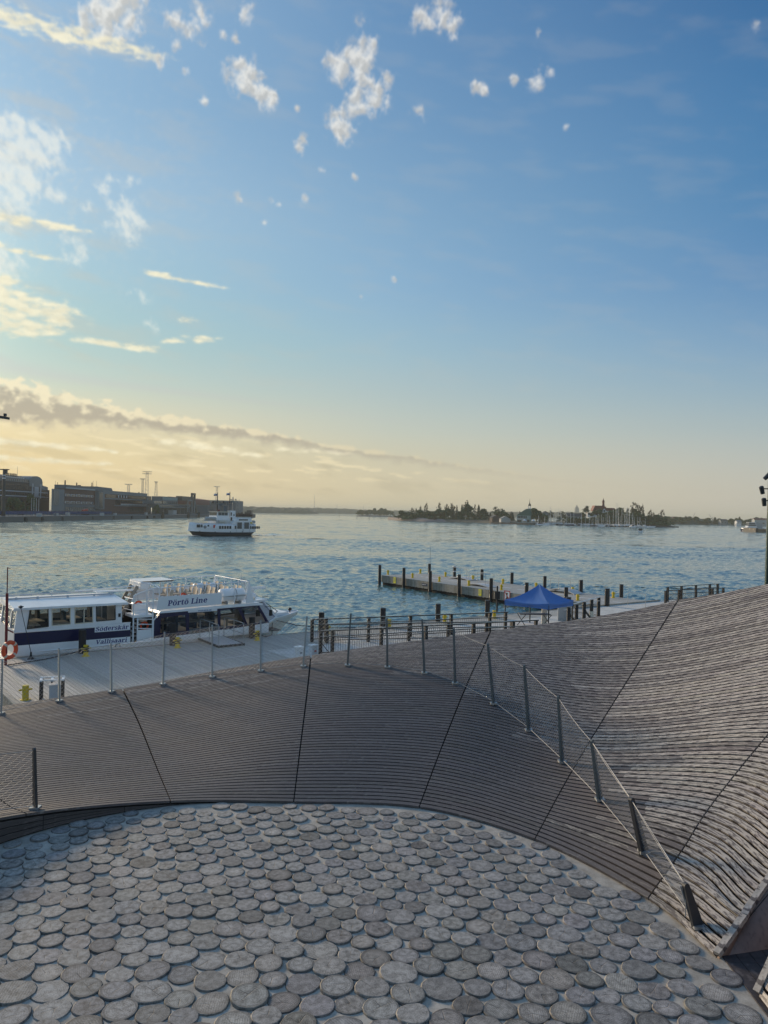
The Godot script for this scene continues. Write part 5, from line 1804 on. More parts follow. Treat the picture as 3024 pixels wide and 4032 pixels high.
# ---------------------------------------------------------------- black railings on the quay
func railing(called: String, label: String, frame: Transform3D, length: float, h: float, gaps: Array, steel_top := true):
	var t := thing(called, label, "railing", frame.origin, frame.basis)
	for x in gaps:
		var p := Sh.new()
		p.slab(Vector3(x - 0.07, 0, -0.07), Vector3(x + 0.07, h - 0.03, 0.07))
		obj("post", p, M["black"], t)
	for q in [[h, 0.028], [h - 0.26, 0.022], [0.14, 0.022]]:
		var r := Sh.new()
		r.bar(Vector3(0, q[0], 0.09), Vector3(length, q[0], 0.09), q[1] * 2.0, q[1] * 1.6)
		obj("rail", r, M["rail_black"], t)
	if steel_top:
		var r := Sh.new()
		r.bar(Vector3(0, h + 0.03, 0.09), Vector3(length, h + 0.03, 0.09), 0.04, 0.012)
		r.bar(Vector3(0, h - 0.235, 0.09), Vector3(length, h - 0.235, 0.09), 0.03, 0.01)
		obj("rail_cap", r, M["rail_steel"], t)
	var b := Sh.new()
	var k := 0.06
	while k < length:
		b.rod(Vector3(k, 0.14, 0.09), Vector3(k, h - 0.26, 0.09), 0.008, 0.008, 4, false)
		k += 0.115
	obj("balusters", b, M["rail_black"], t).set_meta("kind", "stuff")
	return t

func dirframe(x0: float, z0: float, x1: float, z1: float, y: float) -> Transform3D:
	var a := pw(x0, y, z0)
	var b := pw(x1, y, z1)
	var d := (b - a).normalized()
	return Transform3D(Basis(d, Vector3.UP, d.cross(Vector3.UP)), a)

func build_quay():
	railing("quay_railing", "black quay railing with balusters nearest the timber bowl", dirframe(11.3, 6.1, 23.0, 8.5, 1.02), 11.9, 1.1, [0.05, 0.62, 3.05, 5.4, 8.05, 10.4, 11.8])
	railing("quay_railing", "rear black quay railing along the water by the piles", dirframe(12.9, 2.8, 23.9, 5.45, 1.02), 11.3, 1.1, [0.03, 0.75, 3.05, 5.4, 7.8, 10.2, 11.2])
	railing("quay_railing", "lower black railing between the front and rear quay railings", dirframe(13.3, 3.4, 22.6, 7.2, 1.02), 10.0, 0.9, [0.1, 2.2, 4.3, 6.4, 8.5, 9.9])
	var br := Sh.new()
	br.xf = dirframe(11.3, 6.1, 23.0, 8.5, 1.02)
	br.bar(Vector3(0.05, 0.6, 0.0), Vector3(0.5, 0.0, 0.25), 0.03, 0.03)
	tag(obj("rail_brace", br, M["rail_black"]), "slanting black brace at the left end of the front quay railing", "brace")
	# the ramp railing right of the tent
	var rt := thing("ramp_railing", "black timber ramp railing with a bright handrail right of the tent", "railing", Vector3.ZERO)
	var a := pw(29.0, 0, 5.5)
	var b := pw(33.5, 0, 4.2)
	for k in 5:
		var p := a.lerp(b, k / 4.0)
		var y0 := 1.0
		var y1 := lerpf(2.1, 2.32, k / 4.0)
		var s := Sh.new()
		s.slab(Vector3(p.x - 0.09, y0, p.z - 0.09), Vector3(p.x + 0.09, y1, p.z + 0.09))
		obj("post", s, M["black"], rt)
		if k == 3:
			var w := Sh.new()
			w.slab(Vector3(p.x - 0.1, 1.0, p.z - 0.1), Vector3(p.x + 0.1, 1.55, p.z + 0.12))
			obj("post_sleeve", w, M["cream"], rt)
	var hr := Sh.new()
	hr.bar(a + Vector3(-0.3, 2.12, 0), b + Vector3(0.1, 2.36, 0), 0.09, 0.05)
	hr.bar(a + Vector3(-0.3, 1.9, 0), b + Vector3(0.1, 2.14, 0), 0.05, 0.04)
	obj("handrail", hr, M["rail_steel"], rt)
	for k in 2:
		var s := Sh.new()
		var p0 := a.lerp(b, k * 0.5)
		var p1 := a.lerp(b, k * 0.5 + 0.25)
		s.bar(p0 + Vector3(0, 1.75, 0), p1 + Vector3(0, 1.05, 0), 0.08, 0.1)
		obj("brace", s, M["black"], rt)
	var ms := Sh.new()
	for k in 40:
		var p := a.lerp(b, k / 40.0)
		ms.rod(p + Vector3(0, 1.1, 0), p + Vector3(0, 2.0, 0), 0.006, 0.006, 3, false)
	for k in 9:
		ms.rod(a + Vector3(0, 1.1 + k * 0.1, 0), b + Vector3(0, 1.1 + k * 0.1, 0), 0.006, 0.006, 3, false)
	obj("mesh_infill", ms, M["rail_black"], rt).set_meta("kind", "stuff")
	var la := Sh.new()
	la.xf = Transform3D(PB, PO)
	la.slab(Vector3(34.7, 0.3, 0.3), Vector3(52.0, 1.02, 10.0))
	struct("quay_landing", la, M["concrete"], "pale concrete landing where the far pier meets the quay")
	var kb := Sh.new()
	kb.xf = Transform3D(PB, PO)
	kb.slab(Vector3(36.0, 1.02, 0.2), Vector3(46.0, 1.12, 0.4))
	tag(obj("kerb_beam", kb, M["cladding"]), "weathered kerb beam along the edge of the concrete landing", "kerb")
	railing("quay_railing", "black quay railing beyond the rim at the right, nearer of two", dirframe(43.3, 2.6, 50.0, 3.4, 1.02), 6.7, 1.15, [0.05, 1.5, 3.4, 5.3, 6.6], false)
	railing("quay_railing", "black quay railing beyond the rim at the right, farther of two", dirframe(46.2, 0.9, 53.0, 1.2, 1.02), 6.8, 1.15, [0.05, 1.8, 3.7, 5.6, 6.7], false)
	var gp := Sh.new()
	gp.xf = Transform3D(PB, PO)
	for z in [0.9, 2.4]:
		gp.rod(Vector3(41.2, 1.02, z), Vector3(41.2, 2.0, z), 0.018)
	gp.rod(Vector3(41.2, 2.0, 0.9), Vector3(41.2, 2.0, 2.4), 0.018)
	tag(obj("pipe_hoop", gp, M["galvanised"]), "thin grey pipe hoop standing at the pier's inner end", "rail")
	var pm := pile_mesh(2.05)
	for q in [[32.0, 3.0, "thick black pile just behind the right corner of the tent"], [39.3, 0.5, "black pile at the upper end of the ramp railing"]]:
		var m := obj("quay_pile", pm, M["pile_steel"])
		m.transform = Transform3D(Basis.from_scale(Vector3(1.15, 1.12, 1.15)), pw(q[0], 0, q[1]))
		tag(m, q[2], "pile")
	# small things beside the tent
	var wp := Sh.new()
	wp.xf = Transform3D(yaw(0.1), Vector3(11.3, 1.02, -47.5))
	wp.slab(Vector3(-0.45, 0.0, -0.03), Vector3(0.45, 1.25, 0.03))
	tag(obj("notice_board", wp, M["wall_pale"]), "pale upright board standing right of the tent", "board")
	var wd := Sh.new()
	wd.slab(Vector3(9.55, 1.02, -46.0), Vector3(9.85, 2.05, -45.9))
	tag(obj("leaning_plank", wd, M["cream"]), "light wooden plank upright under the tent's right corner", "plank")
	var sgn := Sh.new()
	sgn.rod(Vector3(7.62, 1.0, -51.0), Vector3(7.62, 2.75, -51.0), 0.06)
	sgn.box(Vector3(7.62, 2.15, -51.0), Vector3(0.35, 0.5, 0.2))
	tag(obj("pump_post", sgn, M["black"]), "small black post with a box left of the tent's peak", "post")
	# tent
	var tt := thing("market_tent", "blue pop-up canopy tent with a pointed roof on the quay", "tent", Vector3(9.1, 0, -44.6), yaw(0.06))
	var hw := 2.05
	var corners := [Vector3(-hw, 0, 0.1), Vector3(0.05, 0, 1.9), Vector3(hw, 0, -0.1), Vector3(-0.05, 0, -1.9)]
	var cover := Sh.new()
	for k in 4:
		var c0: Vector3 = corners[k]
		var c1: Vector3 = corners[(k + 1) % 4]
		var rows := []
		for i in 13:
			var f := i / 12.0
			var line := PackedVector3Array()
			for j in 13:
				var g := j / 12.0
				var e := c0.lerp(c1, g)
				var p := e * (1.0 - f)
				var slack := sin(g * PI)
				p.y = 2.60 + 0.90 * pow(f, 1.55) - 0.10 * slack * (1.0 - f) - 0.05 * sin(f * PI) * slack
				p.y += 0.012 * sin(g * 23.0 + f * 9.0) * (1.0 - f)
				line.append(p)
			rows.append(line)
		cover.sheet(rows)
	obj("canopy", cover, M["tent_blue"], tt)
	for k in 4:
		var c0: Vector3 = corners[k]
		var c1: Vector3 = corners[(k + 1) % 4]
		var v := Sh.new()
		var out := (c0 + c1).normalized()
		var rows := []
		for i in 5:
			var line := PackedVector3Array()
			for j in 17:
				var g := j / 16.0
				var p := c0.lerp(c1, g) * 1.003
				var slack := sin(g * PI)
				p.y = lerpf(2.605, 2.27, i / 4.0) - 0.10 * slack * (1.0 - i / 4.0) + 0.02 * slack * i / 4.0
				p += out * 0.03 * sin(g * 19.0 + k) * (i / 4.0) * slack + out * 0.05 * sin(i * 1.6) * slack
				line.append(p)
			rows.append(line)
		v.sheet(rows, 1, 1, true)
		obj("valance", v, M["tent_blue"], tt)
		var l := Sh.new()
		l.slab(Vector3(c0.x * 0.98 - 0.03, 1.02, c0.z * 0.98 - 0.03), Vector3(c0.x * 0.98 + 0.03, 2.5, c0.z * 0.98 + 0.03))
		obj("leg", l, M["black"], tt)
	var tr := Sh.new()
	for k in 4:
		var c0: Vector3 = corners[k] * 0.97
		var c1: Vector3 = corners[(k + 1) % 4] * 0.97
		for i in 4:
			var p := c0.lerp(c1, i / 4.0)
			var q := c0.lerp(c1, (i + 1) / 4.0)
			tr.rod(p + Vector3(0, 2.28, 0), q + Vector3(0, 2.48, 0), 0.012, 0.012, 4)
			tr.rod(p + Vector3(0, 2.48, 0), q + Vector3(0, 2.28, 0), 0.012, 0.012, 4)
	obj("truss", tr, M["grey"], tt)
	var tb := thing("folding_table", "dark folding table with gear under the blue tent", "table", Vector3(8.9, 1.02, -44.9))
	var s := Sh.new()
	s.slab(Vector3(-0.9, 0.70, -0.35), Vector3(0.9, 0.74, 0.35))
	obj("table_top", s, M["steel_dark"], tb)
	for x in [-0.75, 0.75]:
		var l := Sh.new()
		l.bar(Vector3(x - 0.2, 0, -0.25), Vector3(x + 0.2, 0.7, 0.25), 0.03, 0.03)
		l.bar(Vector3(x + 0.2, 0, 0.25), Vector3(x - 0.2, 0.7, -0.25), 0.03, 0.03)
		obj("leg", l, M["black"], tb)
	# lighting mast at the right edge of the view
	var lm := thing("floodlight_mast", "dark green steel lighting mast with spotlights at the right edge", "lighting mast", Vector3(12.95, 0.9, -25.9))
	var mp := Sh.new()
	mp.rod(Vector3(0, 0, 0), Vector3(0.06, 9.1, 0), 0.14, 0.085, 14)
	mp.rod(Vector3(0, 4.3, 0), Vector3(0, 4.36, 0), 0.15, 0.15, 14)
	obj("pole", mp, mat("mast_green", 0.015, 0.045, 0.042, 0.45, 0.3), lm)
	for q in [[8.07, -0.10, 0.75], [7.6, -0.27, -0.3], [7.2, -0.19, -0.18], [7.9, 0.27, 0.3], [7.3, 0.27, -0.4]]:
		var h := Sh.new()
		var ax := Vector3(sin(q[2]), cos(q[2]), 0.15).normalized()
		var bz := ax.cross(Vector3.BACK).normalized()
		h.lathe([Vector2(0.0, -0.13), Vector2(0.066, -0.13), Vector2(0.078, 0.11), Vector2(0.05, 0.14), Vector2(0, 0.145)], Vector3(q[1], q[0], 0.05), 14, Basis(bz, ax, bz.cross(ax)))
		h.rod(Vector3(q[1], q[0] + 0.05, 0.05), Vector3(0.03, q[0] + 0.05, 0), 0.022)
		obj("spotlight", h, M["steel_dark"], lm)
	# a floodlight head that reaches into the view from the left
	var fm := thing("floodlight_mast", "floodlight head on an arm reaching in at the left edge", "lighting mast", Vector3(-16.4, 0.9, -29.5))
	var fp := Sh.new()
	fp.rod(Vector3.ZERO, Vector3(0, 10.4, 0), 0.13, 0.09, 12)
	obj("pole", fp, M["steel_dark"], fm)
	var fa := Sh.new()
	fa.rod(Vector3(0, 9.95, 0), Vector3(1.35, 9.95, 0), 0.04)
	obj("arm", fa, M["steel_dark"], fm)
	var fh := Sh.new()
	fh.box(Vector3(1.62, 9.93, 0), Vector3(0.55, 0.09, 0.35), Basis(Vector3.BACK, -0.12))
	fh.box(Vector3(1.80, 10.02, 0), Vector3(0.08, 0.10, 0.1))
	obj("lamp_head", fh, M["steel_dark"], fm)

# ---------------------------------------------------------------- the far pier (x along its near edge, z towards the near water)
const FB := Basis(Vector3(0.576, 0, 0.817), Vector3(0, 1, 0), Vector3(-0.817, 0, 0.576))
const FO := Vector3(0, 0, -79)

func fwd(x: float, y: float, z: float) -> Vector3:
	return FO + FB * Vector3(x, y, z)

func build_far_pier():
	var t := thing("floating_pier", "long grey floating pier out in the water with piles on both sides", "pier", FO, FB)
	obj("deck_boards", boards(-0.2, 29.2, -6.0, 0.0, 1.0, 0.15, 0.012), M["deck_board"], t).set_meta("kind", "stuff")
	obj("side_cladding", upright_boards(-0.2, 29.0, 0.30, 1.0, 0.13), M["cladding"], t).set_meta("kind", "stuff")
	var ec := obj("end_cladding", upright_boards(0, 6.0, 0.30, 1.0, 0.13), M["cladding"], t)
	ec.set_meta("kind", "stuff")
	ec.transform = Transform3D(Basis(Vector3.UP, -PI / 2), Vector3(-0.2, 0, -6.0))
	var pf := Sh.new()
	pf.slab(Vector3(-0.05, -0.9, -5.9), Vector3(29.0, 0.95, -0.06))
	obj("pontoon", pf, M["void"], t)
	for q in [[2.6, 3.0], [3.4, 5.6], [6.3, 8.9], [9.7, 12.3], [13.0, 15.6], [16.4, 19.0], [19.8, 22.4], [23.2, 25.8], [26.6, 28.9]]:
		var l := Sh.new()
		l.slab(Vector3(q[0], 1.002, -2.98), Vector3(q[1], 1.008, -2.82))
		obj("painted_line", l, M["white_dull"], t)
	var pm := pile_mesh(2.05)
	for k in 7:
		var m := obj("pier_pile", pm, M["pile_steel"])
		m.position = fwd(-0.25 + 4.15 * k, 0, 0.2)
		tag(m, "black steel pile, %s from the outer end along the near side of the far pier" % ORD[k], "pile", "black piles of the far pier")
		m = obj("pier_pile", pm, M["pile_steel"])
		m.position = fwd(-0.1 + 4.15 * k, 0, -6.2)
		tag(m, "black steel pile, %s from the outer end along the far side of the far pier" % ORD[k], "pile", "black piles of the far pier")
	var b0: Node3D = null
	for k in 7:
		for s in 2:
			var lab := "yellow bollard, %s from the outer end in the %s row of the far pier" % [ORD[k], "near" if s == 0 else "far"]
			var at := fwd(-0.4 + 4.2 * k, 1.0, -0.95 if s == 0 else -5.2)
			if b0 == null:
				b0 = bollard(lab, at, FB, "yellow bollards on the far pier")
			else:
				dup(b0, "mooring_bollard", lab, at, FB)
	# boards and signs on the near side
	for q in [[2.15, 0.40, 0.60, "upper left of the far pier's side, by its outer end"], [14.8, 0.36, 0.56, "between the fourth and fifth piles of the far pier"]]:
		var sg := thing("notice_sign", "plain yellow notice sign " + q[3], "sign", fwd(q[0], 0.68, 0.05), FB, "yellow signs on the far pier")
		var s := Sh.new()
		s.slab(Vector3(-q[1] / 2, -q[2] / 2, -0.02), Vector3(q[1] / 2, q[2] / 2, 0.0))
		obj("panel", s, M["sign_yellow"], sg)
		for k in 6:
			var l := Sh.new()
			l.slab(Vector3(-q[1] * 0.36, q[2] * (0.33 - 0.11 * k) - 0.012, 0.001), Vector3(q[1] * [0.36, 0.2, 0.34, 0.3, 0.36, 0.1][k], q[2] * (0.33 - 0.11 * k) + 0.012, 0.003))
			obj("print_line", l, M["grey"], sg)
	var bs := thing("name_sign", "small dark blue sign with white lettering on the far pier's side", "sign", fwd(6.95, 0.66, 0.05), FB)
	var s3 := Sh.new()
	s3.slab(Vector3(-0.36, -0.12, -0.02), Vector3(0.36, 0.12, 0.0))
	obj("panel", s3, M["navy"], bs)
	for k in 11:
		var l := Sh.new()
		l.slab(Vector3(-0.29 + k * 0.054, -0.03, 0.001), Vector3(-0.29 + k * 0.054 + (0.036 if k != 7 else 0.0), 0.03 + (0.02 if k % 4 == 0 else 0.0), 0.003))
		if k != 7: obj("letter_mark", l, M["white"], bs)
	var ns := thing("mooring_prohibited_sign", "white sign with red border and a barred black bollard symbol", "sign", fwd(18.15, 0.72, 0.07), FB)
	var p0 := Sh.new()
	p0.slab(Vector3(-0.34, -0.43, -0.03), Vector3(0.34, 0.43, 0.0))
	obj("border", p0, M["red"], ns)
	var p1 := Sh.new()
	p1.slab(Vector3(-0.27, -0.36, 0.0), Vector3(0.27, 0.36, 0.004))
	obj("panel", p1, M["white"], ns)
	var p2 := Sh.new()
	p2.prism(V2([-0.14, 0.24, 0.05, 0.27, 0.10, 0.18, 0.04, 0.08, 0.06, -0.16, 0.16, -0.22, 0.16, -0.29, -0.18, -0.29, -0.18, -0.22, -0.08, -0.16, -0.06, 0.08, -0.16, 0.14]), Vector3(0, 0, 0.007), Vector3.RIGHT, Vector3.UP, 0.003)
	p2.bar(Vector3(0.06, -0.05, 0.006), Vector3(0.26, -0.2, 0.006), 0.05, 0.003, Vector3.BACK)
	obj("symbol", p2, M["black"], ns)
	var p3 := Sh.new()
	p3.bar(Vector3(-0.27, 0.36, 0.010), Vector3(0.27, -0.36, 0.010), 0.06, 0.003, Vector3.BACK)
	obj("bar", p3, M["red"], ns)
	# low arched gangways lying on the deck
	var gi := 0
	for q in [[5.2, -5.0, "at its outer end"], [11.2, -1.9, "in the middle"], [18.6, -4.6, "arched behind the tent"]]:
		var g := thing("arched_gangway", "pale low gangway with tube rails on the far pier " + q[2], "gangway", fwd(q[0], 1.0, q[1]), FB, "gangways lying on the far pier")
		var rows := []
		for i in 2:
			var line := PackedVector3Array()
			for j in 9:
				var f := j / 8.0
				line.append(Vector3(f * 3.2, 0.04 + (0.16 + 0.16 * int(gi == 2)) * sin(f * PI), -0.55 + i * 1.1))
			rows.append(line)
		var s := Sh.new()
		s.sheet(rows, 1, 1, true)
		for z in [-0.55, 0.55]:
			for j in 8:
				var f0 := j / 8.0
				var f1 := (j + 1) / 8.0
				var hh := 0.16 + 0.16 * int(gi == 2)
				s.bar(Vector3(f0 * 3.2, 0.02 + hh * sin(f0 * PI), z), Vector3(f1 * 3.2, 0.02 + hh * sin(f1 * PI), z), 0.05, 0.08)
		obj("bed", s, M["pale_grey"], g)
		for z in [-0.52, 0.52]:
			var r := Sh.new()
			r.tube([Vector3(0.5, 0.1, z), Vector3(0.5, 1.15, z), Vector3(2.7, 1.15, z), Vector3(2.7, 0.1, z)], 0.02, 5)
			obj("handrail", r, M["galvanised"], g)
		gi += 1
	var pl := Sh.new()
	pl.rod(fwd(-0.2, 1.0, -6.35), fwd(-0.2, 3.95, -6.35), 0.03, 0.015)
	tag(obj("antenna_pole", pl, M["grey"]), "thin tall pole beside the far corner pile of the far pier", "pole")
	var wl := obj("white_bands", bands(), M["white_dull"])
	tag(wl, "white ladder frame around the second far pile of the far pier", "ladder")

func bands() -> Sh:
	var s := Sh.new()
	s.xf = Transform3D(FB, fwd(4.05, 0, -6.2))
	for y in [1.5, 2.0]:
		s.lathe([Vector2(0.165, y), Vector2(0.165, y + 0.1)], Vector3.ZERO, 14)
	return s

# ---------------------------------------------------------------- the ferry under way (x along it, z towards us)
func build_ferry():
	var bx := Vector3(0.72, 0, -0.694)
	var t := thing("harbour_ferry", "white double-decked harbour ferry with a black hull crossing the water", "ferry", Vector3(-49.7, 0, -204.3), Basis(bx, Vector3.UP, Vector3(0.694, 0, 0.72)))
	var k := 0.7376
	var hb := func(x: float, f: float) -> float:       # half breadth, fuller higher up
		var e := clampf(minf(x + 1.6 * f, 20.9 * 1.0 - x + 0.4 * f) / 3.2, 0.0, 1.0)
		return 3.0 * pow(e, 0.5) * lerpf(0.86, 1.0, f)
	for part in 2:
		var rows := []
		for i in 25:
			var f := i / 24.0
			var line := PackedVector3Array()
			var ys := [-0.4, 0.3, 0.95] if part == 0 else [0.95, 1.6, 2.5, 3.3]
			var sheer := 0.40 * pow(1.0 - f, 3.0) + 0.1 * pow(f, 4.0)
			var side := []
			for y in ys:
				var g := clampf(y / 3.3, 0.0, 1.0)
				var x0 := lerpf(1.0, -0.95, minf(1.0, g * 2.6)) if part == 0 else lerpf(-0.95, -0.5, g)
				var x1 := lerpf(19.0, 20.7, minf(1.0, g * 2.6)) if part == 0 else lerpf(20.7, 20.6, g)
				var x := lerpf(x0, x1, f)
				var h: float = 3.0 * pow(clampf(minf(f, 1.0 - f) / 0.14, 0.0, 1.0), 0.5) * lerpf(0.82, 1.0, minf(1.0, g * 2.5))
				side.append(Vector3(x, y + (sheer if y > 0.5 else 0.0), h))
			for p in side: line.append(Vector3(p.x, p.y, p.z - 3.0))
			side.reverse()
			for p in side: line.append(Vector3(p.x, p.y, -p.z - 3.0))
			rows.append(line)
		var s := Sh.new()
		s.sheet(rows, 1, 1, true)
		obj("hull" if part == 0 else "side_plating", s, M["pile_steel"] if part == 0 else M["boat_white"], t)
		if part == 1:
			var d := Sh.new()
			for i in 24:
				d.quad(rows[i][3], rows[i + 1][3], rows[i + 1][4], rows[i][4])
			obj("main_deck", d, M["wall_grey"], t)
	var z := 0.02
	var win := func(x0: float, x1: float, y0: float, y1: float, m := "window_dark", zz := 0.0):
		var s := Sh.new()
		s.slab(Vector3(x0 * k, y0, zz - 0.05), Vector3(x1 * k, y1, zz + 0.035))
		obj("window", s, M[m], t)
	for i in 5:
		win.call(9.35 + i * 1.1, 10.2 + i * 1.1, 1.98, 2.8)
	for i in 5:
		win.call(23.7 + i * 0.78, 24.3 + i * 0.78, 2.0, 2.72)
	win.call(0.4, 1.75, 2.38, 3.15, "window_dark", -0.35)
	win.call(1.95, 2.65, 2.4, 3.15, "window_grey", -0.2)
	win.call(4.5, 5.2, 2.62, 3.05)
	win.call(16.1, 16.8, 1.95, 2.85, "window_grey")
	win.call(22.8, 23.4, 1.95, 2.85, "window_grey")
	var rd := Sh.new()
	rd.prism(V2([5.05, 3.0, 5.8, 3.05, 5.45, 2.15, 5.15, 2.2]), Vector3(0, 0, 0.04), Vector3.RIGHT, Vector3.UP, 0.06)
	obj("red_shield", rd, M["red"], t)
	var lr := obj("life_ring", torus(0.3, 0.09, 16, 8, Basis(Vector3.RIGHT, PI / 2)), M["pile_steel"], t)
	lr.position = Vector3(2.55, 2.5, 0.06)
	var fd := Sh.new()
	for x in [1.0, 5.7, 10.5, 14.4]:
		fd.lathe([Vector2(0, -0.05), Vector2(0.11, -0.05), Vector2(0.11, 0.05), Vector2(0, 0.05)], Vector3(x, 1.35 if x < 4 else 1.15, 0.05), 10, Basis(Vector3.RIGHT, PI / 2))
	obj("port_light", fd, M["black"], t)
	# tall boarding house amidships
	var sh := Sh.new()
	sh.prism(V2([10.75, 3.2, 11.6, 4.25, 13.0, 4.35, 13.1, 5.15, 17.15, 5.15, 17.5, 4.1, 18.4, 3.3]), Vector3(0, 0, 0.01), Vector3.RIGHT, Vector3.UP, 6.0)
	obj("boarding_house", sh, M["boat_white"], t)
	for q in [[12.7, 14.2], [15.0, 16.55]]:
		var s := Sh.new()
		s.slab(Vector3(q[0], 2.0, -0.1), Vector3(q[1], 3.78, 0.05))
		obj("boarding_door", s, M["window_grey"], t)
	var ps := Sh.new()
	for x in [12.4, 14.45, 14.75, 16.8]:
		ps.slab(Vector3(x, 0.95, 0.0), Vector3(x + 0.08, 3.9, 0.07))
	obj("door_rail", ps, M["pale_grey"], t)
	var sg := Sh.new()
	sg.slab(Vector3(13.2, 4.3, 0.02), Vector3(16.1, 4.68, 0.06))
	obj("route_board", sg, M["window_dark"], t)
	for i in 12:
		var l := Sh.new()
		l.slab(Vector3(13.4 + i * 0.21, 4.43, 0.061), Vector3(13.53 + i * 0.21, 4.55, 0.066))
		obj("board_mark", l, M["wall_pale"], t)
	# railings of the lower upper-deck
	var ra := Sh.new()
	for y in [3.62, 3.86, 4.1, 4.36]:
		ra.tube([Vector3(10.8, y - 0.1, -0.1), Vector3(0.6, y, -0.1), Vector3(0.3, y, -3.0), Vector3(0.6, y, -5.9), Vector3(10.8, y - 0.1, -5.9)], 0.03, 4)
	for x in [0.6, 2.2, 3.8, 5.4, 7.0, 8.6, 10.2]:
		ra.rod(Vector3(x, 3.35, -0.1), Vector3(x, 4.4, -0.1), 0.035, 0.035, 4)
	obj("deck_railing", ra, M["cream"], t)
	for q in [[3.0, 4.65], [4.75, 6.4]]:
		var s := Sh.new()
		s.lathe([Vector2(0, 0), Vector2(0.4, 0.05), Vector2(0.48, 0.15), Vector2(0.48, 1.5), Vector2(0.4, 1.6), Vector2(0, 1.65)], Vector3(q[0], 4.75, -0.9), 16, Basis(Vector3.FORWARD, PI / 2))
		obj("life_raft", s, M["wall_pale"], t)
	var rk := Sh.new()
	rk.slab(Vector3(2.9, 4.1, -1.4), Vector3(6.5, 4.3, -0.5))
	obj("raft_rack", rk, M["pale_grey"], t)
	# wheelhouse
	var wh := Sh.new()
	wh.prism(V2([6.35, 3.3, 6.8, 5.5, 6.9, 6.6, 10.65, 6.6, 10.7, 5.2, 11.3, 4.2, 11.3, 3.3]), Vector3(0, 0, -1.0), Vector3.RIGHT, Vector3.UP, 4.0)
	obj("wheelhouse", wh, M["boat_white"], t)
	for i in 3:
		var s := Sh.new()
		s.slab(Vector3(7.2 + i * 1.02, 5.65, -1.05), Vector3(8.12 + i * 1.02, 6.45, -0.96))
		obj("wheelhouse_window", s, M["window_grey"], t)
	var wf := Sh.new()
	wf.quad(Vector3(6.79, 5.6, -4.9), Vector3(6.79, 5.6, -1.1), Vector3(6.86, 6.45, -1.1), Vector3(6.86, 6.45, -4.9))
	obj("wheelhouse_window", wf, M["window_grey"], t)
	var wr := Sh.new()
	wr.slab(Vector3(6.6, 6.6, -5.2), Vector3(11.0, 6.72, -0.8))
	obj("wheelhouse_roof", wr, M["cream"], t)
	var boat := Sh.new()
	boat.prism(V2([7.0, 4.3, 7.3, 3.9, 9.2, 3.85, 9.8, 4.4, 9.0, 4.6, 7.5, 4.55]), Vector3(0, 0, -0.2), Vector3.RIGHT, Vector3.UP, 0.7)
	obj("rescue_boat", boat, M["boat_white"], t)
	var fn := Sh.new()
	fn.slab(Vector3(11.2, 5.1, -4.3), Vector3(13.0, 7.0, -1.4))
	fn.slab(Vector3(11.0, 4.3, -5.0), Vector3(13.2, 5.2, -0.8))
	obj("funnel", fn, M["boat_white"], t)
	var fdk := Sh.new()
	fdk.slab(Vector3(11.0, 4.3, -0.79), Vector3(11.5, 5.2, -0.74))
	fdk.slab(Vector3(12.3, 5.5, -1.39), Vector3(12.6, 6.0, -1.35))
	fdk.slab(Vector3(11.4, 5.6, -1.39), Vector3(11.75, 6.5, -1.35))
	obj("vent", fdk, M["window_dark"], t)
	for q in [[8.0, 6.7, 11.9], [12.0, 7.0, 12.2]]:
		var s := Sh.new()
		s.rod(Vector3(q[0], q[1], -3.0), Vector3(q[0] + 0.05, q[2], -3.0), 0.17, 0.09, 6)
		s.bar(Vector3(q[0] - 1.3, 9.3, -3.0), Vector3(q[0] + 1.2, 9.3, -3.0), 0.06, 0.06)
		obj("mast", s, M["pile_steel"], t)
		var fl := Sh.new()
		var rows := []
		for i in 2:
			var line := PackedVector3Array()
			for j in 7:
				line.append(Vector3(q[0] - j * 0.19, q[2] - 0.25 - 0.62 * i - 0.03 * j - 0.07 * sin(j * 1.3), -3.0 + 0.09 * sin(j * 1.1 + 0.4)))
			rows.append(line)
		fl.sheet(rows)
		obj("flag", fl, M["white"], t)
		var cx := Sh.new()
		cx.bar(rows[0][2].lerp(rows[1][2], 0.5) + Vector3(0.35, 0.02, 0.06), rows[0][6].lerp(rows[1][6], 0.5) + Vector3(0, 0, 0.06), 0.16, 0.01, Vector3.BACK)
		cx.bar(rows[0][2] + Vector3(0, 0, 0.06), rows[1][2] + Vector3(0, 0, 0.06), 0.16, 0.01, Vector3.BACK)
		obj("flag_cross", cx, M["navy_letter"], t)
	for q in [[6.6, 9.25], [9.9, 9.35]]:
		var s := Sh.new()
		s.lathe([Vector2(0, -0.3), Vector2(0.24, -0.18), Vector2(0.3, 0), Vector2(0.24, 0.18), Vector2(0, 0.3)], Vector3(q[0], q[1], -2.9), 10)
		obj("signal_ball", s, M["black"], t)
	var m2 := Sh.new()
	m2.rod(Vector3(12.8, 7.0, -2.6), Vector3(12.8, 10.8, -2.6), 0.22, 0.14, 6)
	for q in [[0.9, 10.0], [0.8, 9.3], [-0.6, 9.9]]:
		m2.bar(Vector3(12.8, q[1], -2.6), Vector3(12.8 + q[0], q[1], -2.6), 0.07, 0.08)
		m2.box(Vector3(12.8 + q[0], q[1] + 0.15, -2.6), Vector3(0.25, 0.35, 0.25))
	obj("lantern_mast", m2, M["mast_grey"], t)
	var rig := Sh.new()
	rig.slab(Vector3(9.6, 6.7, -4.2), Vector3(10.5, 8.3, -2.2))
	rig.slab(Vector3(7.9, 8.7, -3.6), Vector3(10.2, 8.95, -2.4))
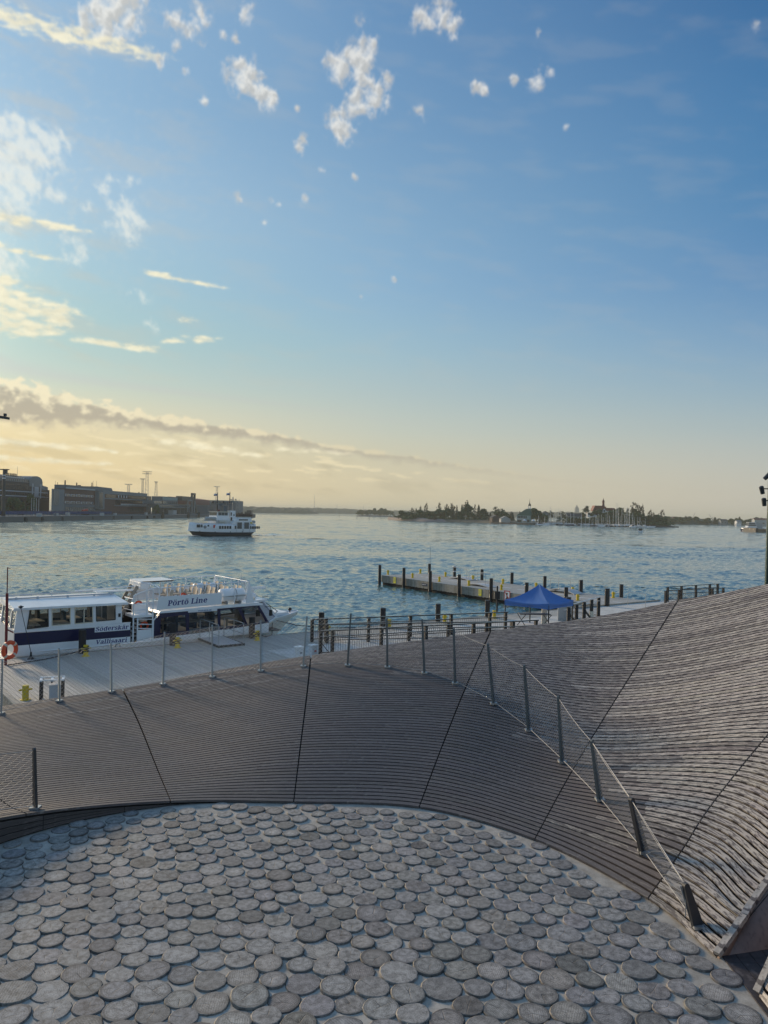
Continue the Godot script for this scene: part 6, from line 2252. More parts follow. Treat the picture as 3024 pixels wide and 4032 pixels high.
	for q in [[8.6, 0.5], [9.1, 0.8], [10.8, 1.2], [11.6, 0.7], [12.2, 1.6]]:
		rig.rod(Vector3(q[0], 6.7, -2.4), Vector3(q[0], 8.0 + q[1], -2.4), 0.14, 0.10, 5)
		rig.box(Vector3(q[0], 8.0 + q[1], -2.4), Vector3(0.5, 0.35, 0.4))
	obj("radar_platform", rig, M["wall_slate"], t)
	var lamp := Sh.new()
	lamp.lathe([Vector2(0, 0), Vector2(0.25, 0), Vector2(0.3, 0.4), Vector2(0, 0.5)], Vector3(7.6, 6.72, -1.4), 10)
	obj("red_lantern", lamp, M["dark_red"], t)
	# passengers' upper deck with benches, rail and a few people too far to tell apart
	var ud := Sh.new()
	ud.slab(Vector3(13.1, 5.15, -5.8), Vector3(18.7, 5.4, -0.1))
	ud.slab(Vector3(18.5, 5.1, -5.8), Vector3(18.75, 6.1, -0.1))
	obj("upper_deck", ud, M["cladding"], t)
	var bn := Sh.new()
	for i in 7:
		bn.slab(Vector3(13.5 + i * 0.72, 5.4, -5.2), Vector3(13.65 + i * 0.72, 6.0 + 0.12 * (i % 3), -0.5))
		bn.rod(Vector3(13.4 + i * 0.72, 5.4, -0.15), Vector3(13.4 + i * 0.72, 6.3, -0.15), 0.03, 0.03, 4)
	bn.bar(Vector3(13.1, 6.25, -0.15), Vector3(18.7, 6.25, -0.15), 0.05, 0.05)
	obj("bench", bn, M["steel_dark"], t).set_meta("kind", "stuff")
	var ar := Sh.new()
	ar.lathe([Vector2(0, 0), Vector2(0.34, 0.05), Vector2(0.4, 0.15), Vector2(0.4, 0.9), Vector2(0.34, 1.0), Vector2(0, 1.05)], Vector3(18.1, 3.95, -0.9), 14, Basis(Vector3.FORWARD, PI / 2))
	obj("life_raft", ar, M["wall_pale"], t)
	var yl := Sh.new()
	yl.slab(Vector3(16.8, 3.45, 0.02), Vector3(17.7, 3.85, 0.05))
	obj("yellow_plate", yl, M["yellow"], t)

func build_wake():
	var f := noise(611, 0.4, 4)
	var s := Sh.new()
	var fb := Basis(Vector3(0.72, 0, -0.694), Vector3.UP, Vector3(0.694, 0, 0.72))
	for i in 620:
		var u := rng.randf()
		var stern := rng.randf() < 0.75
		var x := 20.5 + 16.0 * u * u if stern else rng.randf_range(-1.5, 1.0)
		var z := -3.0 + rng.randfn() * (1.4 + 2.2 * u) if stern else -3.0 + rng.randf_range(-2.6, 2.8)
		if stern and rng.randf() < u * 0.6:
			continue
		var p := Vector3(-49.7, 0, -204.3) + fb * Vector3(x, 0, z)
		var y := wave(p.x, p.z) + 0.03
		var r := rng.randf_range(0.12, 0.5)
		var pts := []
		for k in 7:
			var w := TAU * k / 7.0
			var rr := r * rng.randf_range(0.5, 1.2)
			pts.append(Vector3(p.x + cos(w) * rr * 1.5, y + 0.02, p.z + sin(w) * rr))
		for k in 7:
			s.flat(Vector3(p.x, y + 0.05, p.z), pts[(k + 1) % 7], pts[k])
	var o := obj("wake_foam", s, mat("foam", 0.78, 0.82, 0.82, 0.8))
	tag(o, "thin white foam trailing behind the ferry and at its bow", "foam", "", "stuff")

# ---------------------------------------------------------------- the left shore: quay, hotel, terminal
func vpane(s: Sh, X: float, z0: float, z1: float, y0: float, y1: float, out := 0.06):
	s.slab(Vector3(X - 0.1, y0, -z1), Vector3(X + out, y1, -z0))

func win_row(t: Node3D, X: float, z0: float, z1: float, y0: float, y1: float, n: int, fill: float, m: String, called := "window"):
	for i in n:
		var s := Sh.new()
		var w := (z1 - z0) / n
		vpane(s, X, z0 + w * (i + 0.5 - fill / 2), z0 + w * (i + 0.5 + fill / 2), y0, y1)
		obj(called, s, M[m], t)

func wedge(s: Sh, X: float, z0: float, z1: float, y0: float, y1: float):
	# a block behind the street line X whose near end is cut on the skew, as the terminal's ends are
	var k := -0.429
	var p := PackedVector2Array([Vector2(X, -z0), Vector2(X, -z1), Vector2(minf(k * z1, X - 0.5), -z1), Vector2(minf(k * z0, X - 0.5), -z0)])
	s.prism(p, Vector3(0, y1, 0), Vector3.RIGHT, Vector3.BACK, 0.0)
	for i in 4:
		var a := p[i]
		var b := p[(i + 1) % 4]
		s.quad(Vector3(a.x, y0, a.y), Vector3(b.x, y0, b.y), Vector3(b.x, y1, b.y), Vector3(a.x, y1, a.y))

func lattice(h: float, w0: float, w1: float) -> Sh:
	var s := Sh.new()
	var n := int(h / (w0 * 0.8))
	var c := func(i: float, k: int) -> Vector3:
		var w := lerpf(w0, w1, i / n) * 0.5
		return Vector3(w if k == 0 or k == 3 else -w, h * i / n, w if k < 2 else -w)
	for k in 4:
		s.rod(c.call(0, k), c.call(n, k), 0.13, 0.10, 4, false)
		for i in n:
			s.rod(c.call(i, k), c.call(i + 1, (k + 1) % 4), 0.055, 0.055, 3, false)
			s.rod(c.call(i, (k + 1) % 4), c.call(i + 1, k), 0.055, 0.055, 3, false)
	return s

func build_left_shore():
	build_wake()
	# quay
	var q := Sh.new()
	var face := PackedVector2Array([Vector2(-160.5, 250), Vector2(-158.4, 318), Vector2(-154.8, 390), Vector2(-151.2, 518), Vector2(-149.2, 603), Vector2(-146.5, 700), Vector2(-146.5, 790), Vector2(-460, 900), Vector2(-460, 250)])
	var fl := PackedVector2Array()
	for p in face: fl.append(Vector2(p.x, -p.y))
	q.prism(fl, Vector3(0, 2.2, 0), Vector3.RIGHT, Vector3.BACK, 0.0)
	for k in 6:
		var a := face[k]; var b := face[k + 1]
		q.quad(Vector3(a.x, -1, -a.y), Vector3(b.x, -1, -b.y), Vector3(b.x, 2.2, -b.y), Vector3(a.x, 2.2, -a.y))
	struct("quay", q, M["quay_stone"], "old stone quay along the left shore")
	var cop := Sh.new()
	for k in 6:
		var a := face[k]; var b := face[k + 1]
		cop.bar(Vector3(a.x - 0.4, 2.28, -a.y), Vector3(b.x - 0.4, 2.28, -b.y), 1.0, 0.25)
	tag(obj("quay_coping", cop, M["wall_grey"]), "pale coping along the top edge of the stone quay", "coping")
	var fz := [338, 353, 373, 398, 408, 437, 466, 494, 507, 523]
	for i in fz.size():
		var x: float = lerpf(-158.0, -150.9, (fz[i] - 330.0) / 190.0)
		var s := Sh.new()
		s.prism(V2([-1.1, 0.3, 1.1, 0.3, 1.1, 1.1, 0.2, 1.9, -1.1, 1.9]), Vector3(0.85, 0, 0), Vector3(0, 0, -1), Vector3.UP, 0.9)
		var o := obj("quay_fender", s, M["black"])
		o.position = Vector3(x, 0, -fz[i])
		tag(o, "dark wedge fender, %s from the left along the stone quay" % ORD[i], "fender", "dark fenders on the stone quay")
	for i in 3:
		var s := Sh.new()
		for dx in [0.0, 1.1]:
			s.lathe([Vector2(0.55, -1), Vector2(0.55, 4.2), Vector2(0, 4.3)], Vector3(dx * 0.4, 0, -dx), 12)
		var o := obj("mooring_dolphin", s, M["pile_steel"])
		o.position = [Vector3(-150.2, 0, -522), Vector3(-148.6, 0, -584), Vector3(-147.5, 0, -612)][i]
		tag(o, "dark steel mooring dolphin, %s from the left before the quay" % ORD[i], "mooring dolphin", "dolphins by the quay")
	# fence with a blue banner
	var fe := thing("quay_fence", "tall dark bar fence along the top of the left quay", "fence")
	var posts := Sh.new()
	var pales := Sh.new()
	var z := 300.0
	while z < 520.0:
		var x := lerpf(-163.0, -156.0, (z - 300.0) / 220.0)
		posts.slab(Vector3(x - 0.06, 2.2, -z - 0.06), Vector3(x + 0.06, 4.9, -z + 0.06))
		for k in 7:
			pales.rod(Vector3(x + 0.032 * k * 0.57, 2.4, -z - 0.57 * k), Vector3(x + 0.032 * k * 0.57, 4.7, -z - 0.57 * k), 0.035, 0.035, 3, false)
		z += 4.0
	for y in [2.6, 4.55]:
		posts.bar(Vector3(-163, y, -300), Vector3(-156, y, -520), 0.06, 0.08)
	obj("posts_and_rails", posts, M["navy"], fe).set_meta("kind", "stuff")
	obj("pales", pales, M["steel_dark"], fe).set_meta("kind", "stuff")
	var bb := Sh.new()
	bb.bar(Vector3(-166.0, 3.75, -322), Vector3(-160.0, 3.75, -452), 0.05, 1.3)
	tag(obj("fence_banner", bb, M["banner_blue"]), "long bright blue banner behind the quay fence at the left", "banner")
	for i in 6:
		var s := Sh.new()
		s.slab(Vector3(-0.8, 2.2, -1.1), Vector3(0.8, 3.6 + 0.3 * (i % 2), 1.1))
		var o := obj("quay_kiosk", s, M["wall_pale"])
		o.position = Vector3(lerpf(-161.0, -153.5, i / 5.0), 0, -[378, 388, 452, 506, 346, 419][i])
		tag(o, ["pale box on the quay below the four flagpoles", "small pale box beside the first one below the flagpoles", "pale box before the brick terminal's left windows", "tall pale box near the right end of the terminal", "pale box on the quay at the far left", "pale box on the quay under the grey glazed block"][i], "box")
	# hotel
	var ho := thing("brick_hotel", "large dark brick hotel with an arched gable and rooftop lettering", "building")
	var w := Sh.new()
	w.slab(Vector3(-262, 2.2, -505), Vector3(-225, 21.3, -400))
	w.slab(Vector3(-255, 2.2, -520.5), Vector3(-226.5, 17.6, -505))
	obj("wall", w, M["brick_dark"], ho)
	var at := Sh.new()
	at.slab(Vector3(-260, 21.3, -503.5), Vector3(-225.6, 23.5, -400))
	at.slab(Vector3(-253, 17.6, -519.5), Vector3(-227.2, 19.5, -505))
	obj("attic_storey", at, M["wall_grey"], ho)
	var ro := Sh.new()
	ro.prism(V2([-226.0, 23.5, -232.0, 25.4, -254.0, 25.4, -260.0, 23.5]), Vector3(0, 0, -400), Vector3.RIGHT, Vector3.UP, 103.0)
	ro.prism(V2([-227.4, 19.5, -231, 20.6, -250.0, 20.6, -253, 19.5]), Vector3(0, 0, -505), Vector3.RIGHT, Vector3.UP, 15.0)
	obj("roof", ro, M["roof_dark"], ho)
	var arch := PackedVector2Array([Vector2(505.5, 19.0), Vector2(505.5, 22.6)])
	for i in 13:
		var a := PI * i / 12.0
		arch.append(Vector2(496.2 + 9.0 * cos(a), 22.7 + 3.2 * sin(a)))
	arch.append(Vector2(487.0, 19.0))
	var ag := Sh.new()
	ag.prism(arch, Vector3(-224.6, 0, 0), Vector3(0, 0, -1), Vector3.UP, 22.0)
	obj("arched_gable", ag, M["wall_grey"], ho)
	for y in [15.5, 12.6]:
		var s := Sh.new()
		s.slab(Vector3(-225.2, y - 0.25, -515), Vector3(-224.8, y + 0.25, -400))
		obj("string_course", s, M["white_dull"], ho)
	for zz in [491.5, 503.0]:
		var s := Sh.new()
		s.slab(Vector3(-225.2, 11.7, -zz - 0.5), Vector3(-224.5, 21.0, -zz + 0.5))
		obj("pilaster", s, M["white_dull"], ho)
	win_row(ho, -225.0, 432, 488, 16.6, 19.8, 24, 0.42, "window_dark")
	win_row(ho, -225.0, 432, 488, 13.2, 14.9, 24, 0.42, "window_dark")
	win_row(ho, -226.5, 506, 519, 13.2, 17.0, 6, 0.45, "window_dark")
	win_row(ho, -225.6, 436, 488, 21.7, 22.9, 22, 0.4, "window_dark", "attic_window")
	win_row(ho, -226.4, 456, 484, 23.75, 24.2, 11, 0.55, "white", "dormer")
	win_row(ho, -225.0, 432, 486, 4.0, 10.5, 14, 0.5, "window_dark")
	win_row(ho, -224.6, 493.8, 500.2, 12.2, 19.0, 5, 0.62, "white_dull", "white_panel")
	words("GRAND MARINA", 1.35, 0.15, M["steel_dark"], ho, "roof_lettering", Vector3(-226.5, 25.6, -465.4), Basis(Vector3(0, 0, -1), Vector3.UP, Vector3(1, 0, 0)), true, false, true, 17.0)
	var ff := Sh.new()
	ff.slab(Vector3(-226.7, 24.3, -475), Vector3(-226.3, 24.7, -456))
	for i in 10:
		ff.rod(Vector3(-226.5, 23.5, -456 - i * 2.0), Vector3(-226.5, 24.4, -456 - i * 2.0), 0.06)
	obj("sign_frame", ff, M["steel_dark"], ho)
	var fp := Sh.new()
	fp.rod(Vector3(-228, 24.5, -477.6), Vector3(-228, 30.9, -477.6), 0.12, 0.06)
	obj("roof_pole", fp, M["mast_grey"], ho)
	# terminal
	var te := thing("brick_terminal", "long low brick and grey ferry terminal behind the left quay", "building")
	var b1 := Sh.new()
	wedge(b1, -185.0, 429.0, 445.0, 2.2, 16.6)
	obj("glazed_block", b1, M["wall_grey"], te)
	var gl := Sh.new()
	vpane(gl, -185, 430, 437, 7.6, 16.1, 0.25)
	obj("glass_bay", gl, M["window_grey"], te)
	for i in 6:
		var s := Sh.new()
		vpane(s, -184.7, 430 + i * 1.35, 430.2 + i * 1.35, 7.6, 16.1, 0.1)
		obj("mullion", s, M["wall_pale"], te)
	var b2 := Sh.new()
	wedge(b2, -185.5, 445.0, 505.0, 2.2, 17.2)
	obj("wall", b2, M["brick_wall"], te)
	var b3 := Sh.new()
	wedge(b3, -185.0, 445.0, 507.0, 17.2, 18.7)
	obj("roof_edge", b3, M["wall_slate"], te)
	var b3b := Sh.new()
	b3b.slab(Vector3(-185.2, 17.25, -492), Vector3(-184.9, 18.2, -447))
	obj("roof_band", b3b, M["wall_pale"], te)
	var b4 := Sh.new()
	b4.slab(Vector3(-185.6, 2.2, -504), Vector3(-185.2, 8.3, -445.5))
	obj("ground_cladding", b4, M["wall_slate"], te)
	for r in [[13.0, 14.1], [8.75, 9.85]]:
		for i in 6:
			var z0 := 446.8 + i * 8.0
			if r[0] > 12.0 or i < 6:
				var s := Sh.new()
				vpane(s, -185.3, z0, z0 + (6.3 if i < 5 else 3.0), r[0] - 0.15, r[1] + 0.12, 0.1)
				obj("window_band", s, M["white_dull"], te)
				win_row(te, -185.15, z0 + 0.5, z0 + (5.8 if i < 5 else 2.6), r[0], r[1] - 0.05, 4 if i < 5 else 2, 0.66, "window_dark")
	win_row(te, -185.1, 447, 492, 2.8, 6.6, 16, 0.66, "window_grey", "shop_window")
	var bay := Sh.new()
	vpane(bay, -183.2, 493.5, 504.0, 5.4, 16.9, 0.1)
	bay.slab(Vector3(-185.5, 5.4, -504), Vector3(-183.2, 16.9, -493.5))
	obj("stair_bay", bay, M["wall_grey"], te)
	win_row(te, -183.0, 494.2, 500.8, 5.9, 16.2, 6, 0.62, "window_grey", "glass_strip")
	var c1 := Sh.new()
	wedge(c1, -185.4, 505.0, 600.0, 2.2, 15.6)
	obj("wall", c1, M["brick_wall"], te)
	var c2 := Sh.new()
	wedge(c2, -184.9, 505.5, 600.0, 15.55, 18.0)
	c2.slab(Vector3(-185.2, 12.2, -612), Vector3(-184.6, 13.1, -507))
	c2.slab(Vector3(-185.2, 7.7, -608), Vector3(-184.6, 8.3, -527))
	obj("grey_band", c2, M["wall_grey"], te)
	var c3 := Sh.new()
	wedge(c3, -185.3, 600.0, 612.0, 2.2, 16.1)
	obj("end_block", c3, M["wall_slate"], te)
	win_row(te, -185.1, 512, 530, 13.3, 15.5, 7, 0.6, "window_dark")
	win_row(te, -185.2, 532, 552, 13.7, 15.3, 4, 0.42, "window_dark")
	win_row(te, -185.2, 533.6, 556, 13.7, 15.3, 4, 0.3, "white_dull", "blind")
	win_row(te, -185.2, 556, 598, 13.7, 15.3, 9, 0.86, "window_dark")
	win_row(te, -185.2, 530, 540, 8.8, 11.8, 4, 0.55, "window_dark")
	win_row(te, -185.2, 541, 600, 10.3, 11.6, 13, 0.7, "window_dark")
	win_row(te, -185.2, 541, 600, 8.5, 9.5, 9, 0.85, "wall_pale", "balcony_panel")
	win_row(te, -185.2, 561, 592, 3.6, 6.6, 9, 0.75, "window_grey", "shop_window")
	win_row(te, -185.2, 602, 611, 9.0, 15.6, 3, 0.6, "window_grey")
	var d1 := Sh.new()
	d1.prism(V2([509, 18.0, 509, 20.4, 536, 20.1, 538.5, 18.0]), Vector3(-190, 0, 0), Vector3(0, 0, -1), Vector3.UP, 20.0)
	wedge(d1, -188.0, 456.0, 503.0, 18.7, 19.7)
	obj("roof_house", d1, M["wall_slate"], te)
	var an := Sh.new()
	for a in [[449, 19.0, 21.6, 0.08], [452, 19.0, 21.0, 0.15], [462.5, 19.0, 22.6, 0.45], [480, 19.0, 21.8, 0.4], [484, 19.6, 20.4, 1.2], [505, 19.0, 22.8, 0.35], [507, 20.0, 24.0, 0.1], [513, 20.3, 24.2, 0.09], [436, 16.6, 18.0, 0.12], [602, 16, 19.0, 0.6]]:
		an.rod(Vector3(-192, a[1], -a[0]), Vector3(-192, a[2], -a[0]), a[3], a[3] * 0.8, 6)
	obj("roof_aerial", an, M["steel_dark"], te).set_meta("kind", "stuff")
	# flag poles, lighting mast, lattice masts
	for i in 5:
		var s := Sh.new()
		s.rod(Vector3(0, 2.2, 0), Vector3(0, 10.8, 0), 0.11, 0.07, 6)
		var o := obj("flagpole", s, M["white_dull"])
		o.position = Vector3(-175, 0, -[382, 384.6, 387.2, 390, 347][i])
		tag(o, "white flagpole, %s of the poles before the hotel trees" % ["first from left of the four close", "second of the four close", "third of the four close", "last of the four close", "single leftmost"][i], "flagpole", "flagpoles before the hotel")
	var qm := thing("quay_light_mast", "thick dark lighting mast in front of the hotel at the far left", "lighting mast", Vector3(-165, 0, -333.6))
	var s1 := Sh.new()
	s1.rod(Vector3(0, 2.2, 0), Vector3(0, 22.4, 0), 0.85, 0.55, 10)
	obj("pole", s1, M["steel_dark"], qm)
	var s2 := Sh.new()
	s2.slab(Vector3(-1.9, 22.3, -0.8), Vector3(1.9, 22.7, 0.8))
	s2.slab(Vector3(0.7, 20.6, -0.5), Vector3(1.3, 22.3, 0.5))
	obj("lamp_rack", s2, M["steel_dark"], qm)
	var s3 := Sh.new()
	for y in [18.4, 19.6]:
		s3.rod(Vector3(0, y, 0), Vector3(0, y + 0.6, 0), 0.68, 0.66, 10)
	obj("white_band", s3, M["white_dull"], qm)
	var li := 0
	for m in [[-260, -842, 46.0, 4.4, 2.0, 4.5, "tallest, with a wide double lamp rack"], [-260, -827, 37.4, 1.6, 1.6, 2.4, "slim, left of the tallest one"], [-260, -782, 30.0, 1.9, 1.9, 3.4, "short and flat-topped above the terminal roof"], [-260, -876, 36.0, 4.0, 1.5, 1.6, "to the right of the tallest, small head"], [-197, -905, 33.0, 3.4, 1.6, 3.0, "behind the ferry's flags"], [-235, -905, 20.0, 1.6, 1.2, 0.8, "pale and short over the boarding bridge"]]:
		var t := thing("lattice_mast", "steel lattice lighting mast, " + m[6], "lighting mast", Vector3(m[0], 2.2, m[1]), Basis.IDENTITY, "lattice lighting masts behind the terminal")
		obj("lattice", lattice(m[2] - 2.2, m[3], m[4]), M["mast_grey"], t)
		var r := Sh.new()
		for y in [m[2] - 2.4, m[2] - 2.4 - m[5] * 0.5]:
			r.slab(Vector3(-m[5], y, -0.8), Vector3(m[5], y + 0.35, 0.8))
			for k in 5:
				r.box(Vector3(lerpf(-m[5], m[5], k / 4.0), y + 0.6, 0.5), Vector3(0.7, 0.6, 0.6))
			if m[5] < 4.0: break
		obj("lamp_rack", r, M["mast_grey"], t)
		li += 1
	# red boat lift or lorry on the quay
	var rl := thing("red_lorry", "red lorry with a raised red boom before the terminal's shop windows", "lorry", Vector3(-171, 2.2, -440), yaw(1.2))
	var s4 := Sh.new()
	s4.slab(Vector3(-1.6, 0.6, -1.2), Vector3(2.2, 2.0, 1.2))
	obj("body", s4, M["dark_red"], rl)
	var s5 := Sh.new()
	s5.bar(Vector3(-1.9, 2.5, 0), Vector3(1.7, 3.1, 0), 1.6, 0.9)
	obj("boom", s5, M["red"], rl)
	for x in [-1.0, 1.4]:
		var s6 := Sh.new()
		s6.rod(Vector3(x, 0.5, -1.3), Vector3(x, 0.5, 1.3), 0.5, 0.5, 12)
		obj("wheel", s6, M["black"], rl)
	for i in 5:
		var c := thing("parked_car", ["grey parked car below the hotel trees, first from the left", "pale parked car below the hotel trees, second from the left", "dark parked car below the hotel trees, third from the left", "white parked van below the hotel trees", "grey parked car at the right of the hotel trees"][i], "car", Vector3(-185, 2.2, -[352, 372, 392, 360, 412][i]), yaw(PI / 2), "cars parked before the hotel")
		var s := Sh.new()
		s.prism(V2([-2.1, 0.4, 2.1, 0.4, 2.1, 0.9, 1.3, 1.0, 0.7, 1.5, -1.2, 1.5, -1.9, 1.0, -2.1, 0.9] if i != 3 else [-2.4, 0.4, 2.4, 0.4, 2.4, 1.2, 1.9, 2.2, -2.4, 2.2]), Vector3(0, 0, 0.85), Vector3.RIGHT, Vector3.UP, 1.7)
		obj("body", s, M[["grey", "wall_pale", "steel_dark", "white_dull", "wall_slate"][i]], c)
		for x in [-1.3, 1.3]:
			var ww := Sh.new()
			ww.rod(Vector3(x, 0.32, -0.87), Vector3(x, 0.32, 0.87), 0.32, 0.32, 10)
			obj("wheel", ww, M["black"], c)
	# boarding bridge
	var bg := thing("boarding_bridge", "raised grey glazed boarding bridge on legs right of the terminal", "boarding bridge")
	var e1 := Sh.new()
	e1.slab(Vector3(-172, 7.2, -652), Vector3(-165, 9.9, -562))
	obj("corridor", e1, M["wall_slate"], bg)
	win_row(bg, -165.0, 566, 650, 8.0, 9.4, 16, 0.8, "window_grey", "glass_panel")
	var e2 := Sh.new()
	e2.slab(Vector3(-176, 9.9, -585), Vector3(-168, 12.6, -560))
	e2.slab(Vector3(-176, 9.9, -626), Vector3(-168, 15.8, -582))
	obj("upper_hall", e2, M["wall_slate"], bg)
	win_row(bg, -168.0, 561, 582, 10.3, 12.2, 5, 0.8, "window_grey", "glass_panel")
	win_row(bg, -168.0, 583, 625, 13.2, 15.3, 9, 0.8, "wall_green", "glass_panel")
	win_row(bg, -168.0, 583, 625, 10.3, 12.4, 7, 0.75, "window_grey", "glass_panel")
	for zz in [566, 580, 592, 604, 616, 628, 640, 650]:
		var s := Sh.new()
		s.slab(Vector3(-170.5, 2.2, -zz - 0.5), Vector3(-166.0, 7.2, -zz + 0.5))
		obj("leg", s, M["wall_slate"], bg)
	var e3 := Sh.new()
	for zz in [661.0, 670.0]:
		e3.slab(Vector3(-166, 2.2, -zz - 0.8), Vector3(-164.4, 20.0, -zz + 0.8))
	e3.slab(Vector3(-166, 19.0, -671), Vector3(-164.4, 20.4, -660))
	e3.slab(Vector3(-170, 13.5, -668), Vector3(-165, 17.0, -628))
	obj("lift_tower", e3, M["steel_dark"], bg)
	var e4 := Sh.new()
	e4.tube([Vector3(-163.5, 2.6, -640), Vector3(-163.5, 13.6, -640), Vector3(-163.5, 13.8, -654), Vector3(-163.5, 2.6, -655), Vector3(-163.5, 2.4, -662), Vector3(-163.5, 13.5, -664), Vector3(-163.5, 3.0, -676)], 0.7, 6)
	obj("white_pipe", e4, M["wall_grey"], bg)
	var cb := Sh.new()
	cb.slab(Vector3(-166, 2.2, -601), Vector3(-162, 5.4, -592))
	tag(obj("white_container", cb, M["wall_pale"]), "white container under the boarding bridge", "container")
	var bush := Sh.new()
	var wa := thing("red_warehouse", "low warehouse with a dark red roof behind the ferry", "building")
	var h1 := Sh.new()
	h1.slab(Vector3(-200, 2.2, -770), Vector3(-172, 10.6, -665))
	obj("wall", h1, M["wall_grey"], wa)
	var h2 := Sh.new()
	h2.prism(V2([-171.5, 10.6, -172.5, 15.4, -186, 17.0, -199, 15.4, -200.5, 10.6]), Vector3(0, 0, -664), Vector3.RIGHT, Vector3.UP, 107.0)
	obj("roof", h2, M["roof_red"], wa)
	win_row(wa, -172.0, 668, 768, 4.0, 8.6, 16, 0.6, "window_grey")
	var gb := thing("harbour_shed", "slate grey harbour building with lattice work behind the ferry's masts", "building")
	var g1 := Sh.new()
	g1.slab(Vector3(-160, 2.2, -745), Vector3(-136.5, 15.0, -705))
	g1.slab(Vector3(-168, 2.2, -715), Vector3(-158, 9.5, -690))
	obj("wall", g1, M["wall_slate"], gb)
	for i in 6:
		var s := Sh.new()
		s.slab(Vector3(-158.5 + i * 3.7, 11.2, -704.9), Vector3(-156.0 + i * 3.7, 13.4, -704.7))
		obj("window", s, M["window_grey"], gb)
	var g2 := lattice(14.0, 3.0, 3.0)
	var go := obj("lattice_frame", g2, M["mast_grey"], gb)
	go.position = Vector3(-134.5, 2.2, -706)
	var ln := Sh.new()
	ln.slab(Vector3(-150, 0.9, -690), Vector3(-116.5, 2.6, -672))
	ln.slab(Vector3(-121, -0.5, -686), Vector3(-117, 6.5, -678))
	for i in 9:
		ln.rod(Vector3(-148 + i * 3.5, -1, -672), Vector3(-148 + i * 3.5, 2.0, -672), 0.4, 0.4, 6)
		ln.box(Vector3(-147 + i * 3.1, 3.4, -680), Vector3(1.6, 1.8 + (i % 3), 2.0))
	tag(obj("linkspan_jetty", ln, M["steel_dark"]), "dark loading jetty reaching out behind the ferry", "jetty")

# ---------------------------------------------------------------- trees (unit height and unit crown width; scaled where they stand)
var tree_kinds := []

func leaf(s: Sh, p: Vector3, r: float):
	var a := Vector3(rng.randfn(), rng.randfn(), rng.randfn()).normalized()
	var b := a.cross(Vector3(rng.randfn(), rng.randfn(), rng.randfn())).normalized()
	var g := rng.randf_range(0.55, 1.35)
	s.col = Color(g, g * rng.randf_range(0.92, 1.05), g * rng.randf_range(0.8, 1.1))
	var u := a * r
	var v := b * r * rng.randf_range(0.5, 0.9)
	s.quad(p - u * 0.5, p - v * 0.5, p + u * 0.5, p + v * 0.5)

func tree_proto(kind: int, seed_: int) -> Array:
	rng.seed = seed_
	var trunk := Sh.new()
	var crown := Sh.new()
	if kind == 0:
		trunk.rod(Vector3(0, 0, 0), Vector3(0.02, 0.62, 0), 0.035, 0.015, 6)
		var lobes := []
		for k in 11:
			var w := rng.randf() * TAU
			var y := rng.randf_range(0.28, 0.84)
			var rr := (0.42 if y < 0.6 else 0.28) * sqrt(rng.randf())
			var c := Vector3(cos(w) * rr, y, sin(w) * rr)
			lobes.append([c, rng.randf_range(0.13, 0.22)])
			trunk.rod(Vector3(0.01, y * 0.5, 0), c, 0.012, 0.004, 4, false)
		for q in lobes:
			for i in 80:
				var d: Vector3 = Vector3(rng.randfn(), rng.randfn(), rng.randfn()).normalized() * (rng.randf_range(0.35, 1.08) * q[1])
				leaf(crown, q[0] + d * Vector3(1, 0.8, 1), rng.randf_range(0.11, 0.21))
	elif kind == 1:
		trunk.rod(Vector3.ZERO, Vector3(0, 0.98, 0), 0.03, 0.004, 6)
		for i in 620:
			var y := pow(rng.randf(), 1.15) * 0.90 + 0.09
			var rad := 0.50 * (1.02 - y) * (0.75 + 0.35 * sin(y * 70.0)) + 0.015
			var w := rng.randf() * TAU
			var r := rad * sqrt(rng.randf_range(0.1, 1.0))
			leaf(crown, Vector3(cos(w) * r, y - 0.05 * r, sin(w) * r), rng.randf_range(0.06, 0.13))
	elif kind == 2:
		trunk.rod(Vector3.ZERO, Vector3(0.02, 0.95, 0.01), 0.025, 0.005, 6)
		for k in 15:
			var y := rng.randf_range(0.3, 0.95)
			var w := rng.randf() * TAU
			var rr := rng.randf_range(0.12, 0.46) * sin(clampf((y - 0.12) / 0.9, 0, 1) * PI * 0.9 + 0.2)
			var c := Vector3(cos(w) * rr, y + 0.03, sin(w) * rr)
			trunk.rod(Vector3(0.01, y - 0.12, 0), c, 0.008, 0.002, 3, false)
			for i in 22:
				var d := Vector3(rng.randfn(), rng.randfn(), rng.randfn()) * 0.055
				leaf(crown, c + d - Vector3(0, absf(d.x) * 0.6, 0), rng.randf_range(0.05, 0.12))
	else:
		trunk.rod(Vector3.ZERO, Vector3(0.04, 0.9, 0.02), 0.03, 0.012, 6)
		for k in 12:
			var y := rng.randf_range(0.5, 0.97)
			var w := rng.randf() * TAU
			var rr := rng.randf_range(0.05, 0.42) * (1.0 if y < 0.85 else 0.5)
			var c := Vector3(cos(w) * rr, y, sin(w) * rr)
			trunk.rod(Vector3(0.03, y - 0.1, 0.01), c, 0.01, 0.004, 4, false)
			for i in 46:
				var d := Vector3(rng.randfn(), rng.randfn() * 0.36, rng.randfn()) * 0.085
				leaf(crown, c + d, rng.randf_range(0.05, 0.11))
	return [trunk.mesh(), crown.mesh()]

func add_tree(kind: int, variant: int, p: Vector3, h: float, w: float, label: String, group: String):
	var pr: Array = tree_kinds[kind * 2 + variant % 2]
	var called: String = ["leafy_tree", "spruce_tree", "birch_tree", "pine_tree"][kind]
	var t := thing(called, label, "tree", p, yaw(rng.randf() * TAU) * Basis.from_scale(Vector3(w, h, w)), group)
	obj("trunk", pr[0], M["bark"], t)
	obj("crown", pr[1], [M["leaf"], M["leaf_dark"], M["leaf_thin"], M["leaf_dark"]][kind], t)

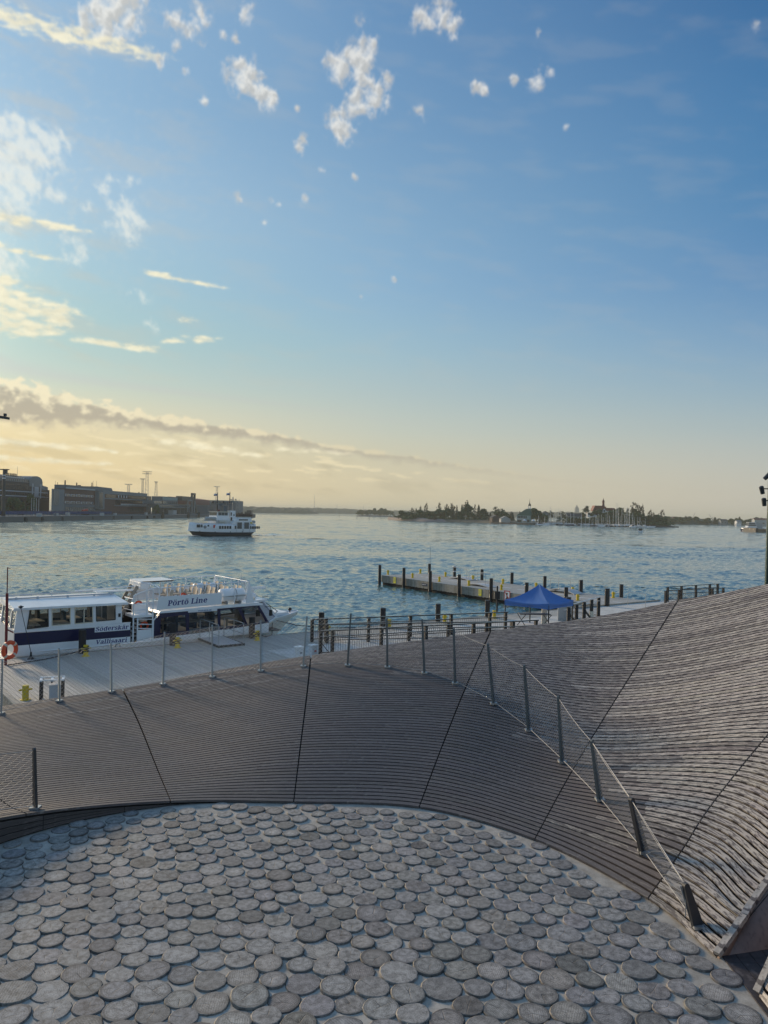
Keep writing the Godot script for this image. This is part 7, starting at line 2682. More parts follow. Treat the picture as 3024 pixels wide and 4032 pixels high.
const WOODS := [[16.4,-700,2.0,7.2,4.5,0],[13.5,-705,2.0,3.2,5.6,0],[20.2,-695,2.0,5.0,4.4,0],[24.3,-700,2.0,6.0,5.6,0],[26.1,-705,2.0,9.3,3.1,2],[29.3,-702,2.0,8.6,2.8,2],[29.4,-690,2.0,5.2,6.6,0],[33.3,-705,2.0,10.6,3.4,2],[34.6,-695,2.0,7.8,6.6,0],[38.1,-700,2.0,12.9,4.0,2],[39.3,-690,2.0,7.1,5.5,0],[43.4,-695,2.0,6.9,6.1,0],[47.1,-700,2.0,8.1,5.6,0],[50.7,-705,2.0,13.5,4.0,2],[51.7,-695,2.0,9.0,5.5,0],[54.1,-690,2.0,8.2,6.0,0],[57.4,-705,2.0,12.8,4.0,2],[58.3,-695,2.0,9.7,5.0,0],[62.0,-700,2.0,13.5,4.5,3],[62.3,-690,2.0,8.1,4.4,1],[65.8,-695,2.0,12.3,3.3,1],[67.9,-690,2.0,7.4,4.4,0],[70.4,-695,2.0,13.0,4.6,1],[75.3,-705,2.0,16.0,4.5,2],[72.8,-690,2.0,9.4,4.4,0],[77.1,-695,2.0,13.8,6.4,0],[80.5,-690,2.0,6.3,3.3,0],[82.7,-700,2.0,12.7,2.5,2],[84.8,-690,2.0,12.8,5.7,1],[88.9,-690,2.0,10.0,5.5,0],[91.6,-695,2.0,7.1,4.4,0],[92.6,-670,2.0,6.6,4.8,1],[96.8,-668,2.0,11.4,4.8,3],[98.0,-660,2.0,8.0,5.8,0],[100.9,-655,2.0,9.9,5.2,3],[102.4,-650,2.0,8.1,5.2,0],[113.4,-680,2.0,7.2,4.3,1],[112.4,-690,2.0,5.3,4.4,0]]
const GARDEN := [[122.8,-620,2,10.6,6.6,0],[120.3,-618,2,8.1,4.3,0],[125.8,-622,2,8.9,5.1,0],[128.4,-625,2,6.7,3.6,0],[139.0,-640,2,9.0,3.4,3],[149.8,-645,2,8.8,3.9,3],[134.9,-640,2,5.7,3.4,0],[145.6,-640,2,5.1,3.3,0],[152.1,-640,2,5.7,3.7,0],[112.0,-680,2,7.5,2.8,2],[114.1,-680,2,6.9,2.4,1],[122.1,-690,2,8.1,2.5,2],[126.2,-605,1.5,2.9,2.2,0],[122.9,-605,1.5,2.5,2.2,0]]
const MARINA := [[172.0,-655,7,8.7,6.3,3],[159.4,-650,3,7.4,3.6,0],[154.1,-620,2,4.4,5.9,0],[158.6,-620,2,3.7,5.9,0],[163.0,-620,2,4.6,4.9,0],[170.8,-660,5,5.7,4.2,0],[165.5,-618,2,4.6,5.4,0],[169.4,-618,2,5.0,5.4,0],[173.4,-620,2,5.8,5.4,0],[177.3,-640,6,7.4,5.6,0],[178.2,-625,3,7.3,5.5,0],[182.6,-630,4,7.9,5.5,0],[187.1,-635,4,8.5,5.1,0],[191.1,-640,4,8.1,5.6,0],[197.1,-650,5,10.1,5.7,0],[185.7,-620,2,6.0,5.4,0],[190.2,-620,2,6.6,5.4,0],[201.3,-650,5,9.5,3.6,3],[196.7,-630,3,7.7,5.0,0],[204.1,-645,4,10.2,3.1,3],[201.2,-630,3,7.8,5.0,0],[206.9,-640,3,11.5,3.1,2],[211.0,-645,3,15.2,7.7,2],[209.9,-640,3,11.0,5.6,0],[217.2,-648,3,13.3,4.6,2],[201.2,-622,2,5.4,5.9,0],[206.1,-625,2,8.2,6.5,0],[214.6,-640,2,8.1,4.1,0],[224.6,-650,2,10.8,4.1,2],[227.3,-650,2,9.3,2.6,2],[221.3,-640,2,7.2,4.6,0],[225.1,-638,2,7.8,7.1,0],[227.0,-636,2,5.8,5.1,0],[235.0,-650,2,11.2,3.6,2],[232.0,-640,2,6.4,4.1,0],[233.4,-636,1,2.9,3.0,0]]
const ISLET := [[-43.0,-1335,0.5,7.0,6.4,0],[-37.8,-1335,0.5,9.8,9.6,0],[-29.3,-1335,0.5,10.0,9.6,0],[-23.9,-1335,0.5,9.5,8.5,0],[-16.6,-1335,0.5,12.8,7.2,0],[-11.1,-1335,0.5,8.3,8.5,0],[-7.0,-1335,0.5,13.0,7.7,0],[-0.6,-1335,0.5,12.3,7.7,0],[4.8,-1335,0.5,9.2,9.6,0],[11.2,-1335,0.5,8.1,8.5,0]]
const MASTS := [[119.6,-600,7.5],[123.9,-598,6.7],[127.5,-600,7.9],[129.9,-604,14.8],[131.7,-602,8.9],[134.0,-606,12.1],[135.0,-604,8.7],[137.2,-608,12.9],[137.7,-600,9.0],[137.8,-606,12.6],[141.0,-598,9.2],[143.4,-596,11.6],[146.9,-600,9.7],[150.3,-590,10.3],[153.0,-588,10.3],[156.3,-590,8.5],[156.9,-582,8.6],[160.6,-588,7.8],[162.1,-590,8.1],[162.4,-586,8.6],[165.6,-590,9.2],[167.3,-592,7.1],[170.3,-594,9.3],[171.6,-594,11.7],[172.3,-592,8.6],[174.5,-590,13.1],[175.8,-588,13.7],[176.8,-588,18.8],[180.4,-596,17.3],[180.4,-592,8.1],[181.2,-590,13.3],[183.7,-592,10.0],[184.5,-590,15.7],[186.5,-590,14.6],[187.8,-598,16.1],[189.6,-598,15.5],[190.3,-594,10.6],[190.6,-590,7.8],[192.6,-588,7.7],[192.9,-584,7.7],[195.5,-580,6.6]]

func grove(list: Array, place: String, group: String):
	var s := list.duplicate()
	s.sort_custom(func(a, b): return a[0] < b[0])
	var count := [0, 0, 0, 0]
	var i := 0
	for q in s:
		var k: int = q[5]
		var word: String = ["leafy tree", "pointed spruce", "thin open birch", "flat-topped pine"][k]
		add_tree(k, i, Vector3(q[0], q[2] - 0.3, q[1]), q[3] * 1.08, q[4] * (2.0 if k == 0 else 1.6), "%s, %s from the left %s" % [word, ORD[count[k]], place], group)
		count[k] += 1
		i += 1

func hut(called: String, label: String, p: Vector3, w: float, d: float, eave: float, ridge: float, wall: String, roof: String, turn := 0.0, along_x := true) -> Node3D:
	var t := thing(called, label, "building", p, yaw(turn))
	var s := Sh.new()
	s.slab(Vector3(-w / 2, -2, -d / 2), Vector3(w / 2, eave, d / 2))
	if along_x:
		for x in [-w / 2, w / 2 - 0.05]:
			s.prism(V2([d / 2, eave, -d / 2, eave, 0, ridge]), Vector3(x, 0, 0), Vector3(0, 0, 1), Vector3.UP, 0.05)
	else:
		for z in [d / 2, -d / 2 + 0.05]:
			s.prism(V2([-w / 2, eave, w / 2, eave, 0, ridge]), Vector3(0, 0, z), Vector3.RIGHT, Vector3.UP, 0.05)
	obj("wall", s, M[wall], t)
	var r := Sh.new()
	var o := 0.35
	for sg in [-1.0, 1.0]:
		if along_x:
			r.bar(Vector3(0, eave - 0.1, sg * (d / 2 + o)), Vector3(0, ridge + 0.12, 0), w + 2 * o, 0.18)
		else:
			r.bar(Vector3(sg * (w / 2 + o), eave - 0.1, 0), Vector3(0, ridge + 0.12, 0), d + 2 * o, 0.18)
	obj("roof", r, M[roof], t)
	return t

func glaze(t: Node3D, list: Array, z: float, m := "window_dark"):
	for q in list:
		var s := Sh.new()
		s.slab(Vector3(q[0], q[1], z - 0.05), Vector3(q[2], q[3], z + 0.06))
		obj("window", s, M[m], t)

func ridge_line(called: String, label: String, x0: float, x1: float, z: float, prof: Array, seed_: int, depth: float):
	var f := noise(seed_, 0.05, 4)
	var rows := []
	for i in 6:
		rows.append(PackedVector3Array())
	var x := x0
	while x <= x1:
		var h := 0.0
		for k in prof.size() - 1:
			if x >= prof[k][0] and x <= prof[k + 1][0]:
				h = lerpf(prof[k][1], prof[k + 1][1], smoothstep(0, 1, (x - prof[k][0]) / (prof[k + 1][0] - prof[k][0])))
		for i in 6:
			var g := i / 5.0
			var bump := f.get_noise_2d(x, i * 40.0) * 2.2 + f.get_noise_2d(x * 3.0, i * 70.0 + 500.0) * 1.3
			rows[i].append(Vector3(x + f.get_noise_2d(x * 2.0, 900.0 + i * 31.0) * 2.0, maxf(-0.5, h * sin(g * PI * 0.5) * 1.0 + bump * minf(1.0, g * 2.0) * clampf(h / 6.0, 0.0, 1.0)) if i > 0 else -0.5, z - g * depth + f.get_noise_2d(x, i * 17.0 + 300.0) * 6.0))
		x += 2.0
	var s := Sh.new()
	s.sheet(rows)
	struct(called, s, M["hill_woods"], label)

func build_far_shores():
	for k in 4:
		for v in 2:
			tree_kinds.append(tree_proto(k, 700 + k * 10 + v))
	rng.seed = 99
	ridge_line("hill", "long low wooded shore across the harbour mouth", -520, -150, -1740, [[-520, 17.0], [-320, 14.0], [-230, 12.5], [-185, 11.5], [-160, 4.0], [-150, 0.0]], 501, 60)
	ridge_line("hills", "hazier wooded shore farther out behind the islands", -420, 620, -2350, [[-420, 14.0], [-200, 16.0], [0, 13.0], [200, 15.0], [420, 17.0], [620, 20.0]], 503, 80)
	ridge_line("hills", "wooded shore closing the bay at the right", 330, 900, -990, [[330, 8.0], [360, 8.5], [400, 8.8], [440, 6.2], [520, 6.0], [700, 8.0], [900, 9.0]], 505, 40)
	ridge_line("hill", "dark bare mound on the right shore", 366, 404, -945, [[366, 0.0], [378, 4.2], [386, 5.4], [394, 4.0], [404, 0.0]], 507, 14)
	for q in [[-163.0, -1800.0, 45.0, "taller thin radio mast on the far wooded shore"], [-112.0, -1830.0, 24.0, "shorter thin radio mast on the far wooded shore"], [-62.0, -2300.0, 26.0, "faint distant radio mast just left of the small island"]]:
		var s := Sh.new()
		s.rod(Vector3.ZERO, Vector3(0, q[2], 0), 0.55, 0.3, 5)
		var o := obj("radio_mast", s, M["mast_grey"])
		o.position = Vector3(q[0], 0, q[1])
		tag(o, q[3], "mast", "radio masts on the far shore")
	# islet
	var ig := Sh.new()
	ig.lathe([Vector2(44, -0.6), Vector2(38, 0.7), Vector2(25, 1.4), Vector2(0, 1.6)], Vector3.ZERO, 28)
	var io := struct("islet", ig, M["rock"], "small wooded islet left of the larger island")
	io.transform = Transform3D(Basis.from_scale(Vector3(0.85, 1, 0.4)), Vector3(-14, 0, -1337))
	grove(ISLET, "on the small far islet", "trees on the far islet")
	for i in 4:
		var s := Sh.new()
		s.rod(Vector3(0, -1, 0), Vector3(0, 2.4, 0), 0.28, 0.2, 8)
		s.lathe([Vector2(0, 2.4), Vector2(0.36, 2.5), Vector2(0, 3.1)], Vector3.ZERO, 8)
		var o := obj("spar_buoy", s, M["black"])
		o.position = [Vector3(-56.1, 0, -969), Vector3(-27.7, 0, -790), Vector3(-14.4, 0, -753), Vector3(63.5, 0, -640)][i]
		tag(o, ["dark spar buoy farthest left, by the hazy shore", "dark spar buoy below the small islet's left end", "dark spar buoy below the small islet's middle", "dark beacon close before the island's tall trees"][i], "buoy", "spar buoys in the fairway")
	# the island
	var f := noise(511, 0.03, 4)
	var front := [[4.0, 760.0], [8.0, 735.0], [11.3, 714.0], [20, 690], [34.7, 664], [56, 663], [80, 655], [99.8, 615], [113.7, 598], [137, 603], [152, 600], [177, 604], [202, 606], [228, 618], [240, 632], [248, 660]]
	var rows := []
	for i in 9:
		var g := i / 8.0
		var line := PackedVector3Array()
		for k in 62:
			var x := 4.0 + 4.0 * k
			var zf := 660.0
			for j in front.size() - 1:
				if x >= front[j][0] and x <= front[j + 1][0]:
					zf = lerpf(front[j][1], front[j + 1][1], (x - front[j][0]) / (front[j + 1][0] - front[j][0]))
			var rise: float = [-0.6, 0.7, 1.4, 1.9, 2.2, 2.3, 2.3, 2.0, -0.6][i]
			if x < 56.0:
				rise *= 1.0 + 0.75 * exp(-pow((x - 26.0) / 13.0, 2.0)) * (1.0 if i > 1 else 0.6)
				rise += f.get_noise_2d(x * 2.0, i * 20.0) * 0.6 * (1.0 if i > 0 and i < 8 else 0.0)
			if x > 160.0 and x < 212.0 and i > 3 and i < 8:
				rise += 3.6 * exp(-pow((x - 185.0) / 14.0, 2.0))
			line.append(Vector3(x, rise, -zf - (760.0 - zf) * pow(g, 1.6) * 0.9))
		rows.append(line)
	var isl := Sh.new()
	isl.sheet(rows)
	struct("island", isl, M["earth"], "long wooded island with a rocky left end and a marina")
	var rr := []
	for i in 5:
		var line := PackedVector3Array()
		for j in 14:
			line.append(rows[i][j] + Vector3(0, 0.12 if i > 0 and j < 13 else -0.3, 0.4))
		rr.append(line)
	var rs := Sh.new()
	rs.sheet(rr)
	struct("rock", rs, M["rock"], "bare pinkish grey rock slope at the island's left end")
	grove(WOODS, "in the woods on the island's rocky end", "trees on the island's rocky end")
	grove(GARDEN, "around the green-roofed villa on the island", "trees around the green-roofed villa")
	grove(MARINA, "behind the marina and red-roofed villa", "trees behind the marina")
	# low scrub that fills in under the trees
	for q in [[16.0, 110.0, -688.0, 3.6, "dense low scrub under the trees of the island's rocky end"], [150.0, 236.0, -628.0, 3.2, "dense low scrub behind the marina"]]:
		var sc := Sh.new()
		for i in 2600:
			var x := rng.randf_range(q[0], q[1])
			var z: float = q[2] + rng.randf_range(-8.0, 6.0) + (0.25 * (x - 80.0) if q[0] < 100.0 and x > 80.0 else 0.0)
			var h: float = q[3] * (0.55 + 0.45 * f.get_noise_2d(x * 3.0, z)) * 1.3
			leaf(sc, Vector3(x, 1.6 + rng.randf() * maxf(h, 0.6), z), rng.randf_range(0.8, 1.7))
		var so := obj("scrub", sc, M["leaf"])
		tag(so, q[4], "scrub", "", "stuff")
	for q in [[45.0, -672.0, 3.4, 5.0, "golden bush at the water's edge below the island woods"], [41.0, -675.0, 2.4, 3.6, "smaller yellowish bush left of the golden bush on the island"]]:
		var t := thing("shoreline_bush", q[4], "bush", Vector3(q[0], 1.0, q[1]), Basis.from_scale(Vector3(q[3], q[2], q[3])))
		obj("leaves", tree_kinds[0][1], M["leaf_thin"], t)
	# quay edge of the marina
	var qe := Sh.new()
	var qp := [Vector3(88, 0, -628), Vector3(100, 0, -613), Vector3(113.7, 0, -596), Vector3(137, 0, -600)]
	for k in 3:
		qe.bar(qp[k] + Vector3(0, 0.45, 0), qp[k + 1] + Vector3(0, 0.45, 0), 2.0, 1.5)
	tag(obj("stone_jetty", qe, M["steel_dark"]), "low dark stone jetty before the green-roofed villa", "jetty")
	for q in [[137.0, 198.0, -601.0, "long dark floating jetty behind the moored sailing boats"], [199.0, 232.0, -605.0, "low dark jetty at the island's right end"]]:
		var s := Sh.new()
		s.slab(Vector3(q[0], -0.2, q[2] - 2.5), Vector3(q[1], 1.0, q[2]))
		tag(obj("floating_jetty", s, M["steel_dark"]), q[3], "jetty")
	# villa with the green roof and lantern spire
	var vi := thing("green_roofed_villa", "pale villa with a steep green roof and lantern spire on the island", "building", Vector3(113.2, 1.4, -616), yaw(-0.25))
	var s1 := Sh.new()
	s1.slab(Vector3(-6.3, -1, -5), Vector3(4.5, 5.8, 4))
	obj("wall", s1, M["wall_green"], vi)
	var s2 := Sh.new()
	s2.prism(V2([-6.9, 5.6, 5.1, 5.6, 5.0, 7.0, 3.9, 11.0, 1.3, 11.0, 0.2, 10.6]), Vector3(0, 0, 4.3), Vector3.RIGHT, Vector3.UP, 9.6)
	obj("roof", s2, M["roof_green"], vi)
	var s3 := Sh.new()
	s3.slab(Vector3(2.2, 10.9, -1.1), Vector3(4.2, 11.5, 1.1))
	for q in [[2.5, -0.8], [3.9, -0.8], [2.5, 0.8], [3.9, 0.8]]:
		s3.slab(Vector3(q[0] - 0.16, 11.5, q[1] - 0.16), Vector3(q[0] + 0.16, 13.5, q[1] + 0.16))
	obj("lantern", s3, M["white_dull"], vi)
	var s4 := Sh.new()
	s4.lathe([Vector2(1.15, 13.4), Vector2(1.2, 13.9), Vector2(0.95, 14.6), Vector2(0.45, 15.3), Vector2(0.2, 16.4), Vector2(0.05, 19.2), Vector2(0, 19.3)], Vector3(3.2, 0, 0), 10)
	obj("spire", s4, M["roof_dark"], vi)
	var bl := Sh.new()
	for y in [2.3, 3.1]:
		bl.slab(Vector3(-6.8, y, 4.0), Vector3(-1.0, y + 0.35, 5.4))
	obj("balcony", bl, M["white_dull"], vi)
	glaze(vi, [[-5.9, 3.6, -3.4, 5.0], [-3.0, 3.4, -1.8, 5.3], [-1.2, 3.4, -0.2, 5.3], [0.4, 3.4, 1.3, 5.3], [-5.9, 0.3, -3.0, 1.9], [-2.0, 0.3, 0.0, 1.9], [1.6, 0.4, 3.6, 2.4]], 4.0)
	hut("boat_barn", "dark brown barn with a pale gable on the island", Vector3(92.6, 1.5, -640), 7.6, 7.0, 3.3, 5.4, "brick_dark", "roof_dark", 0.2, false)
	hut("boathouse", "small white gabled boathouse at the island shore", Vector3(98.3, 1.3, -626), 7.6, 6.0, 2.7, 4.7, "wall_pale", "wall_grey", 0.12, false)
	var g2 := hut("grey_house", "grey gabled house behind the trees right of the green villa", Vector3(138.0, 1.6, -660), 6.0, 6.5, 7.2, 9.4, "wall_grey", "roof_dark", 0.0, false)
	var ph := hut("pale_house", "pale house with a brown roof left of the red-roofed villa", Vector3(158.2, 1.6, -642), 12.0, 7.0, 5.6, 8.0, "wall_pale", "roof_dark", 0.1)
	glaze(ph, [[-5.0, 3.2, -4.0, 5.0], [-2.8, 3.2, -1.8, 5.0], [1.0, 3.2, 2.0, 5.0], [3.4, 3.2, 4.4, 5.0]], 3.5)
	for q in [[109.8, 1.4, -601.0, 3.6, "white party tent with a peaked roof before the green villa"], [116.8, 1.3, -601.5, 3.2, "second low white tent right of the peaked one"]]:
		var t := thing("party_tent", q[4], "tent", Vector3(q[0], q[1], q[2]))
		var s := Sh.new()
		s.lathe([Vector2(q[3] * 0.62, 1.7), Vector2(q[3] * 0.25, 2.3), Vector2(0, 3.1)], Vector3.ZERO, 4, yaw(PI / 4))
		obj("canopy", s, M["white"], t)
		for x in [-0.43, 0.43]:
			var l := Sh.new()
			l.slab(Vector3(q[3] * x - 0.08, 0, q[3] * 0.4), Vector3(q[3] * x + 0.08, 1.7, q[3] * 0.43))
			obj("leg", l, M["white_dull"], t)
		var b := Sh.new()
		b.slab(Vector3(-q[3] * 0.43, 0, -q[3] * 0.42), Vector3(q[3] * 0.43, 1.7, -q[3] * 0.40))
		obj("side_wall", b, M["wall_pale"], t)
	# villa with the red roofs and tower
	var rv := thing("red_roofed_villa", "white villa with dark red roofs and a pointed tower above the marina", "building", Vector3(184.0, 5.4, -655))
	var r1 := Sh.new()
	r1.slab(Vector3(-6.4, -3, -5), Vector3(11.4, 7.0, 3.0))
	r1.prism(V2([0.6, 5.0, 4.4, 5.0, 4.4, 6.6, 2.4, 9.0, 0.6, 6.8]), Vector3(0, 0, 3.6), Vector3.RIGHT, Vector3.UP, 2.0)
	obj("wall", r1, M["white_dull"], rv)
	var r2 := Sh.new()
	r2.prism(V2([-7.2, 6.6, 1.6, 6.6, 1.4, 11.3, -5.4, 11.3, -6.6, 8.4]), Vector3(0, 0, 3.2), Vector3.RIGHT, Vector3.UP, 8.4)
	r2.prism(V2([1.4, 6.8, 11.8, 6.8, 11.4, 9.5, 1.4, 9.6]), Vector3(0, 0, 3.0), Vector3.RIGHT, Vector3.UP, 7.6)
	obj("roof", r2, M["roof_red"], rv)
	var r3 := Sh.new()
	r3.lathe([Vector2(1.7, 8.0), Vector2(1.5, 10.5), Vector2(0.95, 12.4), Vector2(0.95, 14.0), Vector2(1.15, 14.3), Vector2(0.9, 15.6), Vector2(0.3, 16.6), Vector2(0.06, 18.0), Vector2(0, 18.1)], Vector3(2.8, 0, -1.0), 10)
	obj("tower", r3, M["roof_red"], rv)
	var r4 := Sh.new()
	r4.slab(Vector3(-11.8, 1.5, -2.0), Vector3(-3.0, 5.0, 3.6))
	obj("terrace_wing", r4, M["white_dull"], rv)
	var r5 := Sh.new()
	r5.slab(Vector3(-12.1, 5.0, -2.2), Vector3(-2.7, 5.3, 3.9))
	obj("terrace_roof", r5, M["roof_red"], rv)
	glaze(rv, [[-11.2, 3.4, -9.6, 4.7], [-9.2, 3.4, -7.6, 4.7], [-7.2, 3.4, -5.6, 4.7], [-5.2, 3.4, -3.6, 4.7]], 3.6)
	glaze(rv, [[1.8, 6.2, 3.2, 7.6]], 3.6)
	glaze(rv, [[-5.6, 7.4, -4.6, 8.6], [-3.4, 7.4, -2.4, 8.6]], 3.25)
	var ch := Sh.new()
	ch.slab(Vector3(4.6, 9.4, -2), Vector3(5.4, 10.6, -1.2))
	obj("chimney", ch, M["roof_red"], rv)
	var kh := hut("white_house", "small white house half hidden by the trees at the island's right end", Vector3(217.0, 2.0, -648), 5.0, 5.0, 5.0, 6.6, "white_dull", "wall_grey")
	# the far church tower
	var ct := thing("church_tower", "pale grey domed church tower far beyond the marina", "tower", Vector3(651, 0, -2600))
	var c1 := Sh.new()
	c1.slab(Vector3(-6.5, 8, -6.5), Vector3(6.5, 33, 6.5))
	obj("tower", c1, M["wall_grey"], ct)
	var c2 := Sh.new()
	c2.lathe([Vector2(6.4, 33), Vector2(5.6, 36.5), Vector2(3.2, 39.5), Vector2(1.8, 40.5), Vector2(1.6, 43), Vector2(0, 46)], Vector3.ZERO, 12)
	obj("dome", c2, M["wall_slate"], ct)
	# sailing boats
	for i in MASTS.size():
		var q = MASTS[i]
		var big: float = clampf(q[2] / 10.0, 0.7, 1.6)
		var lean := rng.randf_range(-0.02, 0.02)
		var t := thing("sailing_boat", "moored sailing boat with a bare mast, %s from the left in the island marina" % ORD[i], "sailing boat", Vector3(q[0], 0, q[1] + 4.0), yaw(rng.randf_range(0.2, 1.3)), "sailing boats in the island marina")
		var L := 3.6 * big
		var rws := []
		for j in 9:
			var ff := j / 8.0
			var hb := 0.95 * big * sqrt(sin(clampf(ff * 0.86 + 0.14, 0, 1) * PI))
			if j == 8: hb = 0.02
			rws.append(PackedVector3Array([Vector3(lerpf(-L, L, ff), 0.95 + 0.2 * ff, hb), Vector3(lerpf(-L, L, ff) * 0.94, -0.2, hb * 0.6), Vector3(lerpf(-L, L, ff) * 0.94, -0.2, -hb * 0.6), Vector3(lerpf(-L, L, ff), 0.95 + 0.2 * ff, -hb)]))
		var h := Sh.new()
		h.sheet(rws, 1, 1, true)
		obj("hull", h, M[["boat_white", "navy", "boat_white", "wall_slate", "boat_white"][i % 5]], t)
		var d := Sh.new()
		for j in 8:
			d.quad(rws[j][0], rws[j + 1][0], rws[j + 1][3], rws[j][3])
		d.slab(Vector3(-L * 0.35, 1.0, -0.5 * big), Vector3(L * 0.3, 1.5, 0.5 * big))
		obj("deck_and_cabin", d, M["white_dull"], t)
		var m := Sh.new()
		m.rod(Vector3(0.2, 1.0, 0), Vector3(0.2 + lean * q[2], q[2], lean * q[2] * 0.5), 0.13, 0.09, 5)
		m.rod(Vector3(0.2, 1.9, 0), Vector3(-L * 0.75, 1.85, 0), 0.14, 0.12, 5)
		m.bar(Vector3(0.2, q[2] * 0.6, -0.7), Vector3(0.2, q[2] * 0.6, 0.7), 0.06, 0.06)
		obj("mast", m, M["alu"], t)
		if i % 3 == 0:
			var st := Sh.new()
			st.rod(Vector3(L * 0.95, 1.1, 0), Vector3(0.2 + lean * q[2], q[2] * 0.96, 0), 0.08, 0.06, 4)
			obj("furled_sail", st, M["alu"], t)
	for i in 7:
		var t := thing("small_motor_boat", "low white motor boat, %s from the left of those along the island marina's front" % ORD[i], "motor boat", Vector3([120.5, 125.5, 149.0, 164.5, 187.0, 199.5, 206.0][i], 0, [-594, -594, -586, -581, -578, -588, -592][i]), yaw(rng.randf_range(-0.4, 0.4)), "motor boats along the marina")
		var s := Sh.new()
		s.prism(V2([-2.6, 0.0, 2.0, 0.0, 3.0, 0.9, -2.7, 0.8]), Vector3(0, 0, 0.9), Vector3.RIGHT, Vector3.UP, 1.8)
		obj("hull", s, M["boat_white"], t)
		var c := Sh.new()
		c.prism(V2([-1.4, 0.8, 1.2, 0.85, 0.6, 1.6, -1.2, 1.6]), Vector3(0, 0, 0.7), Vector3.RIGHT, Vector3.UP, 1.4)
		obj("cabin", c, M["white_dull"] if i % 2 else M["navy"], t)
	# the lone motor boat before the island
	var lb := thing("lone_motor_boat", "small white motor boat with a dark canopy alone on the water", "motor boat", Vector3(128.9, 0, -386), yaw(1.2))
	var b1 := Sh.new()
	b1.prism(V2([-2.8, 0.0, 2.2, 0.0, 3.1, 1.0, -2.9, 0.85]), Vector3(0, 0, 1.05), Vector3.RIGHT, Vector3.UP, 2.1)
	obj("hull", b1, M["boat_white"], lb)
	var b2 := Sh.new()
	b2.prism(V2([-1.8, 0.8, 0.9, 0.9, 0.4, 1.9, -1.6, 1.9]), Vector3(0, 0, 0.85), Vector3.RIGHT, Vector3.UP, 1.7)
	obj("canopy", b2, M["black"], lb)
	# right shore houses and trees, motor yacht and its jetty
	for q in [[352, -960, 9, 5.0, "wall_grey", "roof_dark", "pale house nearest the island on the right shore"], [364, -955, 11, 6.0, "wall_grey", "roof_red", "white house with a red roof on the right shore"], [412, -935, 8, 4.5, "wall_grey", "roof_dark", "small pale house right of the bare mound"], [428, -930, 5, 3.6, "white_dull", "wall_grey", "bright white hut at the right shore"], [452, -925, 16, 6.6, "wall_pale", "roof_red", "long pale building at the far right shore"], [474, -925, 12, 6.2, "wall_grey", "roof_dark", "grey building farthest right on the shore"]]:
		var h := hut("shore_house", q[6], Vector3(q[0], 1.0, q[1]), q[2], 7.0, q[3], q[3] + 1.8, q[4], q[5])
		glaze(h, [[-q[2] * 0.35, 1.6, -q[2] * 0.2, 3.2], [q[2] * 0.1, 1.6, q[2] * 0.25, 3.2]], 3.5, "window_grey")
	var list := []
	for i in 22:
		list.append([345.0 + i * 6.3 + rng.randf_range(-2, 2), -950 + rng.randf_range(-12, 10), 0.8, rng.randf_range(5.0, 9.5), rng.randf_range(5.0, 8.5), 0 if i % 5 else 1])
	grove(list, "along the right-hand shore", "trees along the right shore")
	for q in [[394.0, 15.0, 0.35], [421.0, 13.0, -0.4]]:
		var t := thing("harbour_crane", "distant thin crane jib %s on the right shore" % ("leaning right" if q[2] > 0 else "leaning left"), "crane", Vector3(q[0], 6, -985))
		var s := Sh.new()
		s.rod(Vector3.ZERO, Vector3(q[2] * 12.0, q[1] - 6.0, 0), 0.3, 0.2, 4)
		s.rod(Vector3(0, -5, 0), Vector3(0, 4, 0), 0.4)
		obj("jib", s, M["mast_grey"], t)
	var my := thing("motor_yacht", "white motor yacht with a navy hull moored at the right edge", "motor yacht", Vector3(227.0, 0, -478), yaw(0.1))
	var y1 := Sh.new()
	y1.prism(V2([-4.3, -0.3, 4.3, -0.3, 4.4, 1.75, -4.9, 1.85]), Vector3(0, 0, 1.8), Vector3.RIGHT, Vector3.UP, 3.6)
	obj("hull", y1, M["navy"], my)
	var y2 := Sh.new()
	y2.prism(V2([-4.3, 1.85, 4.3, 1.75, 4.3, 2.5, 4.0, 3.4, -1.2, 3.4, -2.6, 2.4, -4.2, 2.2]), Vector3(0, 0, 1.6), Vector3.RIGHT, Vector3.UP, 3.2)
	y2.prism(V2([-1.6, 3.4, 3.8, 3.4, 3.8, 3.7, -1.4, 3.7]), Vector3(0, 0, 1.7), Vector3.RIGHT, Vector3.UP, 3.4)
	y2.prism(V2([-0.9, 4.6, 3.6, 4.6, 3.8, 4.9, -1.2, 4.9]), Vector3(0, 0, 1.6), Vector3.RIGHT, Vector3.UP, 3.2)
	y2.prism(V2([-1.0, 5.6, 3.2, 5.6, 3.4, 5.9, -1.2, 5.9]), Vector3(0, 0, 1.5), Vector3.RIGHT, Vector3.UP, 3.0)
	obj("superstructure", y2, M["boat_white"], my)
	var y3 := Sh.new()
	y3.slab(Vector3(-0.8, 3.7, -1.5), Vector3(3.4, 4.6, 1.5))
	y3.slab(Vector3(-0.6, 4.9, -1.4), Vector3(3.0, 5.6, 1.4))
	obj("window_band", y3, M["window_dark"], my)
	var y4 := Sh.new()
	y4.rod(Vector3(1.5, 5.9, 0), Vector3(1.7, 8.3, 0), 0.1, 0.06, 5)
	y4.bar(Vector3(0.8, 7.2, 0), Vector3(2.5, 7.4, 0), 0.1, 0.1)
	obj("mast", y4, M["pale_grey"], my)
	var jt := thing("timber_jetty", "brown timber-sided jetty at the right edge of the bay", "jetty", Vector3(0, 0, 0))
	var j1 := Sh.new()
	j1.slab(Vector3(221.6, -0.4, -472), Vector3(250, 2.0, -458))
	obj("deck", j1, mat("jetty_brown", 0.17, 0.125, 0.08, 0.9), jt)
	var j2 := Sh.new()
	j2.slab(Vector3(221.0, -0.4, -473), Vector3(222.4, 2.6, -457))
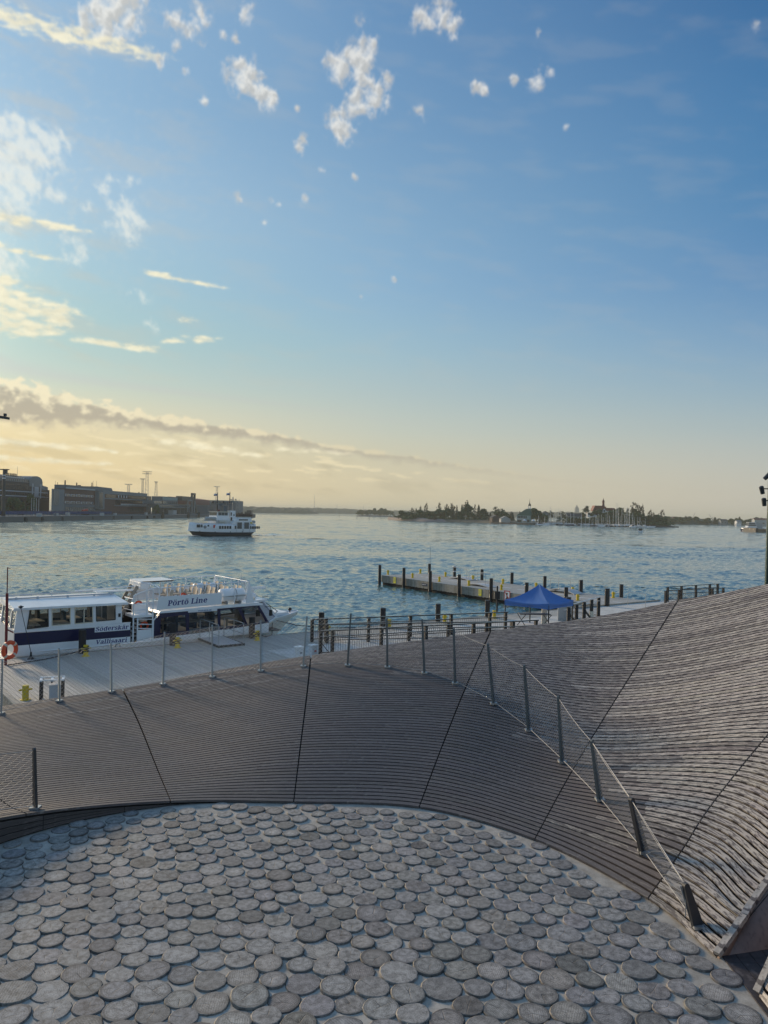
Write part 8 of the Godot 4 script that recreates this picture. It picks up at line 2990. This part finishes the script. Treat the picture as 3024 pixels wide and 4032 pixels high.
	obj("dark_end", j2, M["black"], jt)
	var j3 := thing("white_launch", "pale launch behind the timber jetty at the right edge", "motor boat", Vector3(233.0, 0, -485))
	var l1 := Sh.new()
	l1.prism(V2([-5, 0, 6, 0, 6.4, 2.2, -5.6, 2.4]), Vector3(0, 0, 1.6), Vector3.RIGHT, Vector3.UP, 3.2)
	obj("hull", l1, M["wall_pale"], j3)
	var l2 := Sh.new()
	l2.prism(V2([-1.5, 2.3, 5, 2.3, 5, 5.6, 0.0, 5.6]), Vector3(0, 0, 1.4), Vector3.RIGHT, Vector3.UP, 2.8)
	obj("cabin", l2, M["wall_pale"], j3)
	# trees before the hotel
	var ht := []
	for i in 13:
		ht.append([-196.0 - rng.randf_range(0, 12), -352.0 - i * 6.4, 2.0, rng.randf_range(7.5, 9.6), rng.randf_range(6.5, 8.0), 0])
	ht.append([-200.0, -436.0, 2.0, 11.5, 7.0, 0])
	ht.sort_custom(func(a, b): return a[0] / -a[1] < b[0] / -b[1])
	for i in ht.size():
		var q = ht[i]
		add_tree(0, i, Vector3(q[0], q[2], q[1]), q[3], q[4], "leafy green tree, %s from the left in front of the brick hotel" % ORD[i], "trees before the hotel")
	add_tree(0, 1, Vector3(-166, 2.0, -560), 7.5, 5.5, "dark leafy tree between the terminal and the boarding bridge", "")

func _ready():
	rng.seed = 20240914
	# camera, sky, sun and exposure
	var cam := Camera3D.new()
	cam.name = "camera"
	add_child(cam)
	cam.position = Vector3(0, 7.5, 0)
	cam.rotation_degrees = Vector3(0, 0, 1.2)
	cam.fov = 67.28
	cam.near = 0.1
	cam.far = 12000.0
	cam.current = true
	var env := Environment.new()
	env.background_mode = Environment.BG_SKY
	var sky := Sky.new()
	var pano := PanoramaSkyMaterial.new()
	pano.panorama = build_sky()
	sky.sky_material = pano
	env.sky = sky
	env.tonemap_mode = Environment.TONE_MAPPER_LINEAR
	env.tonemap_exposure = 1.0
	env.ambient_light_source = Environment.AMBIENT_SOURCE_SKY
	env.sdfgi_enabled = true
	env.ssao_enabled = true
	env.ssil_enabled = true
	env.fog_enabled = true
	env.fog_density = 0.0002
	env.fog_light_color = Color(0.86, 0.86, 0.80)
	var we := WorldEnvironment.new()
	we.name = "world_environment"
	we.environment = env
	add_child(we)
	var sun := DirectionalLight3D.new()
	sun.name = "sun"
	sun.light_color = Color(1.0, 0.90, 0.76)
	sun.light_energy = 1.25
	sun.light_angular_distance = 9.0
	sun.shadow_enabled = true
	add_child(sun)
	var a := deg_to_rad(SUN_AZ)
	var e := deg_to_rad(SUN_EL)
	sun.look_at_from_position(Vector3(sin(a) * cos(e), sin(e), -cos(a) * cos(e)) * 100.0, Vector3.ZERO)
	var t0 := Time.get_ticks_msec()
	build_materials()
	print("materials ", Time.get_ticks_msec() - t0)
	build_water()
	build_deck()
	build_plaza()
	build_pier()
	build_boat()
	build_fences()
	build_quay()
	build_far_pier()
	build_ferry()
	build_left_shore()
	build_far_shores()
	print("near ", Time.get_ticks_msec() - t0)
